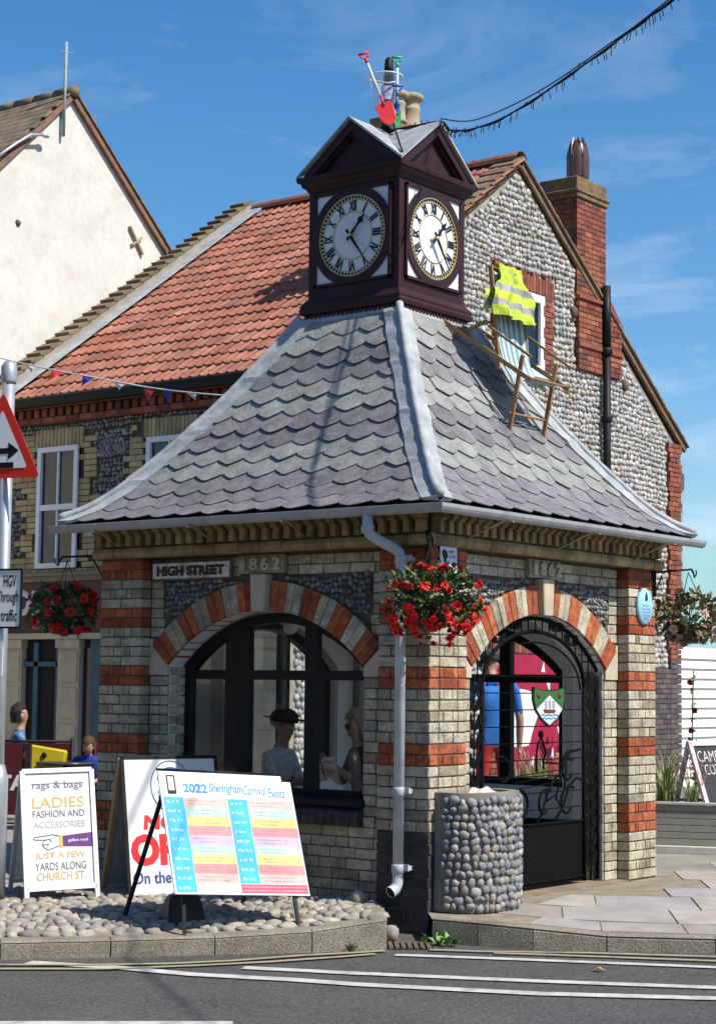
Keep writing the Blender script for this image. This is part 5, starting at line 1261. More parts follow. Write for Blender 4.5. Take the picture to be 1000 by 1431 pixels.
# ---------------------------------------------------------------- cream rendered house at far left
cream = thing('cream_house', 'tall cream rendered gable house with brown tiled roof at far left', 'house', (-14, 7, 0))
XW = -11.02; AP = (6.87, 9.62)
mb = MB(); mb.add([(XW, 3.6, 0), (XW, 11.5, 0), (XW, 11.5, 5.25), (XW, AP[0], AP[1] - .08), (XW, 3.6, 6.25)], [tuple(range(5))]); mb.quad((XW - 8, 3.6, 0), (XW, 3.6, 0), (XW, 3.6, 6.25), (XW - 8, 3.6, 6.25)); wl = mb.build('wall', m_render, cream, fix=False)
for sgn, (ye, ze) in ((-1, (3.3, 6.05)), (1, (11.8, 5.0))):
    A = Vector((0, AP[0], AP[1])); B = Vector((0, ye, ze)); d = (B - A); L_ = d.length; d.normalize(); nn3 = Vector((0, -d.z, d.y)) * (1 if d.y > 0 else -1); n = int(L_ / .14)
    mb = MB(); mb.quad(A + X1 * (XW - 8), A + X1 * (XW + .05), B + X1 * (XW + .05), B + X1 * (XW - 8)); rr = mb.build('roof', m_btile, cream, fix=False)
    it = []
    if sgn < 0:
        for i in range(n):
            x = XW + .08 - (.08 if i % 2 else 0)
            while x > XW - 2.6:
                c = A + d * ((i + .5) * L_ / n) + X1 * (x - .083) + nn3 * .02; it.append((random.randrange(4), frame_matrix(c, X1, d, (nn3 - d * .07).normalized(), .16, L_ / n * 1.25, .02), m_oldtile if False else m_btile, prio(c, .16))); x -= .166
        pieces('plain_tile', rr, BRICKS, it, 200, 0.0, 'plain_tile_field')
    else:
        for i in range(n):
            c = A + d * ((i + .5) * L_ / n) + X1 * (XW - .02) + nn3 * .02; it.append((random.randrange(4), frame_matrix(c, X1, d, (nn3 - d * .07).normalized(), .22, L_ / n * 1.25, .02), m_btile, prio(c, .2)))
        pieces('plain_tile', rr, BRICKS, it, 60, 0.0, 'plain_tile_field')
    mb = MB(); mb.bar(A + X1 * (XW + .03) - nn3 * .04, B + X1 * (XW + .03) - nn3 * .04, .07, .07, nn3); mb.build('verge', mat('verge_brick', (.20, .11, .075), .9, .3, 8), cream)
mb = MB(); x = XW + .1
while x > XW - 6: mb.tube([(x, AP[0], AP[1] + .01), (x - .38, AP[0], AP[1] + .01)], [.085, .08], 8); x -= .4
mb.build('ridge', m_btile, cream)
mb = MB(); mb.bar((XW + .02, 8.05, 7.98), (XW + .02, 8.32, 7.62), .03, .06, X1); mb.bar((XW + .02, 8.10, 7.72), (XW + .02, 8.30, 7.86), .03, .05, X1); mb.build('tie_cross', mat('old_tie', (.36, .29, .2), .9, .2), cream)
mb = MB(); mb.lathe((XW, 5.98, 7.60), [(.05, 0), (.03, .03), (0, .03)], 8, axis=X1); mb.build('tie_plate', m_rust, cream)
an = thing('aerial', 'thin rooftop aerial on the peak of the cream gable', 'aerial', (XW + .06, 6.72, 8.9))
mb = MB(); mb.tube([(XW + .06, 6.70, 8.95), (XW + .06, 6.71, 10.28)], .022, 6); mb.tube([(XW + .06, 6.58, 10.12), (XW + .06, 6.84, 10.16)], .008, 5); mb.bar((XW + .03, 6.70, 9.0), (XW + .03, 6.70, 9.3), .05, .05); mb.build('mast', mat('aerial_green', (.25, .33, .30), .6), an)
sl2 = thing('street_lamp', 'curved grey street lamp arm over the brown tiled roof', 'lamp', (XW + .1, 5.2, 7.4))
mb = MB(); mb.tube([(XW + .12, 5.3, 8.22), (XW + .12, 5.8, 8.62), (XW + .12, 6.05, 8.80), (XW + .12, 6.30, 8.86)], .022, 6); mb.ball((XW + .12, 6.32, 8.85), .04, .07, .028, 10, 6); mb.build('arm', m_galv, sl2)

# ---------------------------------------------------------------- right: boarded extension and glazed terrace
ext = thing('boarded_extension', 'white weatherboarded extension wall right of the flint gable', 'wall', (XG - .1, 18, 0))
mb = MB(); mb.box(XG - 3, XG - .18, YB - .12, 26, 0, 2.10); mb.build('core', m_white, ext)
m_wb = mat('cream_boarding', [(.70, .69, .62), (.74, .73, .66)], .5, .05, 3)
k = 0
while k * .152 < 2.08:
    mb = MB(); z = k * .152; mb.hexa([(XG - .2, YB - .14, z), (XG - .12, YB - .14, z), (XG - .12, 26, z), (XG - .2, 26, z), (XG - .2, YB - .14, z + .165), (XG - .165, YB - .14, z + .165), (XG - .165, 26, z + .165), (XG - .2, 26, z + .165)]); mb.build('board', m_wb, ext); k += 1
tz = thing('terrace_balustrade', 'turquoise glass terrace screen on steel posts above the white boarding', 'balustrade', (XG - .3, 16, 2.1))
m_tq = glassmat('turquoise_glass', (.42, .78, .76), .10, .03)
m_tqs = mat('frosted_turquoise', (.36, .60, .60), .25, .03, 3, trans=.35)
for a, b, z1 in ((15.02, 15.40, 4.45), (15.52, 17.0, 3.82), (17.06, 18.6, 3.82)):
    mb = MB(); mb.box(XG - .20, XG - .188, a, b, 2.16, z1); mb.build('glass_panel', m_tqs, tz)
for y, z1 in ((15.46, 4.80), (17.03, 3.9)): mb = MB(); mb.box(XG - .225, XG - .165, y - .03, y + .03, 2.1, z1); mb.build('post', m_galv, tz)
mb = MB(); mb.box(XG - .9, XG - .15, 14.9, 15.52, 4.60, 4.86); mb.build('canopy', mat('dark_grey_canopy', (.10, .10, .10), .6), tz)

# ---------------------------------------------------------------- added terraces behind the camera that cut sky light (seen only in the glass)
for i, (x0, x1, yy, hh, lab) in enumerate(((-26, -13, -17.5, 7.4, 'unseen brick terrace added to block sky light, left of the camera'), (-12.9, -3.0, -19.0, 8.2, 'taller unseen brick terrace added to block sky light behind the camera'), (-2.9, 9.5, -20.0, 7.2, 'low unseen brick terrace added to block sky light, right of the camera'))):
    t = thing('sky_blocker_terrace', lab, 'house', ((x0 + x1) / 2, yy - 4, 0), 'added terraces blocking sky light'); hh += 2.6; mb = MB(); mb.box(x0, x1, yy - 8, yy, -.2, hh - 2); mb.build('wall', mat('blocker_brick', (.17, .11, .075), .9, .2, 3), t)
    mb = MB(); mb.prism([(x0 - .05, yy + .3, hh - 2.1), (x0 - .05, yy - 4, hh + .8), (x0 - .05, yy - 8.3, hh - 2.1)], X1 * (x1 - x0 + .1)); mb.build('roof', mat('blocker_roof', (.12, .08, .06), .9, .2, 4), t)
    n = int((x1 - x0) / 2.4)
    for k in range(n):
        xc = x0 + (k + .5) * (x1 - x0) / n
        for zc_, h_ in ((1.0, 1.6), (3.6, 1.4), (6.0, 1.2)):
            mb = MB(); mb.box(xc - .55, xc + .55, yy - .02, yy + .03, zc_, zc_ + h_); wnd = mb.build('window', m_white, t); mb = MB(); mb.box(xc - .45, xc + .45, yy - .01, yy + .04, zc_ + .1, zc_ + h_ - .1); mb.build('pane', MATS['dark_shop_glass'], wnd)

# ================================================================== ON THE TURRET AND ROOF
bk = thing('seaside_bucket', 'clear plastic bucket slipped over the turret finial', 'bucket', (-1.6, 1.6, 6.2))
m_clear = bpy.data.materials.new('clear_plastic'); m_clear.use_nodes = True; _t = m_clear.node_tree; _t.nodes.clear()
_o = _t.nodes.new('ShaderNodeOutputMaterial'); _a = _t.nodes.new('ShaderNodeBsdfTransparent'); _d = _t.nodes.new('ShaderNodeBsdfDiffuse'); _x = _t.nodes.new('ShaderNodeMixShader'); _x.inputs[0].default_value = .22
_d.inputs[0].default_value = (.75, .8, .85, 1); _t.links.new(_a.outputs[0], _x.inputs[1]); _t.links.new(_d.outputs[0], _x.inputs[2]); _t.links.new(_x.outputs[0], _o.inputs[0])
mb = MB(); mb.lathe((-1.62, 1.585, 6.27), [(.088, 0), (.092, .01), (.135, .27), (.148, .275), (.148, .285)], 22); mb.build('shell', m_clear, bk)
mb = MB(); mb.tube([(-1.62 + .142 * math.cos(a), 1.585 + .142 * math.sin(a), 6.55) for a in np.linspace(0, 2 * math.pi, 25)[:-1]], .006, 6, closed=True); mb.build('rim', mat('milky_plastic', (.6, .63, .66), .4), bk)
mb = MB(); 
for z0, z1, a0, a1 in ((6.33, 6.44, -1.25, -.35),):
    seg = 8; pr = []
    for i in range(seg):
        t0, t1 = a0 + (a1 - a0) * i / seg, a0 + (a1 - a0) * (i + 1) / seg; r0, r1 = .105, .122
        mb.quad((-1.62 + r0 * math.cos(t0), 1.585 + r0 * math.sin(t0), z0), (-1.62 + r0 * math.cos(t1), 1.585 + r0 * math.sin(t1), z0), (-1.62 + r1 * math.cos(t1), 1.585 + r1 * math.sin(t1), z1), (-1.62 + r1 * math.cos(t0), 1.585 + r1 * math.sin(t0), z1))
mb.build('printed_label', mat('label_print', [(.55, .45, .6), (.2, .35, .7)], .5, .4, 40), bk, fix=False)
mb = MB(); mb.tube([(-1.745, 1.50, 6.53), (-1.76, 1.47, 6.50), (-1.70, 1.42, 6.49), (-1.60, 1.43, 6.47), (-1.51, 1.48, 6.45), (-1.48, 1.53, 6.47)], .006, 5); mb.build('handle', MATS['milky_plastic'], bk)
CRt = Vector((math.cos(YAW), math.sin(YAW), 0)); CFh = Vector((-math.sin(YAW), math.cos(YAW), 0))
def spade(name, label, m, top, bot, blade_len, bw, hm):
    t = thing(name, label, 'spade', bot); T, B = Vector(top), Vector(bot); d = (T - B).normalized(); s_ = CRt - d * CRt.dot(d); s_.normalize(); n_ = d.cross(s_)
    mb = MB(); mb.tube([B + d * .04, T - d * .06], .010, 8); mb.build('shaft', mat('white_shaft', (.66, .66, .64), .4), t)
    mb = MB(); mb.tube([T - d * .09, T - d * .045], .014, 8); mb.tube([T - d * .05 - s_ * .004, T - d * .03 - s_ * .03, T + d * .0 - s_ * .038], .007, 6); mb.tube([T - d * .05 + s_ * .004, T - d * .03 + s_ * .03, T + s_ * .038], .007, 6); mb.tube([T - s_ * .046, T + s_ * .046], .011, 8); mb.build('grip', hm, t)
    mb = MB(); out = [(-.9, 0), (-1, -.12), (-1, -.55), (-.8, -.85), (-.4, -1), (.4, -1), (.8, -.85), (1, -.55), (1, -.12), (.9, 0)]
    P = [B + s_ * (a * bw) + d * (b * blade_len) - n_ * (.012 * (1 - a * a)) for a, b in out]; mb.prism(P, n_ * .006); mb.tube([B + d * .07, B - d * .03], [.012, .014], 8); mb.build('blade', m, t)
m_rp = mat('red_plastic', (.62, .025, .03), .4, .06, 10, spec=.5); m_gp = mat('green_plastic', (.02, .36, .12), .4, .06, 10, spec=.5); m_bp = mat('blue_plastic', (.02, .13, .36), .4, .06, 10, spec=.5)
spade('toy_spade', 'red toy spade hanging in front of the bucket on the turret', m_rp, (-1.681, 1.361, 6.70), (-1.516, 1.412, 6.265), .20, .070, m_rp)
spade('toy_spade', 'green handled toy spade upright behind the clear bucket', m_gp, (-1.497, 1.578, 6.69), (-1.46, 1.535, 6.22), .14, .030, m_gp)
spade('toy_spade', 'short blue toy spade beside the red one below the bucket', m_bp, (-1.437, 1.505, 6.42), (-1.441, 1.50, 6.27), .09, .028, m_bp)
# festoon cable with drop lights
fs_ = thing('festoon_lights', 'dark festoon light cable running from the turret out over the road', 'lights', (-1.07, 1.6, 6.0))
pts = [(-1.50, 1.50, 6.055), (-1.30, 1.58, 6.08), (-1.07, 1.6, 6.075), (-.92, 1.51, 5.96), (-.782, 1.43, 5.908), (-.554, 1.297, 5.846), (-.123, 1.043, 5.785), (.377, .749, 5.777), (.841, .476, 5.795), (1.271, .223, 5.817), (1.672, -.013, 5.845), (1.973, -.19, 5.865), (3.0, -.79, 5.96), (4.6, -1.73, 6.16), (7.0, -3.14, 6.6), (10.5, -5.2, 7.4)]
def refine(P, n=5):
    P = [Vector(p) for p in P]; out = []
    for i in range(len(P) - 1):
        p0, p1, p2, p3 = P[max(i - 1, 0)], P[i], P[i + 1], P[min(i + 2, len(P) - 1)]
        for k in range(n):
            t = k / n; out.append(.5 * ((2 * p1) + (p2 - p0) * t + (2 * p0 - 5 * p1 + 4 * p2 - p3) * t * t + (3 * p1 - p0 - 3 * p2 + p3) * t ** 3))
    return out + [P[-1]]
cab = refine(pts, 7); mb = MB(); mb.tube(cab, .0075, 6)
mb.tube([p + Vector((.012 * math.cos(i * .9), .012 * math.sin(i * .9), .012 * math.sin(i * .9) - .006)) for i, p in enumerate(cab)], .005, 5); mb.build('cable', m_black, fs_)
mb = MB(); mb.tube(refine([(-1.07, 1.6, 6.10), (-.5, 1.26, 5.90), (.377, .749, 5.815), (1.271, .223, 5.835), (1.973, -.19, 5.885), (4.6, -1.73, 6.19), (10.5, -5.2, 7.45)], 5), .005, 5); mb.build('catenary_wire', m_black, fs_)
random.seed(8)
for i in range(4, len(cab) - 16):
    for k in range(1):
        p = cab[i] + (cab[i + 1] - cab[i]) * random.uniform(0, .9); a = random.uniform(0, 6.28); l = random.uniform(.035, .06); mb = MB(); e = p + Vector((.014 * math.cos(a), .014 * math.sin(a), random.choice((-l, -l, -l, l * .6))))
        mb.tube([p, e], .0035, 5); mb.lathe(e, [(.0045, .0), (.0045, -.010), (0, -.016)], 6); mb.build('bulb', mat('bulb_plastic', (.03, .035, .035), .3), fs_)
mb = MB(); mb.tube(refine([(-1.45, 1.48, 6.07), (-1.30, 1.32, 5.93), (-1.18, 1.20, 5.80), (-1.10, 1.12, 5.72)], 5), .008, 6); mb.build('drop_cable', m_black, fs_)
# ---- deckchair on the right roof slope
dc = thing('deckchair', 'wooden deckchair with pale blue striped canvas standing on the slate roof', 'deckchair', (-.75, 2.13, 3.6))
YL_, YR_ = 1.72, 2.28
def rz(x): return float(np.interp(1.6 + x, [p[0] for p in PROF], [p[1] for p in PROF])) + .035
T_ = .034
for y, s in ((YL_, 1), (YR_, -1)):
    o = .0 if s > 0 else .0
    mb = MB(); mb.bar((-1.12, y, rz(-1.10) - .0), (-.28, y, 3.90), .020, .034); mb.build('base_rail', m_oak, dc)
    mb = MB(); yy = y + .03 * s; fx = -.50; mb.bar((-.375, yy, 4.11), (fx, yy, rz(fx) - .03), .020, .034); mb.build('leg', m_oak, dc)
    mb = MB(); mb.bar((-.70, y + .06 * s, 4.88), (-.62, y + .06 * s, 4.03), .020, .034, (1, 0, 0)); mb.build('back_post', m_oak, dc)
    mb = MB(); mb.bar((-.67, y - .012 * s, 4.37), (-.27, y - .012 * s, 4.08), .022, .018); mb.build('arm_rest', m_oak, dc)
mb = MB(); mb.bar((-1.06, YL_ + .03, 4.32), (-.72, YL_ + .03, 4.42), .018, .03); mb.build('prop', m_oak, dc); mb = MB(); mb.bar((-1.06, YR_ - .03, 4.32), (-.72, YR_ - .03, 4.42), .018, .03); mb.build('prop', m_oak, dc)
for x, z in ((-1.08, rz(-1.08)), (-.475, 3.66), (-.72, 4.42), (-.30, 3.925), (-.702, 4.87)):
    mb = MB(); mb.tube([(x, YL_, z), (x, YR_, z)], .010, 8); mb.build('cross_bar', m_oak, dc)
m_cw = mat('canvas_white', (.5, .52, .5), .85, .05, 30); m_cb = mat('canvas_blue', (.13, .29, .33), .85, .05, 30)
cv = refine([(-.702, 0, 4.88), (-.655, 0, 4.53), (-.61, 0, 4.22), (-.54, 0, 4.02), (-.42, 0, 3.93), (-.295, 0, 3.935)], 4)
mb = MB(); mb.smooth = True; ns = 22
for i in range(len(cv) - 1):
    for k in range(ns):
        mb.cur = 1 if k % 4 in (1, 2) else 0; y0, y1 = YL_ + .075 + (YR_ - YL_ - .15) * k / ns, YL_ + .075 + (YR_ - YL_ - .15) * (k + 1) / ns
        sg = lambda y: -.02 * math.sin(math.pi * (y - YL_) / (YR_ - YL_))
        mb.quad((cv[i].x + sg(y0), y0, cv[i].z), (cv[i].x + sg(y1), y1, cv[i].z), (cv[i + 1].x + sg(y1), y1, cv[i + 1].z), (cv[i + 1].x + sg(y0), y0, cv[i + 1].z))
mb.build('canvas', [m_cw, m_cb], dc, fix=False)
# high-visibility vest draped over the deckchair back
vs_ = thing('hi_vis_vest', 'yellow high visibility vest with grey bands over the deckchair back', 'vest', (-.72, 2.13, 4.4))
m_hv = mat('hi_vis_yellow', (.44, .55, .05), .8, .14, 25, .5, 30); m_hb2 = mat('reflective_grey', (.23, .23, .23), .5, .1, 20)
mb = MB(); mb.smooth = True; nu, nv = 18, 16; random.seed(3)
def vp(i, j):
    t = j / nv; u = i / nu - .5; half = .165 + (.085 * min(1, max(0, (t - .22) / .25))) ; ylo = 2.0 - (half + (.075 if t > .3 else 0) * min(1, (t - .3) / .3 if t > .3 else 0)); yhi = 2.0 + half * .98
    if t < .3: half *= 1
    y = ylo + (yhi - ylo) * (i / nu); x = -.68 + .12 * t + .022 + .022 * math.sin(i * 1.1 + j * .25 + math.sin(j * .6)) * (0.2 + t) + .012 * math.sin(i * .7 - j * .5); z = 4.90 - .45 * t - .03 * t * (i / nu) + .005 * math.sin(i * .9) * t
    if i == 0 and t > .35: x -= .03
    return Vector((x, y, z))
for j in range(nv):
    for i in range(nu):
        mb.cur = 1 if j in (6, 7, 11, 12) else 0; mb.quad(vp(i, j), vp(i + 1, j), vp(i + 1, j + 1), vp(i, j + 1))
vf = mb.build('front', [m_hv, m_hb2], vs_, fix=False)
mb = MB(); mb.smooth = True
for j in range(nv - 2):
    for i in range(nu):
        mb.cur = 1 if j in (6, 7, 11, 12) else 0; o_ = Vector((-.09, 0, 0)); k0 = 1 if j else .3; mb.quad(vp(i, j) + o_ * k0, vp(i + 1, j) + o_ * k0, vp(i + 1, j + 1) + o_, vp(i, j + 1) + o_)
mb.build('back', [m_hv, m_hb2], vs_, fix=False)
for i, wd in enumerate((.15, .11)): scribble(vs_, vp(9, 2 + i * 2 - (0 if i == 0 else 0)) + Vector((.02, .01, 0)), Y1, (-.25, 0, 1), wd, .030, m_hb2, 'back_print', 50 + i, .012)
# ---- bunting from the left into the roof
bu = thing('bunting', 'string of red, white and blue pennants stretched to the left hip', 'bunting', (-4, .95, 4.1))
line = refine([(-6.2, .97, 4.66), (-5.566, .96, 4.49), (-4.961, .937, 4.335), (-4.32, .941, 4.191), (-3.695, .931, 4.051), (-3.134, .869, 3.944), (-2.45, .72, 3.83)], 5)
mb = MB(); mb.tube(line, .006, 5); mb.build('cord', mat('white_cord', (.6, .6, .6), .7), bu)
cols = [mat('pennant_blue', (.03, .05, .30), .8), mat('pennant_white', (.65, .65, .63), .8), mat('pennant_red', (.55, .05, .03), .8)]
for k, (px_i, c_) in enumerate(((3, 0), (8, 1), (11, 2), (14, 0), (17, 1), (20, 2), (22, 0), (25, 1))):
    p = line[px_i]; q = line[px_i] + (line[px_i + 1] - line[px_i]).normalized() * .16; mb = MB(); sway = Vector((random.uniform(-.10, .10), random.uniform(-.06, .02), random.uniform(-.15, -.09) if c_ != 1 else -.07)); mid = (p + q) / 2 + sway
    mb.add([p, q, q * .5 + mid * .5 + Vector((.01, -.02, 0)), mid, p * .5 + mid * .5], [(0, 1, 2, 4), (4, 2, 3)]); mb.build('pennant', cols[c_], bu, fix=False)

# ================================================================== STREET THINGS
# local frame helper for boards: e = along the board, n = facing, lean back
def boardframe(p0, e, lean):
    e = Vector(e).normalized(); nh = Vector((e.y, -e.x, 0)); up_ = (Z1 * math.cos(lean) - nh * math.sin(lean)); n_ = e.cross(up_).normalized()
    return Vector(p0), e, up_, n_
# traffic sign on a post at the left edge
ts = thing('traffic_sign', 'red bordered warning triangle and HGV plate on a grey post at the left edge', 'road sign', (-2.44, -1.68, -.02))
SR = Vector((math.cos(YAW - .0), math.sin(YAW - .0), 0)); SRr = (SR * .93 - CFh * .36).normalized(); SN = Vector((SRr.y, -SRr.x, 0))
SP = Vector((-2.43, -1.70, 0))
mb = MB(); mb.tube([SP + Z1 * -.05, SP + Z1 * 3.70], .045, 14); mb.lathe(SP + Z1 * 3.60, [(.05, 0), (.056, .02), (.056, .12), (.03, .16), (0, .165)], 14); mb.lathe(SP, [(.075, 0), (.075, .85), (.05, .95)], 14); mb.build('post', m_galv, ts)
def SQ(a, z, o): return SP + SRr * a + SN * o + Z1 * z
def tri(k, o):   # rounded triangle outline
    cs = [(-.31, 2.925), (.31, 2.925), (0, 3.535)]; c0 = (0, 3.14); out = []
    for i in range(3):
        a, b, c = cs[i - 1], cs[i], cs[(i + 1) % 3]
        for t in np.linspace(0, 1, 6):
            p1 = (b[0] + (a[0] - b[0]) * .07, b[1] + (a[1] - b[1]) * .07); p2 = (b[0] + (c[0] - b[0]) * .07, b[1] + (c[1] - b[1]) * .07)
            x = (1 - t) ** 2 * p1[0] + 2 * t * (1 - t) * b[0] + t * t * p2[0]; z = (1 - t) ** 2 * p1[1] + 2 * t * (1 - t) * b[1] + t * t * p2[1]; out.append(SQ((x - c0[0]) * k, c0[1] + (z - c0[1]) * k, o))
    return out
m_rr = mat('sign_red', (.62, .03, .02), .35, .04, spec=.5); m_sgw = mat('sign_sheet_white', (.72, .73, .72), .35, .03, spec=.5)
mb = MB(); mb.prism(tri(1, .06), SN * .006); tr_ = mb.build('triangle_plate', m_rr, ts)
mb = MB(); t_ = tri(.68, .069); mb.add(t_, [tuple(range(len(t_)))]); mb.build('white_field', m_sgw, tr_, fix=False)
mb = MB()
def flat2(pts, o, par, m, nm):
    mb = MB(); mb.add([SQ(a, z, o) for a, z in pts], [tuple(range(len(pts)))]); return mb.build(nm, m, par, fix=False)
flat2([(-.14, 3.135), (.055, 3.135), (.055, 3.175), (.14, 3.115), (.055, 3.055), (.055, 3.095), (-.14, 3.095)], .0715, tr_, m_black, 'arrow')
flat2([(.10, 3.035), (-.05, 3.035), (-.05, 3.07), (-.15, 3.015), (-.05, 2.96), (-.05, 2.995), (.10, 2.995)], .0715, tr_, m_black, 'arrow')
mb = MB(); mb.obox(SQ(.075, 2.09, .06), SRr * .115, SN * .005, Z1 * .20); hp = mb.build('supplementary_plate', m_sgw, ts, bevel=.004)
mb = MB()
for a, b in (((-.04, 1.89), (.19, 1.89)), ((-.04, 2.29), (.19, 2.29)), ((-.04, 1.89), (-.04, 2.29)), ((.19, 1.89), (.19, 2.29))): mb.bar(SQ(*a, .066), SQ(*b, .066), .012, .012)
mb.build('plate_border', m_black, hp)
for i, (s_t, w_) in enumerate((('HGV', .10), ('Through', .165), ('traffic', .125))): text(s_t, m_black, hp, SQ((.098, .083, .095)[i], 2.21 - i * .118, .0655), SRr, Z1, w_, .082 if i != 1 else .10, .001, 'lettering', bold=.012)
mb = MB(); mb.obox(SQ(.01, 1.70, .055), SRr * .04, SN * .004, Z1 * .14); mp_ = mb.build('small_sticker_plate', m_sgw, ts)
mb = MB(); mb.obox(SQ(.02, 1.69, .0605), SRr * .010, SN * .001, Z1 * .05); mb.obox(SQ(.0, 1.60, .0605), SRr * .010, SN * .001, Z1 * .012); mb.build('sticker_mark', m_black, mp_)

# ---- white A-board "rags & bags"
ab = thing('a_board', 'white framed A board advertising rags and bags ladies fashion on the cobbles', 'A-board', (-2.2, -1.4, -.03))
p0, e, u_, n_ = boardframe((-2.237, -1.569, -.035), (.222, .425, .012), R_(15)); BW, BH = .50, .96
def Q(a, b, o=0): return p0 + e * a + u_ * b + n_ * o
def bars(name, m, par, segs, w_, t, o=0):
    mb = MB()
    for a, b in segs: mb.bar(Q(*a, o), Q(*b, o), w_, t, n_)
    return mb.build(name, m, par)
bars('front_frame', m_white, ab, [((.0, 0), (.0, BH)), ((BW, 0), (BW, BH)), ((0, BH), (BW, BH)), ((0, .14), (BW, .14))], .032, .028)
mb = MB(); q_ = [Q(.01, .15, -.006), Q(BW - .01, .15, -.006), Q(BW - .01, BH - .01, -.006), Q(.01, BH - .01, -.006)]; mb.prism(q_, n_ * .006); pan = mb.build('poster', mat('poster_white', (.62, .62, .62), .5, .02), ab)
back = (Z1 * math.cos(R_(15)) + Vector((e.y, -e.x, 0)) * math.sin(R_(15)))
topm = Q(0, BH); mb = MB()
for a in (0, BW): mb.bar(Q(a, BH), Q(a, BH) - back * BH * .98, .028, .028)
mb.bar(Q(0, BH) - back * .8, Q(BW, BH) - back * .8, .03, .03); mb.build('rear_frame', mat('grey_frame', (.42, .43, .45), .5), ab)
mb = MB(); q_ = [Q(.01, BH) - back * .05, Q(BW - .01, BH) - back * .05, Q(BW - .01, BH) - back * .78, Q(.01, BH) - back * .78]; mb.prism(q_, n_ * -.006); mb.build('rear_poster', m_white, ab)
m_org = mat('print_ochre', (.62, .40, .12), .6); m_gry = mat('print_grey', (.10, .10, .13), .6); m_pgr = mat('print_pale', (.42, .42, .36), .6); m_pur = mat('print_purple', (.12, .03, .16), .6)
cx_ = BW / 2
for s_t, y, w_, h, m in (('rags & bags', .852, .36, .065, m_gry), ('LADIES', .735, .37, .075, m_org), ('FASHION AND', .655, .37, .048, m_gry), ('ACCESSORIES', .58, .37, .045, m_pgr), ('JUST A FEW', .36, .36, .055, m_org), ('YARDS ALONG', .29, .36, .052, m_gry), ('CHURCH ST.', .222, .35, .055, m_org)):
    text(s_t, m, pan, Q(cx_, y, .0005), e, u_, w_, h, .002, 'lettering', bold=-.004 if m is m_gry else .006)
mb = MB(); mb.bar(Q(.06, .868, .002), Q(.44, .868, .002), .003, .001, n_); mb.build('washing_line', m_gry, pan)
mb = MB(); mb.add([Q(a, b, .002) for a, b in ((.27, .425), (.485, .415), (.485, .515), (.27, .498))], [(0, 1, 2, 3)]); mb.build('purple_sleeve', m_pur, pan, fix=False)
mb = MB(); mb.add([Q(a, b, .002) for a, b in ((.245, .418), (.27, .416), (.27, .505), (.245, .502))], [(0, 1, 2, 3)]); mb.build('gold_cuff', m_org, pan, fix=False)
mb = MB(); hp_ = [(.245, .498), (.20, .51), (.17, .505), (.07, .496), (.06, .485), (.075, .478), (.15, .474), (.13, .458), (.125, .44), (.14, .42), (.165, .405), (.20, .415), (.245, .43)]
mb.tube([Q(a, b, .003) for a, b in refine([(a, b, 0) for a, b in hp_], 2) and hp_], .0022, 4); mb.tube([Q(.15, .474, .003), Q(.18, .48, .003), Q(.19, .46, .003)], .002, 4); mb.tube([Q(.13, .44, .003), Q(.17, .445, .003), Q(.16, .425, .003)], .002, 4); mb.build('pointing_hand_outline', m_gry, pan)
text('gallant road', m_white, pan, Q(.38, .463, .003), e, u_, .14, .026, .001, 'lettering', bold=.01)

# ---- white A-board "NOW OPEN"
mbd = thing('a_board', 'larger black edged white A board reading NOW OPEN with a round blue emblem', 'A-board', (-2.0, -.7, .0))
p0, e, u_, n_ = boardframe((-1.90, -.905, .035), (.41, .91, .0), R_(13)); BW, BH = .70, .97
mb = MB(); mb.prism([Q(0, 0, -.012), Q(BW, 0, -.012), Q(BW, BH, -.012), Q(0, BH, -.012)], n_ * .012); pan = mb.build('front_panel', mat('poster_white', (.74, .74, .74)), mbd)
mb = MB()
for a, b in (((-.012, -.02), (-.012, BH + .01)), ((BW + .012, -.02), (BW + .012, BH + .01)), ((-.02, -.012), (BW + .02, -.012)), ((-.02, BH + .006), (BW + .02, BH + .006))): mb.bar(Q(*a, -.006), Q(*b, -.006), .024, .022, n_)
mb.build('black_edge', m_black, mbd)
back = (Z1 * math.cos(R_(17)) + Vector((e.y, -e.x, 0)) * math.sin(R_(17)))
mb = MB()
for a in (-.012, BW + .012): mb.bar(Q(a, BH - .0, -.03), Q(a, BH, -.03) - back * 1.0, .05, .03, e)
mb.build('rear_leg', mat('plywood', (.36, .20, .085), .7, .2, 12), mbd)
mb = MB(); q_ = [Q(.01, BH - .02, -.04) , Q(BW - .01, BH - .02, -.04), Q(BW - .01, BH, -.04) - back * .95, Q(.01, BH, -.04) - back * .95]; mb.prism(q_, n_ * -.01); mb.build('rear_panel', mat('grey_board', (.30, .31, .32), .6, .1), mbd)
m_nred = mat('print_red', (.62, .02, .025), .5); m_nblu = mat('print_blue', (.025, .07, .27), .5)
mb = MB(); mb.tube([Q(BW / 2 + .155 * math.cos(a), .765 + .185 * math.sin(a), .003) for a in np.linspace(0, 2 * math.pi, 41)[:-1]], .003, 4, closed=True)
ar = [(BW / 2 + .105 * math.cos(a), .81 + .095 * math.sin(a)) for a in np.linspace(.5, math.pi * .98, 12)] + [(BW / 2 + .075 * math.cos(a), .795 + .07 * math.sin(a)) for a in np.linspace(math.pi * .98, .5, 12)]
mb.add([Q(a, b, .003) for a, b in ar], [tuple(range(24))]); mb.add([Q(a, b, .003) for a, b in ((BW / 2 - .10, .645), (BW / 2 + .10, .645), (BW / 2 + .10, .665), (BW / 2 - .10, .665))], [(0, 1, 2, 3)]); mb.build('round_emblem', m_nblu, pan)
text('SHERINGHAM', m_nblu, pan, Q(BW / 2, .725, .002), e, u_, .21, .022, .001, 'lettering'); text('MUSEUM', m_nblu, pan, Q(BW / 2, .690, .002), e, u_, .20, .036, .001, 'lettering')
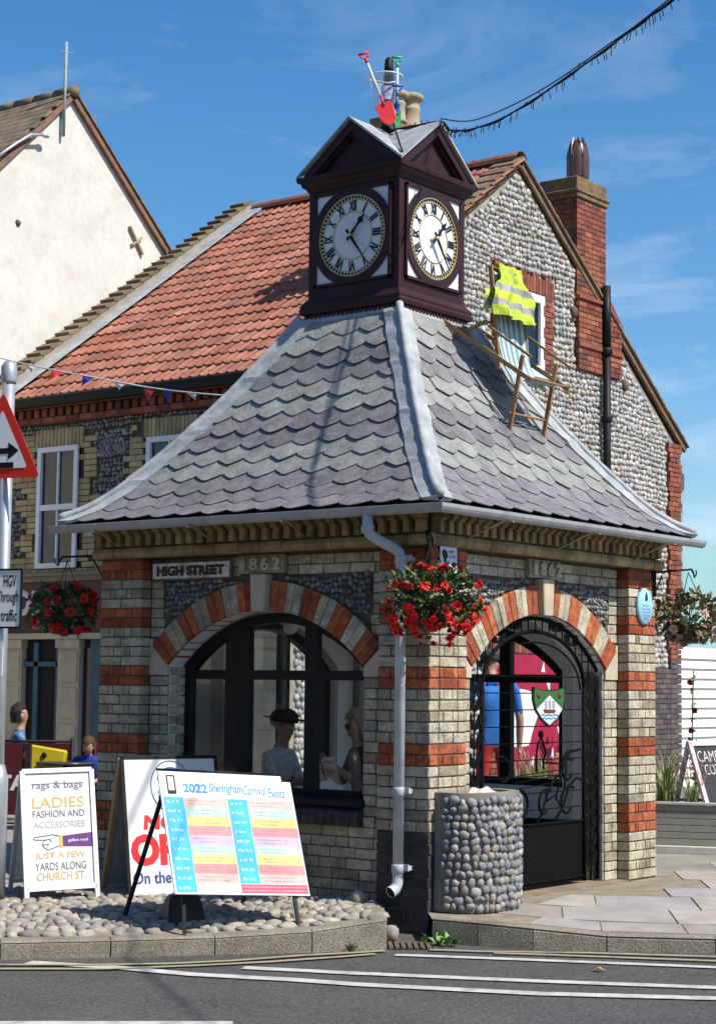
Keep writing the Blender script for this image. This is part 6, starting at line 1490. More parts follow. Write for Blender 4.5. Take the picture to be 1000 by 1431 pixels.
text('NOW', m_nred, pan, Q(BW / 2, .51, .002), e, u_, .46, .105, .001, 'lettering', bold=.04, shear=.1); text('OPEN', m_nred, pan, Q(BW / 2, .315, .002), e, u_, .67, .225, .001, 'lettering', bold=.05)
text('On the Seafront', m_nblu, pan, Q(BW / 2 + .0, .12, .002), e, u_, .66, .085, .001, 'lettering', bold=.015)

# ---- carnival events board
ev = thing('events_board', 'tilted colourful carnival events board on a black metal easel on the cobbles', 'notice board', (-.9, -1.0, -.02))
p0, e, u_, n_ = boardframe((-.70, -1.745, .21), (.40, .905, -.055), R_(24)); BW, BH = 1.02, .82
Q_full = Q
def Q(a, b, o=0): return p0 + e * (a * .93) + u_ * b + n_ * o
mb = MB(); mb.prism([Q(0, 0, -.012), Q(BW, 0, -.012), Q(BW, BH - .04, -.012), Q(BW - .07, BH - .04, -.012), Q(BW - .07, BH, -.012), Q(0, BH, -.012)], n_ * .012); pan = mb.build('board', mat('poster_white', (.74, .74, .74)), ev)
m_cy = mat('print_cyan', (.015, .36, .62), .5); pal = [mat('row_pink', (.62, .38, .34), .5), mat('row_mint', (.36, .56, .46), .5), mat('row_yellow', (.62, .50, .16), .5), mat('row_rose', (.60, .20, .21), .5), mat('row_lilac', (.46, .33, .52), .5)]
m_pt = mat('row_print', (.33, .25, .25), .5)
def rect(a0, a1, b0, b1, m, nm, o=.0008):
    mb = MB(); mb.add([Q(a0, b0, o), Q(a1, b0, o), Q(a1, b1, o), Q(a0, b1, o)], [(0, 1, 2, 3)]); return mb.build(nm, m, pan, fix=False)
rect(.015, .165, .012, .645, m_cy, 'date_column'); rect(.50, .65, .075, .645, m_cy, 'date_column')
order = [0, 1, 2, 3, 4, 1, 2, 3, 0]
for k in range(9):
    zt = .645 - k * .0635; rect(.168, .495, zt - .0625, zt, pal[order[k]], 'event_row'); rect(.653, 1.012, zt - .0625, zt, pal[order[k]], 'event_row')
    for r_ in range(2): scribble(pan, Q(.30, zt - .02 - r_ * .022, .002), e, u_, .22 - .05 * ((k + r_) % 3), .010, m_pt, 'small_print', 100 + k * 2 + r_); scribble(pan, Q(.80, zt - .02 - r_ * .022, .002), e, u_, .25 - .04 * ((k + r_) % 4), .010, m_pt, 'small_print', 140 + k * 2 + r_)
    scribble(pan, Q(.09, zt - .032, .002), e, u_, .10, .020, m_white, 'small_print', 180 + k); scribble(pan, Q(.575, zt - .032, .002), e, u_, .10, .020, m_white, 'small_print', 200 + k)
scribble(pan, Q(.09, .04, .002), e, u_, .10, .02, m_white, 'small_print', 222)
rect(.50, 1.012, .012, .07, mat('row_red', (.62, .06, .10), .5), 'red_footer')
for r_ in range(2): scribble(pan, Q(.756, .052 - r_ * .024, .002), e, u_, .46, .008, m_white, 'small_print', 230 + r_)
m_ct = mat('title_blue', (.01, .22, .48), .5); text('2022', m_ct, pan, Q(.265, .71, .001), e, u_, .17, .062, .001, 'lettering', bold=.03); text('Sheringham', m_ct, pan, Q(.50, .71, .001), e, u_, .24, .080, .001, 'lettering', shear=.25, bold=.008); text('Carnival', m_ct, pan, Q(.725, .712, .001), e, u_, .17, .066, .001, 'lettering', shear=.25); text('Events', m_ct, pan, Q(.895, .70, .001), e, u_, .12, .066, .001, 'lettering', shear=.25)
mb = MB(); 
for a, b in (((.06, .67), (.115, .67)), ((.06, .79), (.115, .79)), ((.06, .67), (.06, .79)), ((.115, .67), (.115, .79))): mb.bar(Q(*a, .003), Q(*b, .003), .007, .002, n_)
mb.bar(Q(.06, .68, .003), Q(.115, .68, .003), .018, .002, n_); mb.build('phone_symbol', m_black, pan)
mb = MB(); mb.tube([Q(.0, BH + .012, -.01), Q(BW - .06, BH + .012, -.01)], .010, 6)
mb.build('top_bar', m_black, ev)
for a, foot in ((.16, (-.67, -1.685, -.05)), (.93, (-.315, -.995, -.02))):
    mb = MB(); mb.bar(Q(a, BH * .9, -.022), Vector(foot), .022, .022); mb.build('front_leg', m_black, ev)
for a, foot in ((.10, (-1.34, -1.56, -.05)), (.90, (-1.12, -.63, -.0))):
    mb = MB(); mb.bar(Q(a, BH, -.02), Vector(foot), .022, .022); mb.build('rear_leg', m_black, ev)
Q = Q_full
sb = thing('base_weight', 'black wedge shaped weight under the events board', 'weight', (-1.1, -1.25, -.04))
mb = MB(); c0 = Vector((-1.0, -1.36, -.045)); ee = Vector((.40, .905, 0)); nn4 = Vector((.905, -.40, 0))
mb.hexa([c0 - ee * .14 - nn4 * .12, c0 + ee * .14 - nn4 * .12, c0 + ee * .14 + nn4 * .12, c0 - ee * .14 + nn4 * .12, c0 - ee * .09 - nn4 * .06 + Z1 * .2, c0 + ee * .12 - nn4 * .06 + Z1 * .2, c0 + ee * .12 + nn4 * .03 + Z1 * .2, c0 - ee * .09 + nn4 * .03 + Z1 * .2]); mb.build('block', m_basket, sb, bevel=.02)

# ---- planter, chalkboard and fence things on the right
px = thing('timber_planter', 'long grey painted timber planter on a pale stone plinth at the right edge', 'planter', (-.6, 5.4, 0))
ee = Vector((.93, .37, 0)).normalized(); nn4 = Vector((ee.y, -ee.x, 0)); c0 = Vector((-.95, 5.22, 0)); m_tp = mat('grey_green_timber', [(.22, .21, .175), (.25, .24, .20)], .7, .12, 8, .2, 30)
def pb(name, a0, a1, b0, b1, z0, z1, m, par=px, bev=.004): 
    mb = MB(); mb.obox(c0 + ee * (a0 + a1) / 2 - nn4 * (b0 + b1) / 2 + Z1 * (z0 + z1) / 2, ee * (a1 - a0) / 2, nn4 * (b1 - b0) / 2, Z1 * (z1 - z0) / 2); return mb.build(name, m, par, bevel=bev)
pb('plinth', -1.4, 2.2, -.10, .70, -.004, .065, m_white if False else mat('pale_kerb', (.46, .44, .39), .9, .15, 4, .5, 50))
for k in range(6): pb('plank', -1.2, 2.1, 0, .03, .068 + k * .062, .068 + k * .062 + .058, m_tp)
pb('inner_box', -1.19, 2.09, .03, .62, .068, .40, m_earth); pb('cap_rail', -1.22, 2.12, -.02, .05, .44, .465, mat('pale_rail', (.42, .40, .34), .7, .1, 6)); pb('cap_rail', -1.22, 2.12, .58, .64, .44, .465, MATS['pale_rail'])
cbd = thing('chalkboard', 'pink framed chalkboard lettered CAMELLIA COTTAGE behind the timber planter', 'chalkboard', (-.7, 5.75, 0))
p0, e, u_, n_ = boardframe((-.70, 5.47, .44), (.28, .96, 0), R_(21)); BW, BH = .62, .62
m_pk = mat('pink_paint', (.72, .50, .55), .6, .06, 8)
for a, b in (((0, -.42), (0, BH)), ((BW, -.42), (BW, BH)), ((-.025, BH - .02), (BW + .025, BH - .02)), ((0, -.1), (BW, -.1))):
    mb = MB(); mb.bar(Q(*a), Q(*b), .05, .03, n_); mb.build('frame_bar', m_pk, cbd)
mb = MB(); mb.prism([Q(.02, -.1, -.012), Q(BW - .02, -.1, -.012), Q(BW - .02, BH - .03, -.012), Q(.02, BH - .03, -.012)], n_ * .012); sl_p = mb.build('slate_panel', mat('chalk_black', (.03, .035, .035), .8, .2, 10), cbd)
back = (Z1 * math.cos(R_(16)) + Vector((e.y, -e.x, 0)) * math.sin(R_(16))); mb = MB()
for a in (0, BW): mb.bar(Q(a, BH), Q(a, BH) - back * 1.03, .045, .03)
mb.build('rear_leg', m_pk, cbd)
m_ch = mat('chalk', (.6, .6, .58), .9, .2, 60); text('CAMELLIA', m_ch, sl_p, Q(BW * .5 + .0, .47, .001), e, u_, .50, .11, .001, 'chalk_lettering', bold=-.01); text('COTTAGE', m_ch, sl_p, Q(BW * .5 + .02, .34, .001), e, u_, .44, .10, .001, 'chalk_lettering', bold=-.01); text('TEAS', m_ch, sl_p, Q(BW * .55, .15, .001), e, u_, .24, .12, .001, 'chalk_lettering', bold=-.01)

# ---- café furniture in the shade on the left
wbk = thing('windbreak', 'maroon cafe windbreak panel with white lettering behind the A boards', 'windbreak', (-7.1, 3.0, 0))
a_, b_ = Vector((-8.4, 2.65, 0)), Vector((-7.12, 3.48, 0)); dv = (b_ - a_).normalized(); nv_ = Vector((dv.y, -dv.x, 0))
mb = MB(); mb.obox((a_ + b_) / 2 + Z1 * .48, dv * (b_ - a_).length / 2, nv_ * .01, Z1 * .38); wp = mb.build('panel', m_maroon, wbk)
for p in (a_, b_): mb = MB(); mb.tube([p, p + Z1 * .92], .02, 8); mb.lathe(p, [(.16, 0), (.16, .03), (.03, .05)], 12); mb.build('post', m_black, wbk)
mb = MB(); mb.tube([a_ + Z1 * .88, b_ + Z1 * .88], .015, 8); mb.build('rail', m_black, wbk)
text('-EST.1971-', m_lt, wp, a_ + dv * .66 + nv_ * .012 + Z1 * .60, dv, Z1, .30, .05, .002, 'lettering'); text('COSTA', m_lt, wp, a_ + dv * .66 + nv_ * .012 + Z1 * .44, dv, Z1, .78, .17, .002, 'lettering', bold=.04)
tb_ = thing('cafe_table', 'small round dark cafe table beside the windbreak', 'table', (-6.74, 3.03, 0))
mb = MB(); mb.lathe((-6.74, 3.03, .67), [(.30, 0), (.305, .012), (.30, .025)], 24); mb.build('table_top', mat('dark_table', (.05, .045, .04), .25, .1), tb_); mb = MB(); mb.tube([(-6.74, 3.03, .03), (-6.74, 3.03, .67)], .025, 8); mb.build('column', m_black, tb_); mb = MB(); mb.lathe((-6.74, 3.03, 0), [(.22, 0), (.22, .02), (.03, .05)], 16); mb.build('base', m_black, tb_)
bg_ = thing('yellow_bag', 'bright yellow carrier bag standing on the cafe chair', 'bag', (-6.85, 3.15, .45))
mb = MB(); mb.smooth = False; c0 = Vector((-7.02, 2.98, .445)); q0 = [c0 + dv * a + nv_ * b + Z1 * z for a, b, z in ((-.15, -.06, 0), (.20, -.06, 0), (.20, .06, 0), (-.15, .06, 0), (-.15, -.02, .42), (.26, -.03, .36), (.25, .04, .36), (-.13, .03, .42))]; mb.hexa(q0); mb.build('bag_body', mat('yellow_plastic', (.45, .36, .015), .5, .15, 9), bg_, bevel=.02)
mb = MB(); mb.lathe(c0 + dv * .02 + nv_ * .05 + Z1 * .31, [(.03, 0), (.02, .008), (0, .008)], 10, axis=nv_); mb.build('bag_mark', m_black, bg_)
for q, (x, y, rot, lab) in enumerate(((-6.44, 3.30, .4, 'red metal cafe chair beside the seated girl'), (-7.0, 2.98, 2.6, 'dark cafe chair holding the yellow bag'))):
    ch = thing('cafe_chair', lab, 'chair', (x, y, 0), 'cafe chairs'); m_c = mat('red_metal', (.30, .015, .03), .4) if q == 0 else m_black; ca, sa = math.cos(rot), math.sin(rot); PQ = lambda a, b, z: Vector((x + a * ca - b * sa, y + a * sa + b * ca, z))
    mb = MB(); mb.prism([PQ(-.2, -.2, .43), PQ(.2, -.2, .43), PQ(.2, .2, .43), PQ(-.2, .2, .43)], Z1 * .02); mb.build('seat', m_c, ch)
    for a, b in ((-.18, -.18), (.18, -.18), (.18, .18), (-.18, .18)): mb = MB(); mb.tube([PQ(a * 1.1, b * 1.1, 0), PQ(a, b, .43 if b < 0 else .88)], .013, 6); mb.build('leg', m_c, ch)
    mb = MB(); mb.bar(PQ(-.18, .18, .84), PQ(.18, .18, .84), .02, .07); mb.bar(PQ(-.18, .18, .66), PQ(.18, .18, .66), .02, .05); mb.build('backrest', m_c, ch)

# ================================================================== PLANTS
def leafquad(mb, p, d, up_, ln, wd, fold=.25):
    d = Vector(d).normalized(); s = d.cross(Vector(up_))
    if s.length < 1e-3: s = d.orthogonal()
    s.normalize(); n_ = s.cross(d); a = p; b = p + d * ln * .5 + n_ * ln * .06; c = p + d * ln - n_ * ln * .12
    mb.add([a, b + s * wd + n_ * wd * fold, c, b - s * wd + n_ * wd * fold, b], [(0, 4, 1), (4, 2, 1), (0, 3, 4), (4, 3, 2)])
def rdir(rnd): 
    z = rnd.uniform(-1, 1); a = rnd.uniform(0, 2 * math.pi); r = math.sqrt(1 - z * z); return Vector((r * math.cos(a), r * math.sin(a), z))
def v_flower(seed):
    rnd = random.Random(seed); mb = MB()
    for ring_, (n, tilt, ln) in enumerate(((9, -.1, .46), (9, .3, .5), (8, .7, .45), (6, 1.1, .36))):
        for k in range(n):
            a = 2 * math.pi * (k + rnd.uniform(-.2, .2)) / n + ring_; d = Vector((math.cos(a) * math.cos(tilt), math.sin(a) * math.cos(tilt), math.sin(tilt)))
            leafquad(mb, Vector((0, 0, 0)), d, Z1, ln * rnd.uniform(.75, 1.2), rnd.uniform(.10, .17), rnd.uniform(-.3, .4))
    return [Vector(v) for v in mb.v], mb.f, False
FLO = [v_flower(i) for i in range(4)]
def basket(loc, label, seed, nflow, mleaf, rx, rz_, flow, chain_top, bowl_r=.17, drop=.12, mfl=m_petal, leaves=520, fsize=(.055, .085)):
    rnd = random.Random(seed); L0 = Vector(loc); t = thing('hanging_basket', label, 'hanging basket', loc, 'hanging baskets on the kiosk')
    mb = MB(); mb.lathe(L0 + Z1 * -.20, [(bowl_r * .55, 0), (bowl_r * .8, .02), (bowl_r, .13), (bowl_r * 1.06, .135), (bowl_r * 1.06, .16), (bowl_r * .9, .16), (bowl_r * .85, .12)], 20); mb.build('bowl', m_basket, t)
    mb = MB(); mb.lathe(L0 + Z1 * -.06, [(bowl_r * .85, 0), (0, .02)], 14); mb.build('soil', m_dark, t)
    mb = MB()
    for k in range(3): a = k * 2.094 + .5; mb.tube([L0 + Vector((bowl_r * math.cos(a), bowl_r * math.sin(a), -.05)), Vector(chain_top)], .004, 4)
    mb.build('chain', m_black, t)
    mb = MB()
    for i in range(leaves):
        d = rdir(rnd); r = rnd.uniform(.35, 1.0) ** .6 * (1 + .22 * math.sin(3 * math.atan2(d.y, d.x) + seed) + rnd.uniform(-.1, .15))
        p = L0 + Vector((d.x * rx * r, d.y * rx * r, (d.z * rz_ * r) + .02 - (drop * max(0, r - .5) if d.z < .2 else 0)))
        if p.z < L0.z - .17 and (p - L0).xy.length < bowl_r * 1.15: continue
        dd = (d + rdir(rnd) * .7 + Z1 * .15); leafquad(mb, p, dd, rdir(rnd), rnd.uniform(.05, .085), rnd.uniform(.014, .024))
    o = mb.build('foliage', mleaf, t, fix=False); o['kind'] = 'stuff'
    if True:
        mb = MB()
        for i in range(16):
            d = rdir(rnd); d.z = abs(d.z) * .8 + .1; mb.tube([L0 + Z1 * -.05, L0 + Vector((d.x * rx, d.y * rx, d.z * rz_)) * .9], .004, 4)
        mb.build('stems', m_leafs, t)
    its = []
    for i in range(nflow):
        for _ in range(30):
            d = rdir(rnd); q_ = 1 + .2 * math.sin(3 * math.atan2(d.y, d.x) + seed) + rnd.uniform(-.15, .1); p = L0 + Vector((d.x * rx * q_, d.y * rx * q_, d.z * rz_ * q_ + .02 - (drop * rnd.uniform(.5, 1.5) if d.z < .1 else 0)))
            if not flow or flow(d): break
        ax = (d + rdir(rnd) * .4).normalized(); x = ax.orthogonal().normalized(); s = rnd.uniform(*fsize) * 1.0
        its.append((rnd.randrange(4), frame_matrix(p + d * .015, x, ax.cross(x), ax, s * 2, s * 2, s * 2), mfl, prio(p, .1)))
    pieces('flower', t, FLO, its, 300)
    return t
basket((.21, -.29, 2.11), 'hanging basket thick with red begonias in front of the corner pier', 1, 100, m_leafs, .275, .15, lambda d: d.dot((CAM - Vector((0, 0, 2))).normalized()) > -.3 and (d.z < .35 or abs(d.z) > .9), (.21, -.29, 2.52), drop=.11, leaves=850, fsize=(.026, .044))
basket((-3.62, .03, 2.10), 'shaded hanging basket of red flowers beside the left pier', 2, 40, m_leafs, .245, .15, lambda d: d.dot((CAM - Vector((0, 0, 2))).normalized()) > -.3, (-3.62, .03, 2.50), drop=.06, bowl_r=.17, leaves=700, fsize=(.03, .05))
m_pale = mat('pale_petal', [(.60, .42, .36), (.50, .30, .25), (.66, .54, .48)], .6, .2, 30)
basket((.03, 3.72, 2.10), 'hanging basket with bronze leaves and pale flowers right of the right pier', 3, 26, m_leafr, .30, .20, lambda d: d.dot((CAM - Vector((0, 0, 2))).normalized()) > -.4, (.03, 3.72, 2.50), drop=.04, mfl=m_pale, bowl_r=.20, leaves=650, fsize=(.03, .05))
for nm, a, b, lab in (('basket_bracket', (-.02, -.02, 2.56), (.21, -.29, 2.54), 'black iron bracket on the corner pier holding the begonia basket'), ('basket_bracket', (-3.2, .03, 2.52), (-3.68, .03, 2.53), 'black scrolled iron bracket on the left pier'), ('basket_bracket', (.02, 3.15, 2.47), (.03, 3.78, 2.53), 'black scrolled iron bracket on the right pier')):
    t = thing(nm, lab, 'bracket', a, 'basket brackets'); a, b = Vector(a), Vector(b); d = (b - a).normalized(); mb = MB(); mb.tube([a, b - d * .05, b, b + d * .03 + Z1 * -.03], .010, 6); mb.tube([b + d * .03 - Z1 * .03, b + d * .05 - Z1 * .07, b + d * .08 - Z1 * .05, b + d * .085 - Z1 * .01], .008, 6); mb.tube([a - Z1 * .18, a + d * .12 - Z1 * .03], .007, 5); mb.tube([a + Z1 * .03, a - Z1 * .20], .014, 6); mb.build('arm', m_black, t)
def grass_clump(name, label, loc, n, h, spread, m, seed, wd=.006, plume=None, cat='plant', grp=None):
    rnd = random.Random(seed); L0 = Vector(loc); t = thing(name, label, cat, loc, grp); mb = MB()
    for i in range(n):
        a = rnd.uniform(0, 6.283); r = rnd.uniform(0, spread * .3); b = L0 + Vector((math.cos(a) * r, math.sin(a) * r, 0)); a2 = a + rnd.gauss(0, .5); hh = h * rnd.uniform(.55, 1.1); out = spread * rnd.uniform(.3, 1.2); s = Vector((-math.sin(a2), math.cos(a2), 0)) * wd * rnd.uniform(.7, 1.3)
        pr = None
        for k in range(5):
            tt = k / 4; p = b + Vector((math.cos(a2), math.sin(a2), 0)) * out * tt ** 2 + Z1 * hh * (tt - .18 * tt ** 3); w_ = s * (1 - tt * .9)
            if pr: mb.quad(pr[0] - pr[1], pr[0] + pr[1], p + w_, p - w_)
            pr = (p, w_)
    o = mb.build('blades', m, t, fix=False); o['kind'] = 'stuff'
    if plume:
        mb = MB()
        for i in range(plume[1]):
            a = rnd.uniform(0, 6.283); d = Vector((math.cos(a) * .45, math.sin(a) * .45, 1)).normalized(); p = L0 + d * h * rnd.uniform(.5, .8)
            for k in range(26): leafquad(mb, p + d * k * .009, d + rdir(rnd) * .5, rdir(rnd), .035, .003)
        o = mb.build('plumes', plume[0], t, fix=False); o['kind'] = 'stuff'
    return t
grass_clump('ornamental_grass', 'tall green ornamental grass at the left end of the timber planter', (-1.10, 5.40, .40), 130, .62, .30, m_grass, 4, .008)
m_plume = mat('pink_plume', [(.42, .20, .22), (.52, .32, .32), (.35, .15, .18)], .8, .2, 30)
grass_clump('fountain_grass', 'fountain grass with pink plumes in front of the chalkboard', (-.82, 5.40, .40), 70, .42, .22, m_grass, 5, .006, (m_plume, 16))
hk = thing('hollyhock', 'tall thin hollyhock with dark red flowers against the white boarding', 'plant', (-1.3, 6.4, 0)); rnd = random.Random(6); mb = MB(); st = refine([(-1.3, 6.4, 0), (-1.29, 6.4, .6), (-1.32, 6.39, 1.1), (-1.305, 6.4, 1.70)], 5); mb.tube(st, .008, 5); mb.build('stem', m_grass, hk); mb = MB()
for i in range(46): p = st[min(len(st) - 1, 4 + i * 11 // 46)]; d = rdir(rnd); leafquad(mb, p, d, rdir(rnd), .07 if i < 25 else .045, .028 if i < 25 else .016)
o = mb.build('foliage', m_grass, hk, fix=False); o['kind'] = 'stuff'
m_hf = mat('dark_red_petal', [(.22, .01, .03), (.35, .03, .05)], .6, .2, 30); pieces('flower', hk, FLO, [(i % 4, frame_matrix((-1.30 + dx, 6.37, z), X1, Z1, -Y1, .075, .075, .06), m_hf, 1) for i, (dx, z) in enumerate(((-.03, 1.58), (-.02, 1.10), (.02, 1.30)))], 300)
# garden behind the kiosk, seen through the gate: tall leafy stems and grass under the mural
for i, (x, y, h) in enumerate(((-4.9, 9.2, .62), (-5.1, 9.8, .55), (-4.8, 10.2, .5), (-5.2, 10.7, .66), (-5.0, 11.2, .5), (-4.6, 9.6, .45), (-5.3, 9.4, .6))):
    grass_clump('border_plant', ('tallest tuft of green leaves below the red mural, seen through the gate', 'low leaf tuft left of the white patch on the mural', 'short leaf tuft nearest the gate below the mural', 'tall leaf tuft under the right half of the mural', 'leaf tuft at the right end below the mural', 'smallest leaf tuft in front of the mural border', 'leaf tuft closest to the flint wall below the mural')[i], (x, y, 0), 80, h * 1.3, .28, m_grass, 60 + i, .014, (m_pale, 5), grp='border plants below the mural')
vn = thing('climbing_plant', 'broad leaved climber beside the red mural', 'plant', (-5.6, 11.2, 0)); rnd = random.Random(9); mb = MB(); mb.tube([(-5.6, 11.25, 0), (-5.62, 11.2, .7), (-5.6, 11.3, 1.25)], .012, 5); mb.build('stem', m_grass, vn); mb = MB()
for i in range(40): p = Vector((-5.6 + rnd.uniform(-.05, .1), 11.2 + rnd.uniform(-.28, .28), rnd.uniform(.4, 1.3))); leafquad(mb, p, rdir(rnd), rdir(rnd), .14, .055)
mb.build('foliage', m_grass, vn, fix=False)['kind'] = 'stuff'
# weeds at the kerbs and between cobbles
for i, (x, y, z, n, h, lab) in enumerate(((.05, -.90, -.155, 40, .07, 'weed tuft at the foot of the left kerb end'), (-1.02, -1.72, -.05, 30, .05, 'small weed between cobbles near the kerb'), (-2.05, -2.35, -.06, 45, .06, 'grassy weed among the cobbles at far left'), (-.55, -1.30, -.05, 28, .05, 'weed by the front leg of the events board'), (-.12, -1.02, -.155, 22, .05, 'dry weed along the left kerb'), (-1.5, -1.7, -.05, 25, .045, 'weed in front of the rags and bags board'), (-1.18, 4.85, .0, 40, .10, 'weeds growing below the planter plinth'))):
    grass_clump('weed', lab, (x, y, z), n, h, .06, m_grass, 80 + i, .006, grp='weeds')
wd_ = thing('broad_leaf_weed', 'broad leaved green weed in the gutter by the drain', 'plant', (.30, -.30, -.16)); rnd = random.Random(3); mb = MB()
for i in range(16): d = rdir(rnd); d.z = abs(d.z) * .7 + .2; leafquad(mb, Vector((.30 + rnd.uniform(-.10, .12), -.32 + rnd.uniform(-.05, .05), -.155)), d, Z1, rnd.uniform(.07, .11), .03)
mb.build('leaves', mat('weed_leaf', [(.10, .20, .05), (.16, .28, .08)], .5, .2, 20), wd_, fix=False)
# loose stone, leaf litter, rock
mb = MB(); mb.ball((.0, -.42, -.10), .06, .05, .055, 8, 6, .12); base_thing(mb, 'loose_stone', m_cob, (.0, -.42, -.15), 'pale loose stone in the gutter corner by the drain', 'stone')
mb = MB(); mb.ball((-.52, -.10, .05), .055, .05, .07, 8, 6, .12); base_thing(mb, 'loose_stone', m_cob, (-.52, -.10, 0), 'rounded stone lying against the dark base of the wall', 'stone')
mb = MB(); leafquad(mb, Vector((1.62, -.60, -.150)), (1, .4, .1), Z1, .09, .03); base_thing(mb, 'fallen_leaf', mat('orange_leaf', (.5, .26, .08), .7), (1.62, -.60, -.153), 'single orange leaf lying on the road', 'leaf')

# ================================================================== PEOPLE
def skin_person(name, label, base, f, J, fmats, rule, hair=None, extra=None, scale=1.0, head_f=None):
    """J: joints in the person's own frame (right, forward, up); one continuous skinned body with head, ears, nose and fingers"""
    f = Vector(f).normalized(); r = Vector((f.y, -f.x, 0)); B = Vector(base)
    W_ = lambda p: B + (r * p[0] + f * p[1] + Z1 * p[2]) * scale
    V = []; E = []; Rr = []
    def v(p, rad): V.append(W_(p)); Rr.append((rad if isinstance(rad, tuple) else (rad, rad))); return len(V) - 1
    def chain(start, pts):
        a = start
        for p, rad in pts: b = v(p, rad); E.append((a, b)); a = b
        return a
    pel = v(J['pelvis'], (.135, .105)); P = lambda k: Vector(J[k])
    ch = chain(pel, [((P('pelvis') + P('chest')) / 2, (.130, .098)), (J['chest'], (.150, .105))])
    nk = chain(ch, [(P('chest') * .45 + P('neck') * .55, (.115, .075)), (J['neck'], .044)])
    hd = P('head'); nd = (hd - P('neck')).normalized(); hf = Vector(head_f) if head_f else Vector((0, 1, 0)); hf = (hf - nd * hf.dot(nd)).normalized(); hs = hf.cross(nd)
    k1 = chain(nk, [(hd - nd * .078 + hf * .026, (.046, .050)), (hd - nd * .03 + hf * .008, (.066, .076)), (hd + nd * .03 - hf * .006, (.072, .088)), (hd + nd * .075 - hf * .012, (.064, .078)), (hd + nd * .102 - hf * .012, (.034, .045))])
    skc = len(V) - 4
    chain(skc, [(hd - nd * .02 + hf * .085, .013)])
    for s in (-1, 1): chain(skc, [(hd + hs * s * .080 - hf * .01, .016)])
    for s, k in ((-1, 'L'), (1, 'R')):
        sh = P('sh' + k); a = chain(ch, [(sh * .8 + P('chest') * .2 + Vector((0, 0, .03)), (.07, .065)), (sh, .058), ((sh + P('el' + k)) / 2, .048), (J['el' + k], .040), ((P('el' + k) + P('wr' + k)) / 2, .037), (J['wr' + k], .026)])
        hdv = (P('wr' + k) - P('el' + k)).normalized(); sd = Vector(J.get('palm' + k, (0, 1, 0))); sd = (sd - hdv * sd.dot(hdv)).normalized(); wr = P('wr' + k); nn5 = hdv.cross(sd)
        pm = chain(a, [(wr + hdv * .045, (.030, .020))])
        for q, ln in ((-.026, .06), (-.009, .075), (.009, .072), (.026, .058)):
            b = wr + hdv * .085 + sd * q; chain(pm, [(b, .0095), (b + hdv * ln * .5 + nn5 * .008, .0085), (b + hdv * ln * .9 + nn5 * .024, .007)])
        chain(pm, [(wr + hdv * .05 + sd * -.040, .011), (wr + hdv * .085 + sd * -.052 + nn5 * .012, .009)])
        hp = P('hip' + k); a = chain(pel, [(hp, .085), ((hp + P('kn' + k)) / 2, .074), (J['kn' + k], .056), ((P('kn' + k) + P('an' + k)) / 2, .052), (J['an' + k], .036)]); an_ = P('an' + k)
        chain(a, [(an_ + Vector((0, .07, -.045)), .038), (an_ + Vector((0, .16, -.055)), .030)])
    me = bpy.data.meshes.new('b'); me.from_pydata([tuple(x - B) for x in V], E, []); me.update()
    bm = bmesh.new(); bm.from_mesh(me); sk = bm.verts.layers.skin.verify(); bm.verts.ensure_lookup_table()
    for i, x in enumerate(bm.verts): x[sk].radius = (Rr[i][0] * scale, Rr[i][1] * scale); x[sk].use_root = (i == 0)
    bm.to_mesh(me); bm.free(); tmp = bpy.data.objects.new('b', me); COL.objects.link(tmp)
    tmp.modifiers.new('s', 'SKIN').use_smooth_shade = True; ss = tmp.modifiers.new('u', 'SUBSURF'); ss.levels = ss.render_levels = 2
    dg = bpy.context.evaluated_depsgraph_get(); m2 = bpy.data.meshes.new_from_object(tmp.evaluated_get(dg)); bpy.data.objects.remove(tmp)
    m2.name = name; m2.materials.clear()
    for m in fmats: m2.materials.append(m)
    inv = lambda p: ((p.dot(r)) / scale, (p.dot(f)) / scale, p.z / scale)
    for po in m2.polygons: po.material_index = rule(inv(po.center)); po.use_smooth = True
    t = thing(name, label, 'person', base); o = bpy.data.objects.new('body', m2); COL.objects.link(o); attach(o, t)
    H_ = lambda a, b, c: W_(hd + hs * a + hf * b + nd * c)
    mb = MB()     # eyes, brows and mouth
    for s in (-1, 1):
        mb.add([H_(s * a, b, c) for a, b, c in ((.020, .0885, .012), (.030, .0865, .018), (.042, .080, .012), (.030, .086, .005))], [(0, 1, 2, 3)])
        mb.add([H_(s * a, b, c) for a, b, c in ((.015, .0905, .028), (.045, .080, .030), (.046, .079, .035), (.016, .0905, .034))], [(0, 1, 2, 3)])
    mb.add([H_(a, b, c) for a, b, c in ((-.022, .083, -.052), (.022, .083, -.052), (.016, .083, -.059), (-.016, .083, -.059))], [(0, 1, 2, 3)])
    mb.build('face_features', mat('face_dark', (.10, .04, .03), .7), t, fix=False)
    if hair:
        m, ln, cover = hair; mb = MB(); mb.smooth = True; rnd = random.Random(4); seg, rg = 18, 10; vs = []; fs = []
        for i in range(rg + 1):
            tt = (i / rg) * cover
            for k in range(seg):
                a = 2 * math.pi * k / seg; fr = max(0, math.cos(a - math.pi / 2)); lim = min(tt, 1.15 if fr > .3 else cover); j = 1 + rnd.uniform(-.09, .09)
                x, y, z = .084 * math.sin(min(lim, 1.9)) * math.cos(a) * j, .104 * math.sin(min(lim, 1.9)) * math.sin(a) * j - .012, .115 * math.cos(lim) * j + .02
                if lim > 1.9: z -= ln * (lim - 1.9) / max(cover - 1.9, .01)
                vs.append(H_(x, y, z))
        for i in range(rg):
            for k in range(seg): fs.append((i * seg + k, i * seg + (k + 1) % seg, (i + 1) * seg + (k + 1) % seg, (i + 1) * seg + k))
        mb.add(vs, fs); mb.build('hair', m, t, fix=False)
    if extra: extra(t, H_, W_)
    return t
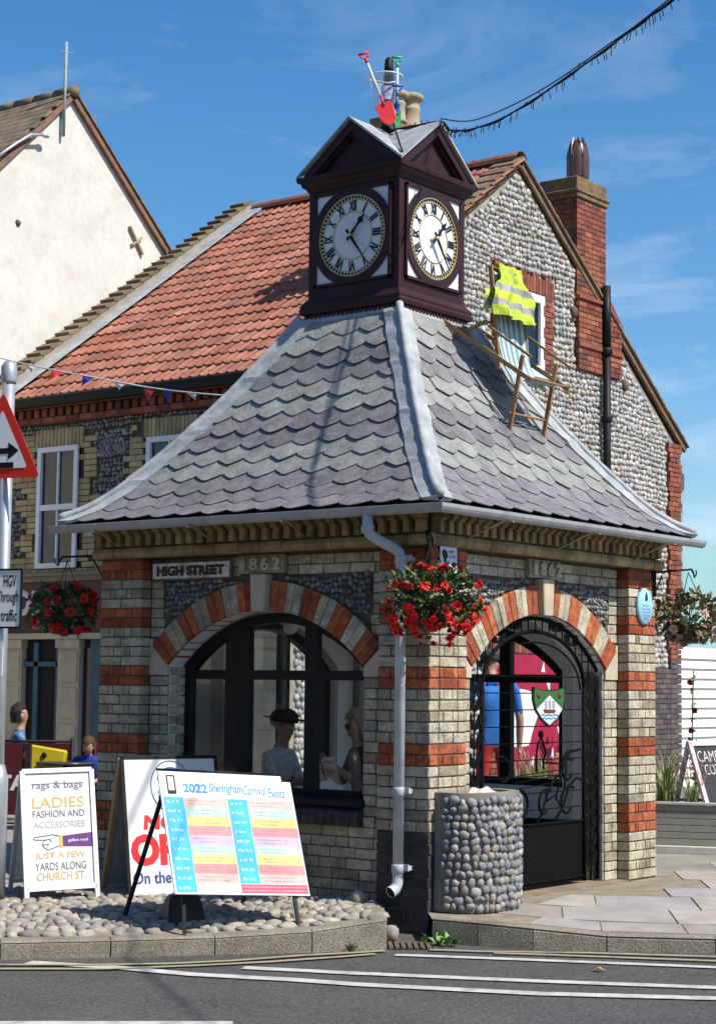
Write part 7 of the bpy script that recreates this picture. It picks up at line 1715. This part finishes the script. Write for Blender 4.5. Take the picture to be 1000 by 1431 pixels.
m_skin = mat('skin', (.42, .24, .17), .55, .08, 20, sss=.1); m_skin2 = mat('tanned_skin', (.36, .19, .12), .55, .08, 20, sss=.1)
m_bts = mat('blue_tshirt', (.03, .15, .45), .9, .25, 7, 1.0, 14); m_rsh = mat('red_shorts', (.45, .03, .02), .85, .1, 10); m_shoe = mat('dark_shoe', (.03, .03, .03), .6)
m_bhair = mat('dark_hair', (.018, .012, .01), .6, .4, 60, 1.0, 90); m_ghair = mat('grey_blonde_hair', (.36, .30, .22), .7, .4, 60, 1.0, 90); m_brhair = mat('brown_hair', (.07, .035, .018), .6, .4, 60, 1.0, 90)
# 1: man seen from behind through the gate
J = dict(pelvis=(0, 0, .96), chest=(0, .02, 1.32), neck=(0, .05, 1.54), head=(-.01, .10, 1.655), shL=(-.20, .02, 1.44), shR=(.20, .02, 1.44), elL=(-.25, .12, 1.16), elR=(.26, .03, 1.14), wrL=(-.18, .32, 1.02), wrR=(.27, .10, .89), hipL=(-.09, 0, .90), hipR=(.09, 0, .90), knL=(-.10, .05, .50), knR=(.11, .02, .50), anL=(-.11, 0, .09), anR=(.12, -.04, .09))
def r1_(p):
    if p[2] > 1.50 or (abs(p[0]) > .215 and p[2] < 1.20): return 0
    if p[2] > .90 and not (p[1] > .17 and p[2] < 1.2): return 1
    if p[2] > .50: return 2
    return 3 if p[2] < .08 else 0
def ex1(t, H_, W_):
    mb = MB(); mb.smooth = True; seg = 16
    for i in range(5):
        for k in range(seg):
            pt = lambda ii, kk: H_(.092 * math.sin(ii * .36) * math.cos(2 * math.pi * kk / seg), .112 * math.sin(ii * .36) * math.sin(2 * math.pi * kk / seg) - .01, .06 + .085 * math.cos(ii * .36))
            mb.quad(pt(i, k), pt(i, k + 1), pt(i + 1, k + 1), pt(i + 1, k))
    mb.add([H_(a, b, c) for a, b, c in ((-.07, .09, .07), (.07, .09, .07), (.055, .17, .05), (0, .185, .045), (-.055, .17, .05))], [(0, 1, 2, 3, 4)]); mb.build('cap', mat('dark_cap', (.05, .05, .05), .8), t, fix=False)
skin_person('person', 'person in blue T-shirt and red shorts seen from behind through the gate', (-2.68, 4.86, 0), (-.72, .69, 0), J, [m_skin, m_bts, m_rsh, m_shoe], r1_, (m_bhair, .02, 1.75), ex1, 1.05, head_f=(-.25, .95, -.35))
# seated pose shared by the others
def seated(lean=.0, armf=.30, armz=.75, head=(0, .10, 1.19), kx=.10):
    return dict(pelvis=(0, 0, .52), chest=(0, .03 + lean, .86), neck=(0, .05 + lean * 1.3, 1.06), head=head, shL=(-.19, .03 + lean, .97), shR=(.19, .03 + lean, .97), elL=(-.24, .12 + lean, .74), elR=(.24, .12 + lean, .74), wrL=(-.13, armf + lean, armz), wrR=(.13, armf + lean, armz), hipL=(-.09, .04, .50), hipR=(.09, .04, .50), knL=(-kx, .42, .50), knR=(kx, .42, .50), anL=(-kx, .40, .09), anR=(kx, .40, .09))
def rs(p):
    if p[2] > 1.03: return 0
    if p[2] > .58 or p[1] < .02 and p[2] > .5: return 0 if (p[1] > .27 and p[2] > .6) or (abs(p[0]) > .10 and p[1] > .22 and p[2] > .6) else 1
    return 3 if p[2] < .08 else 2
def flatcap(t, H_, W_):
    mb = MB(); mb.smooth = True; seg = 16
    for i in range(5):
        for k in range(seg):
            pt = lambda ii, kk: H_(.098 * math.sin(ii * .38) * math.cos(2 * math.pi * kk / seg), .118 * math.sin(ii * .38) * math.sin(2 * math.pi * kk / seg), .055 + .085 * math.cos(ii * .38))
            mb.quad(pt(i, k), pt(i, k + 1), pt(i + 1, k + 1), pt(i + 1, k))
    pts_ = [(.16 * math.cos(a), .19 * math.sin(a) + .01, .055) for a in np.linspace(0, 2 * math.pi, 19)[:-1]]; mb.add([H_(*p) for p in pts_], [tuple(range(18))]); mb.build('hat', mat('dark_hat', (.02, .02, .022), .8), t, fix=False)
m_pshirt = mat('pale_patterned_shirt', (.70, .74, .78), .85, .35, 55, stain=((.16, .2, .27), .6), stain_scale=45)
skin_person('person', 'person in a dark hat and pale patterned shirt seated inside the window', (-2.05, .78, .0), (.97, .24, 0), seated(.02, .36, .80, (0, .09, 1.20)), [m_skin, m_pshirt, mat('pale_trousers', (.4, .4, .4), .85), m_shoe], rs, (m_ghair, .02, 1.8), flatcap, 1.0)
def shades(t, H_, W_):
    mb = MB(); 
    for s in (-1, 1): mb.add([H_(s * a, b, c) for a, b, c in ((.008, .100, .025), (.058, .082, .025), (.055, .080, -.015), (.015, .098, -.012))], [(0, 1, 2, 3)])
    mb.build('sunglasses', m_black, t, fix=False)
skin_person('person', 'person in a black top and sunglasses seated facing the hatted one inside the window', (-1.32, 1.06, .02), (-.55, -.83, 0), seated(.02, .30, .88, (0, .10, 1.19)), [m_skin, mat('black_top', (.02, .02, .024), .8, .1), mat('denim', (.08, .13, .22), .85, .2, 30), m_shoe], rs, (m_ghair, .10, 2.2), shades, 1.0)
bn2 = thing('bench', 'bench under the window where the two people sit inside the shelter', 'bench', (-1.5, .9, 0)); mb = MB(); mb.box(-2.5, -.62, .58, 1.2, .38, .42); mb.build('seat', m_black, bn2)
for x in (-2.4, -1.5, -.72): mb = MB(); mb.box(x - .03, x + .03, .65, 1.12, .004, .38); mb.build('leg', m_black, bn2)
skin_person('person', 'dark haired person in a blue patterned shirt at far left behind the windbreak', (-8.02, 3.42, .0), (.55, .75, 0), seated(.05, .34, .72, (0, .10, 1.20)), [m_skin2, mat('blue_patterned_shirt', (.06, .14, .26), .85, .3, 40, stain=((.35, .4, .45), .7), stain_scale=22), mat('dark_trousers', (.03, .03, .035), .9), m_shoe], rs, (m_bhair, .05, 2.1), None, .96)
skin_person('person', 'brown haired girl in blue top and black jacket looking down at the cafe table', (-6.62, 3.30, -.06), (.45, -.85, 0), seated(.08, .30, .70, (.0, .19, 1.15)), [m_skin, mat('blue_jacket', (.03, .06, .32), .8, .2, 8, stain=((.02, .02, .025), 1.0), stain_scale=3), mat('dark_trousers', (.03, .03, .035)), m_shoe], rs, (m_brhair, .20, 2.3), None, .80, head_f=(.2, .8, -.55))
for x, y, lab in ((-8.02, 3.42, 'dark stool under the person at far left'), (-6.62, 3.30, 'dark stool under the girl at the cafe table')):
    st_ = thing('stool', lab, 'stool', (x, y, 0), 'cafe stools'); mb = MB(); h = .40 if x < -7 else .32; mb.lathe((x, y, h), [(.18, 0), (.19, .02), (.18, .04)], 16); mb.build('seat', m_black, st_); mb = MB()
    for k in range(4): a = k * 1.571 + .4; mb.tube([(x + .2 * math.cos(a), y + .2 * math.sin(a), 0), (x + .12 * math.cos(a), y + .12 * math.sin(a), h)], .014, 6)
    mb.build('legs', m_black, st_)
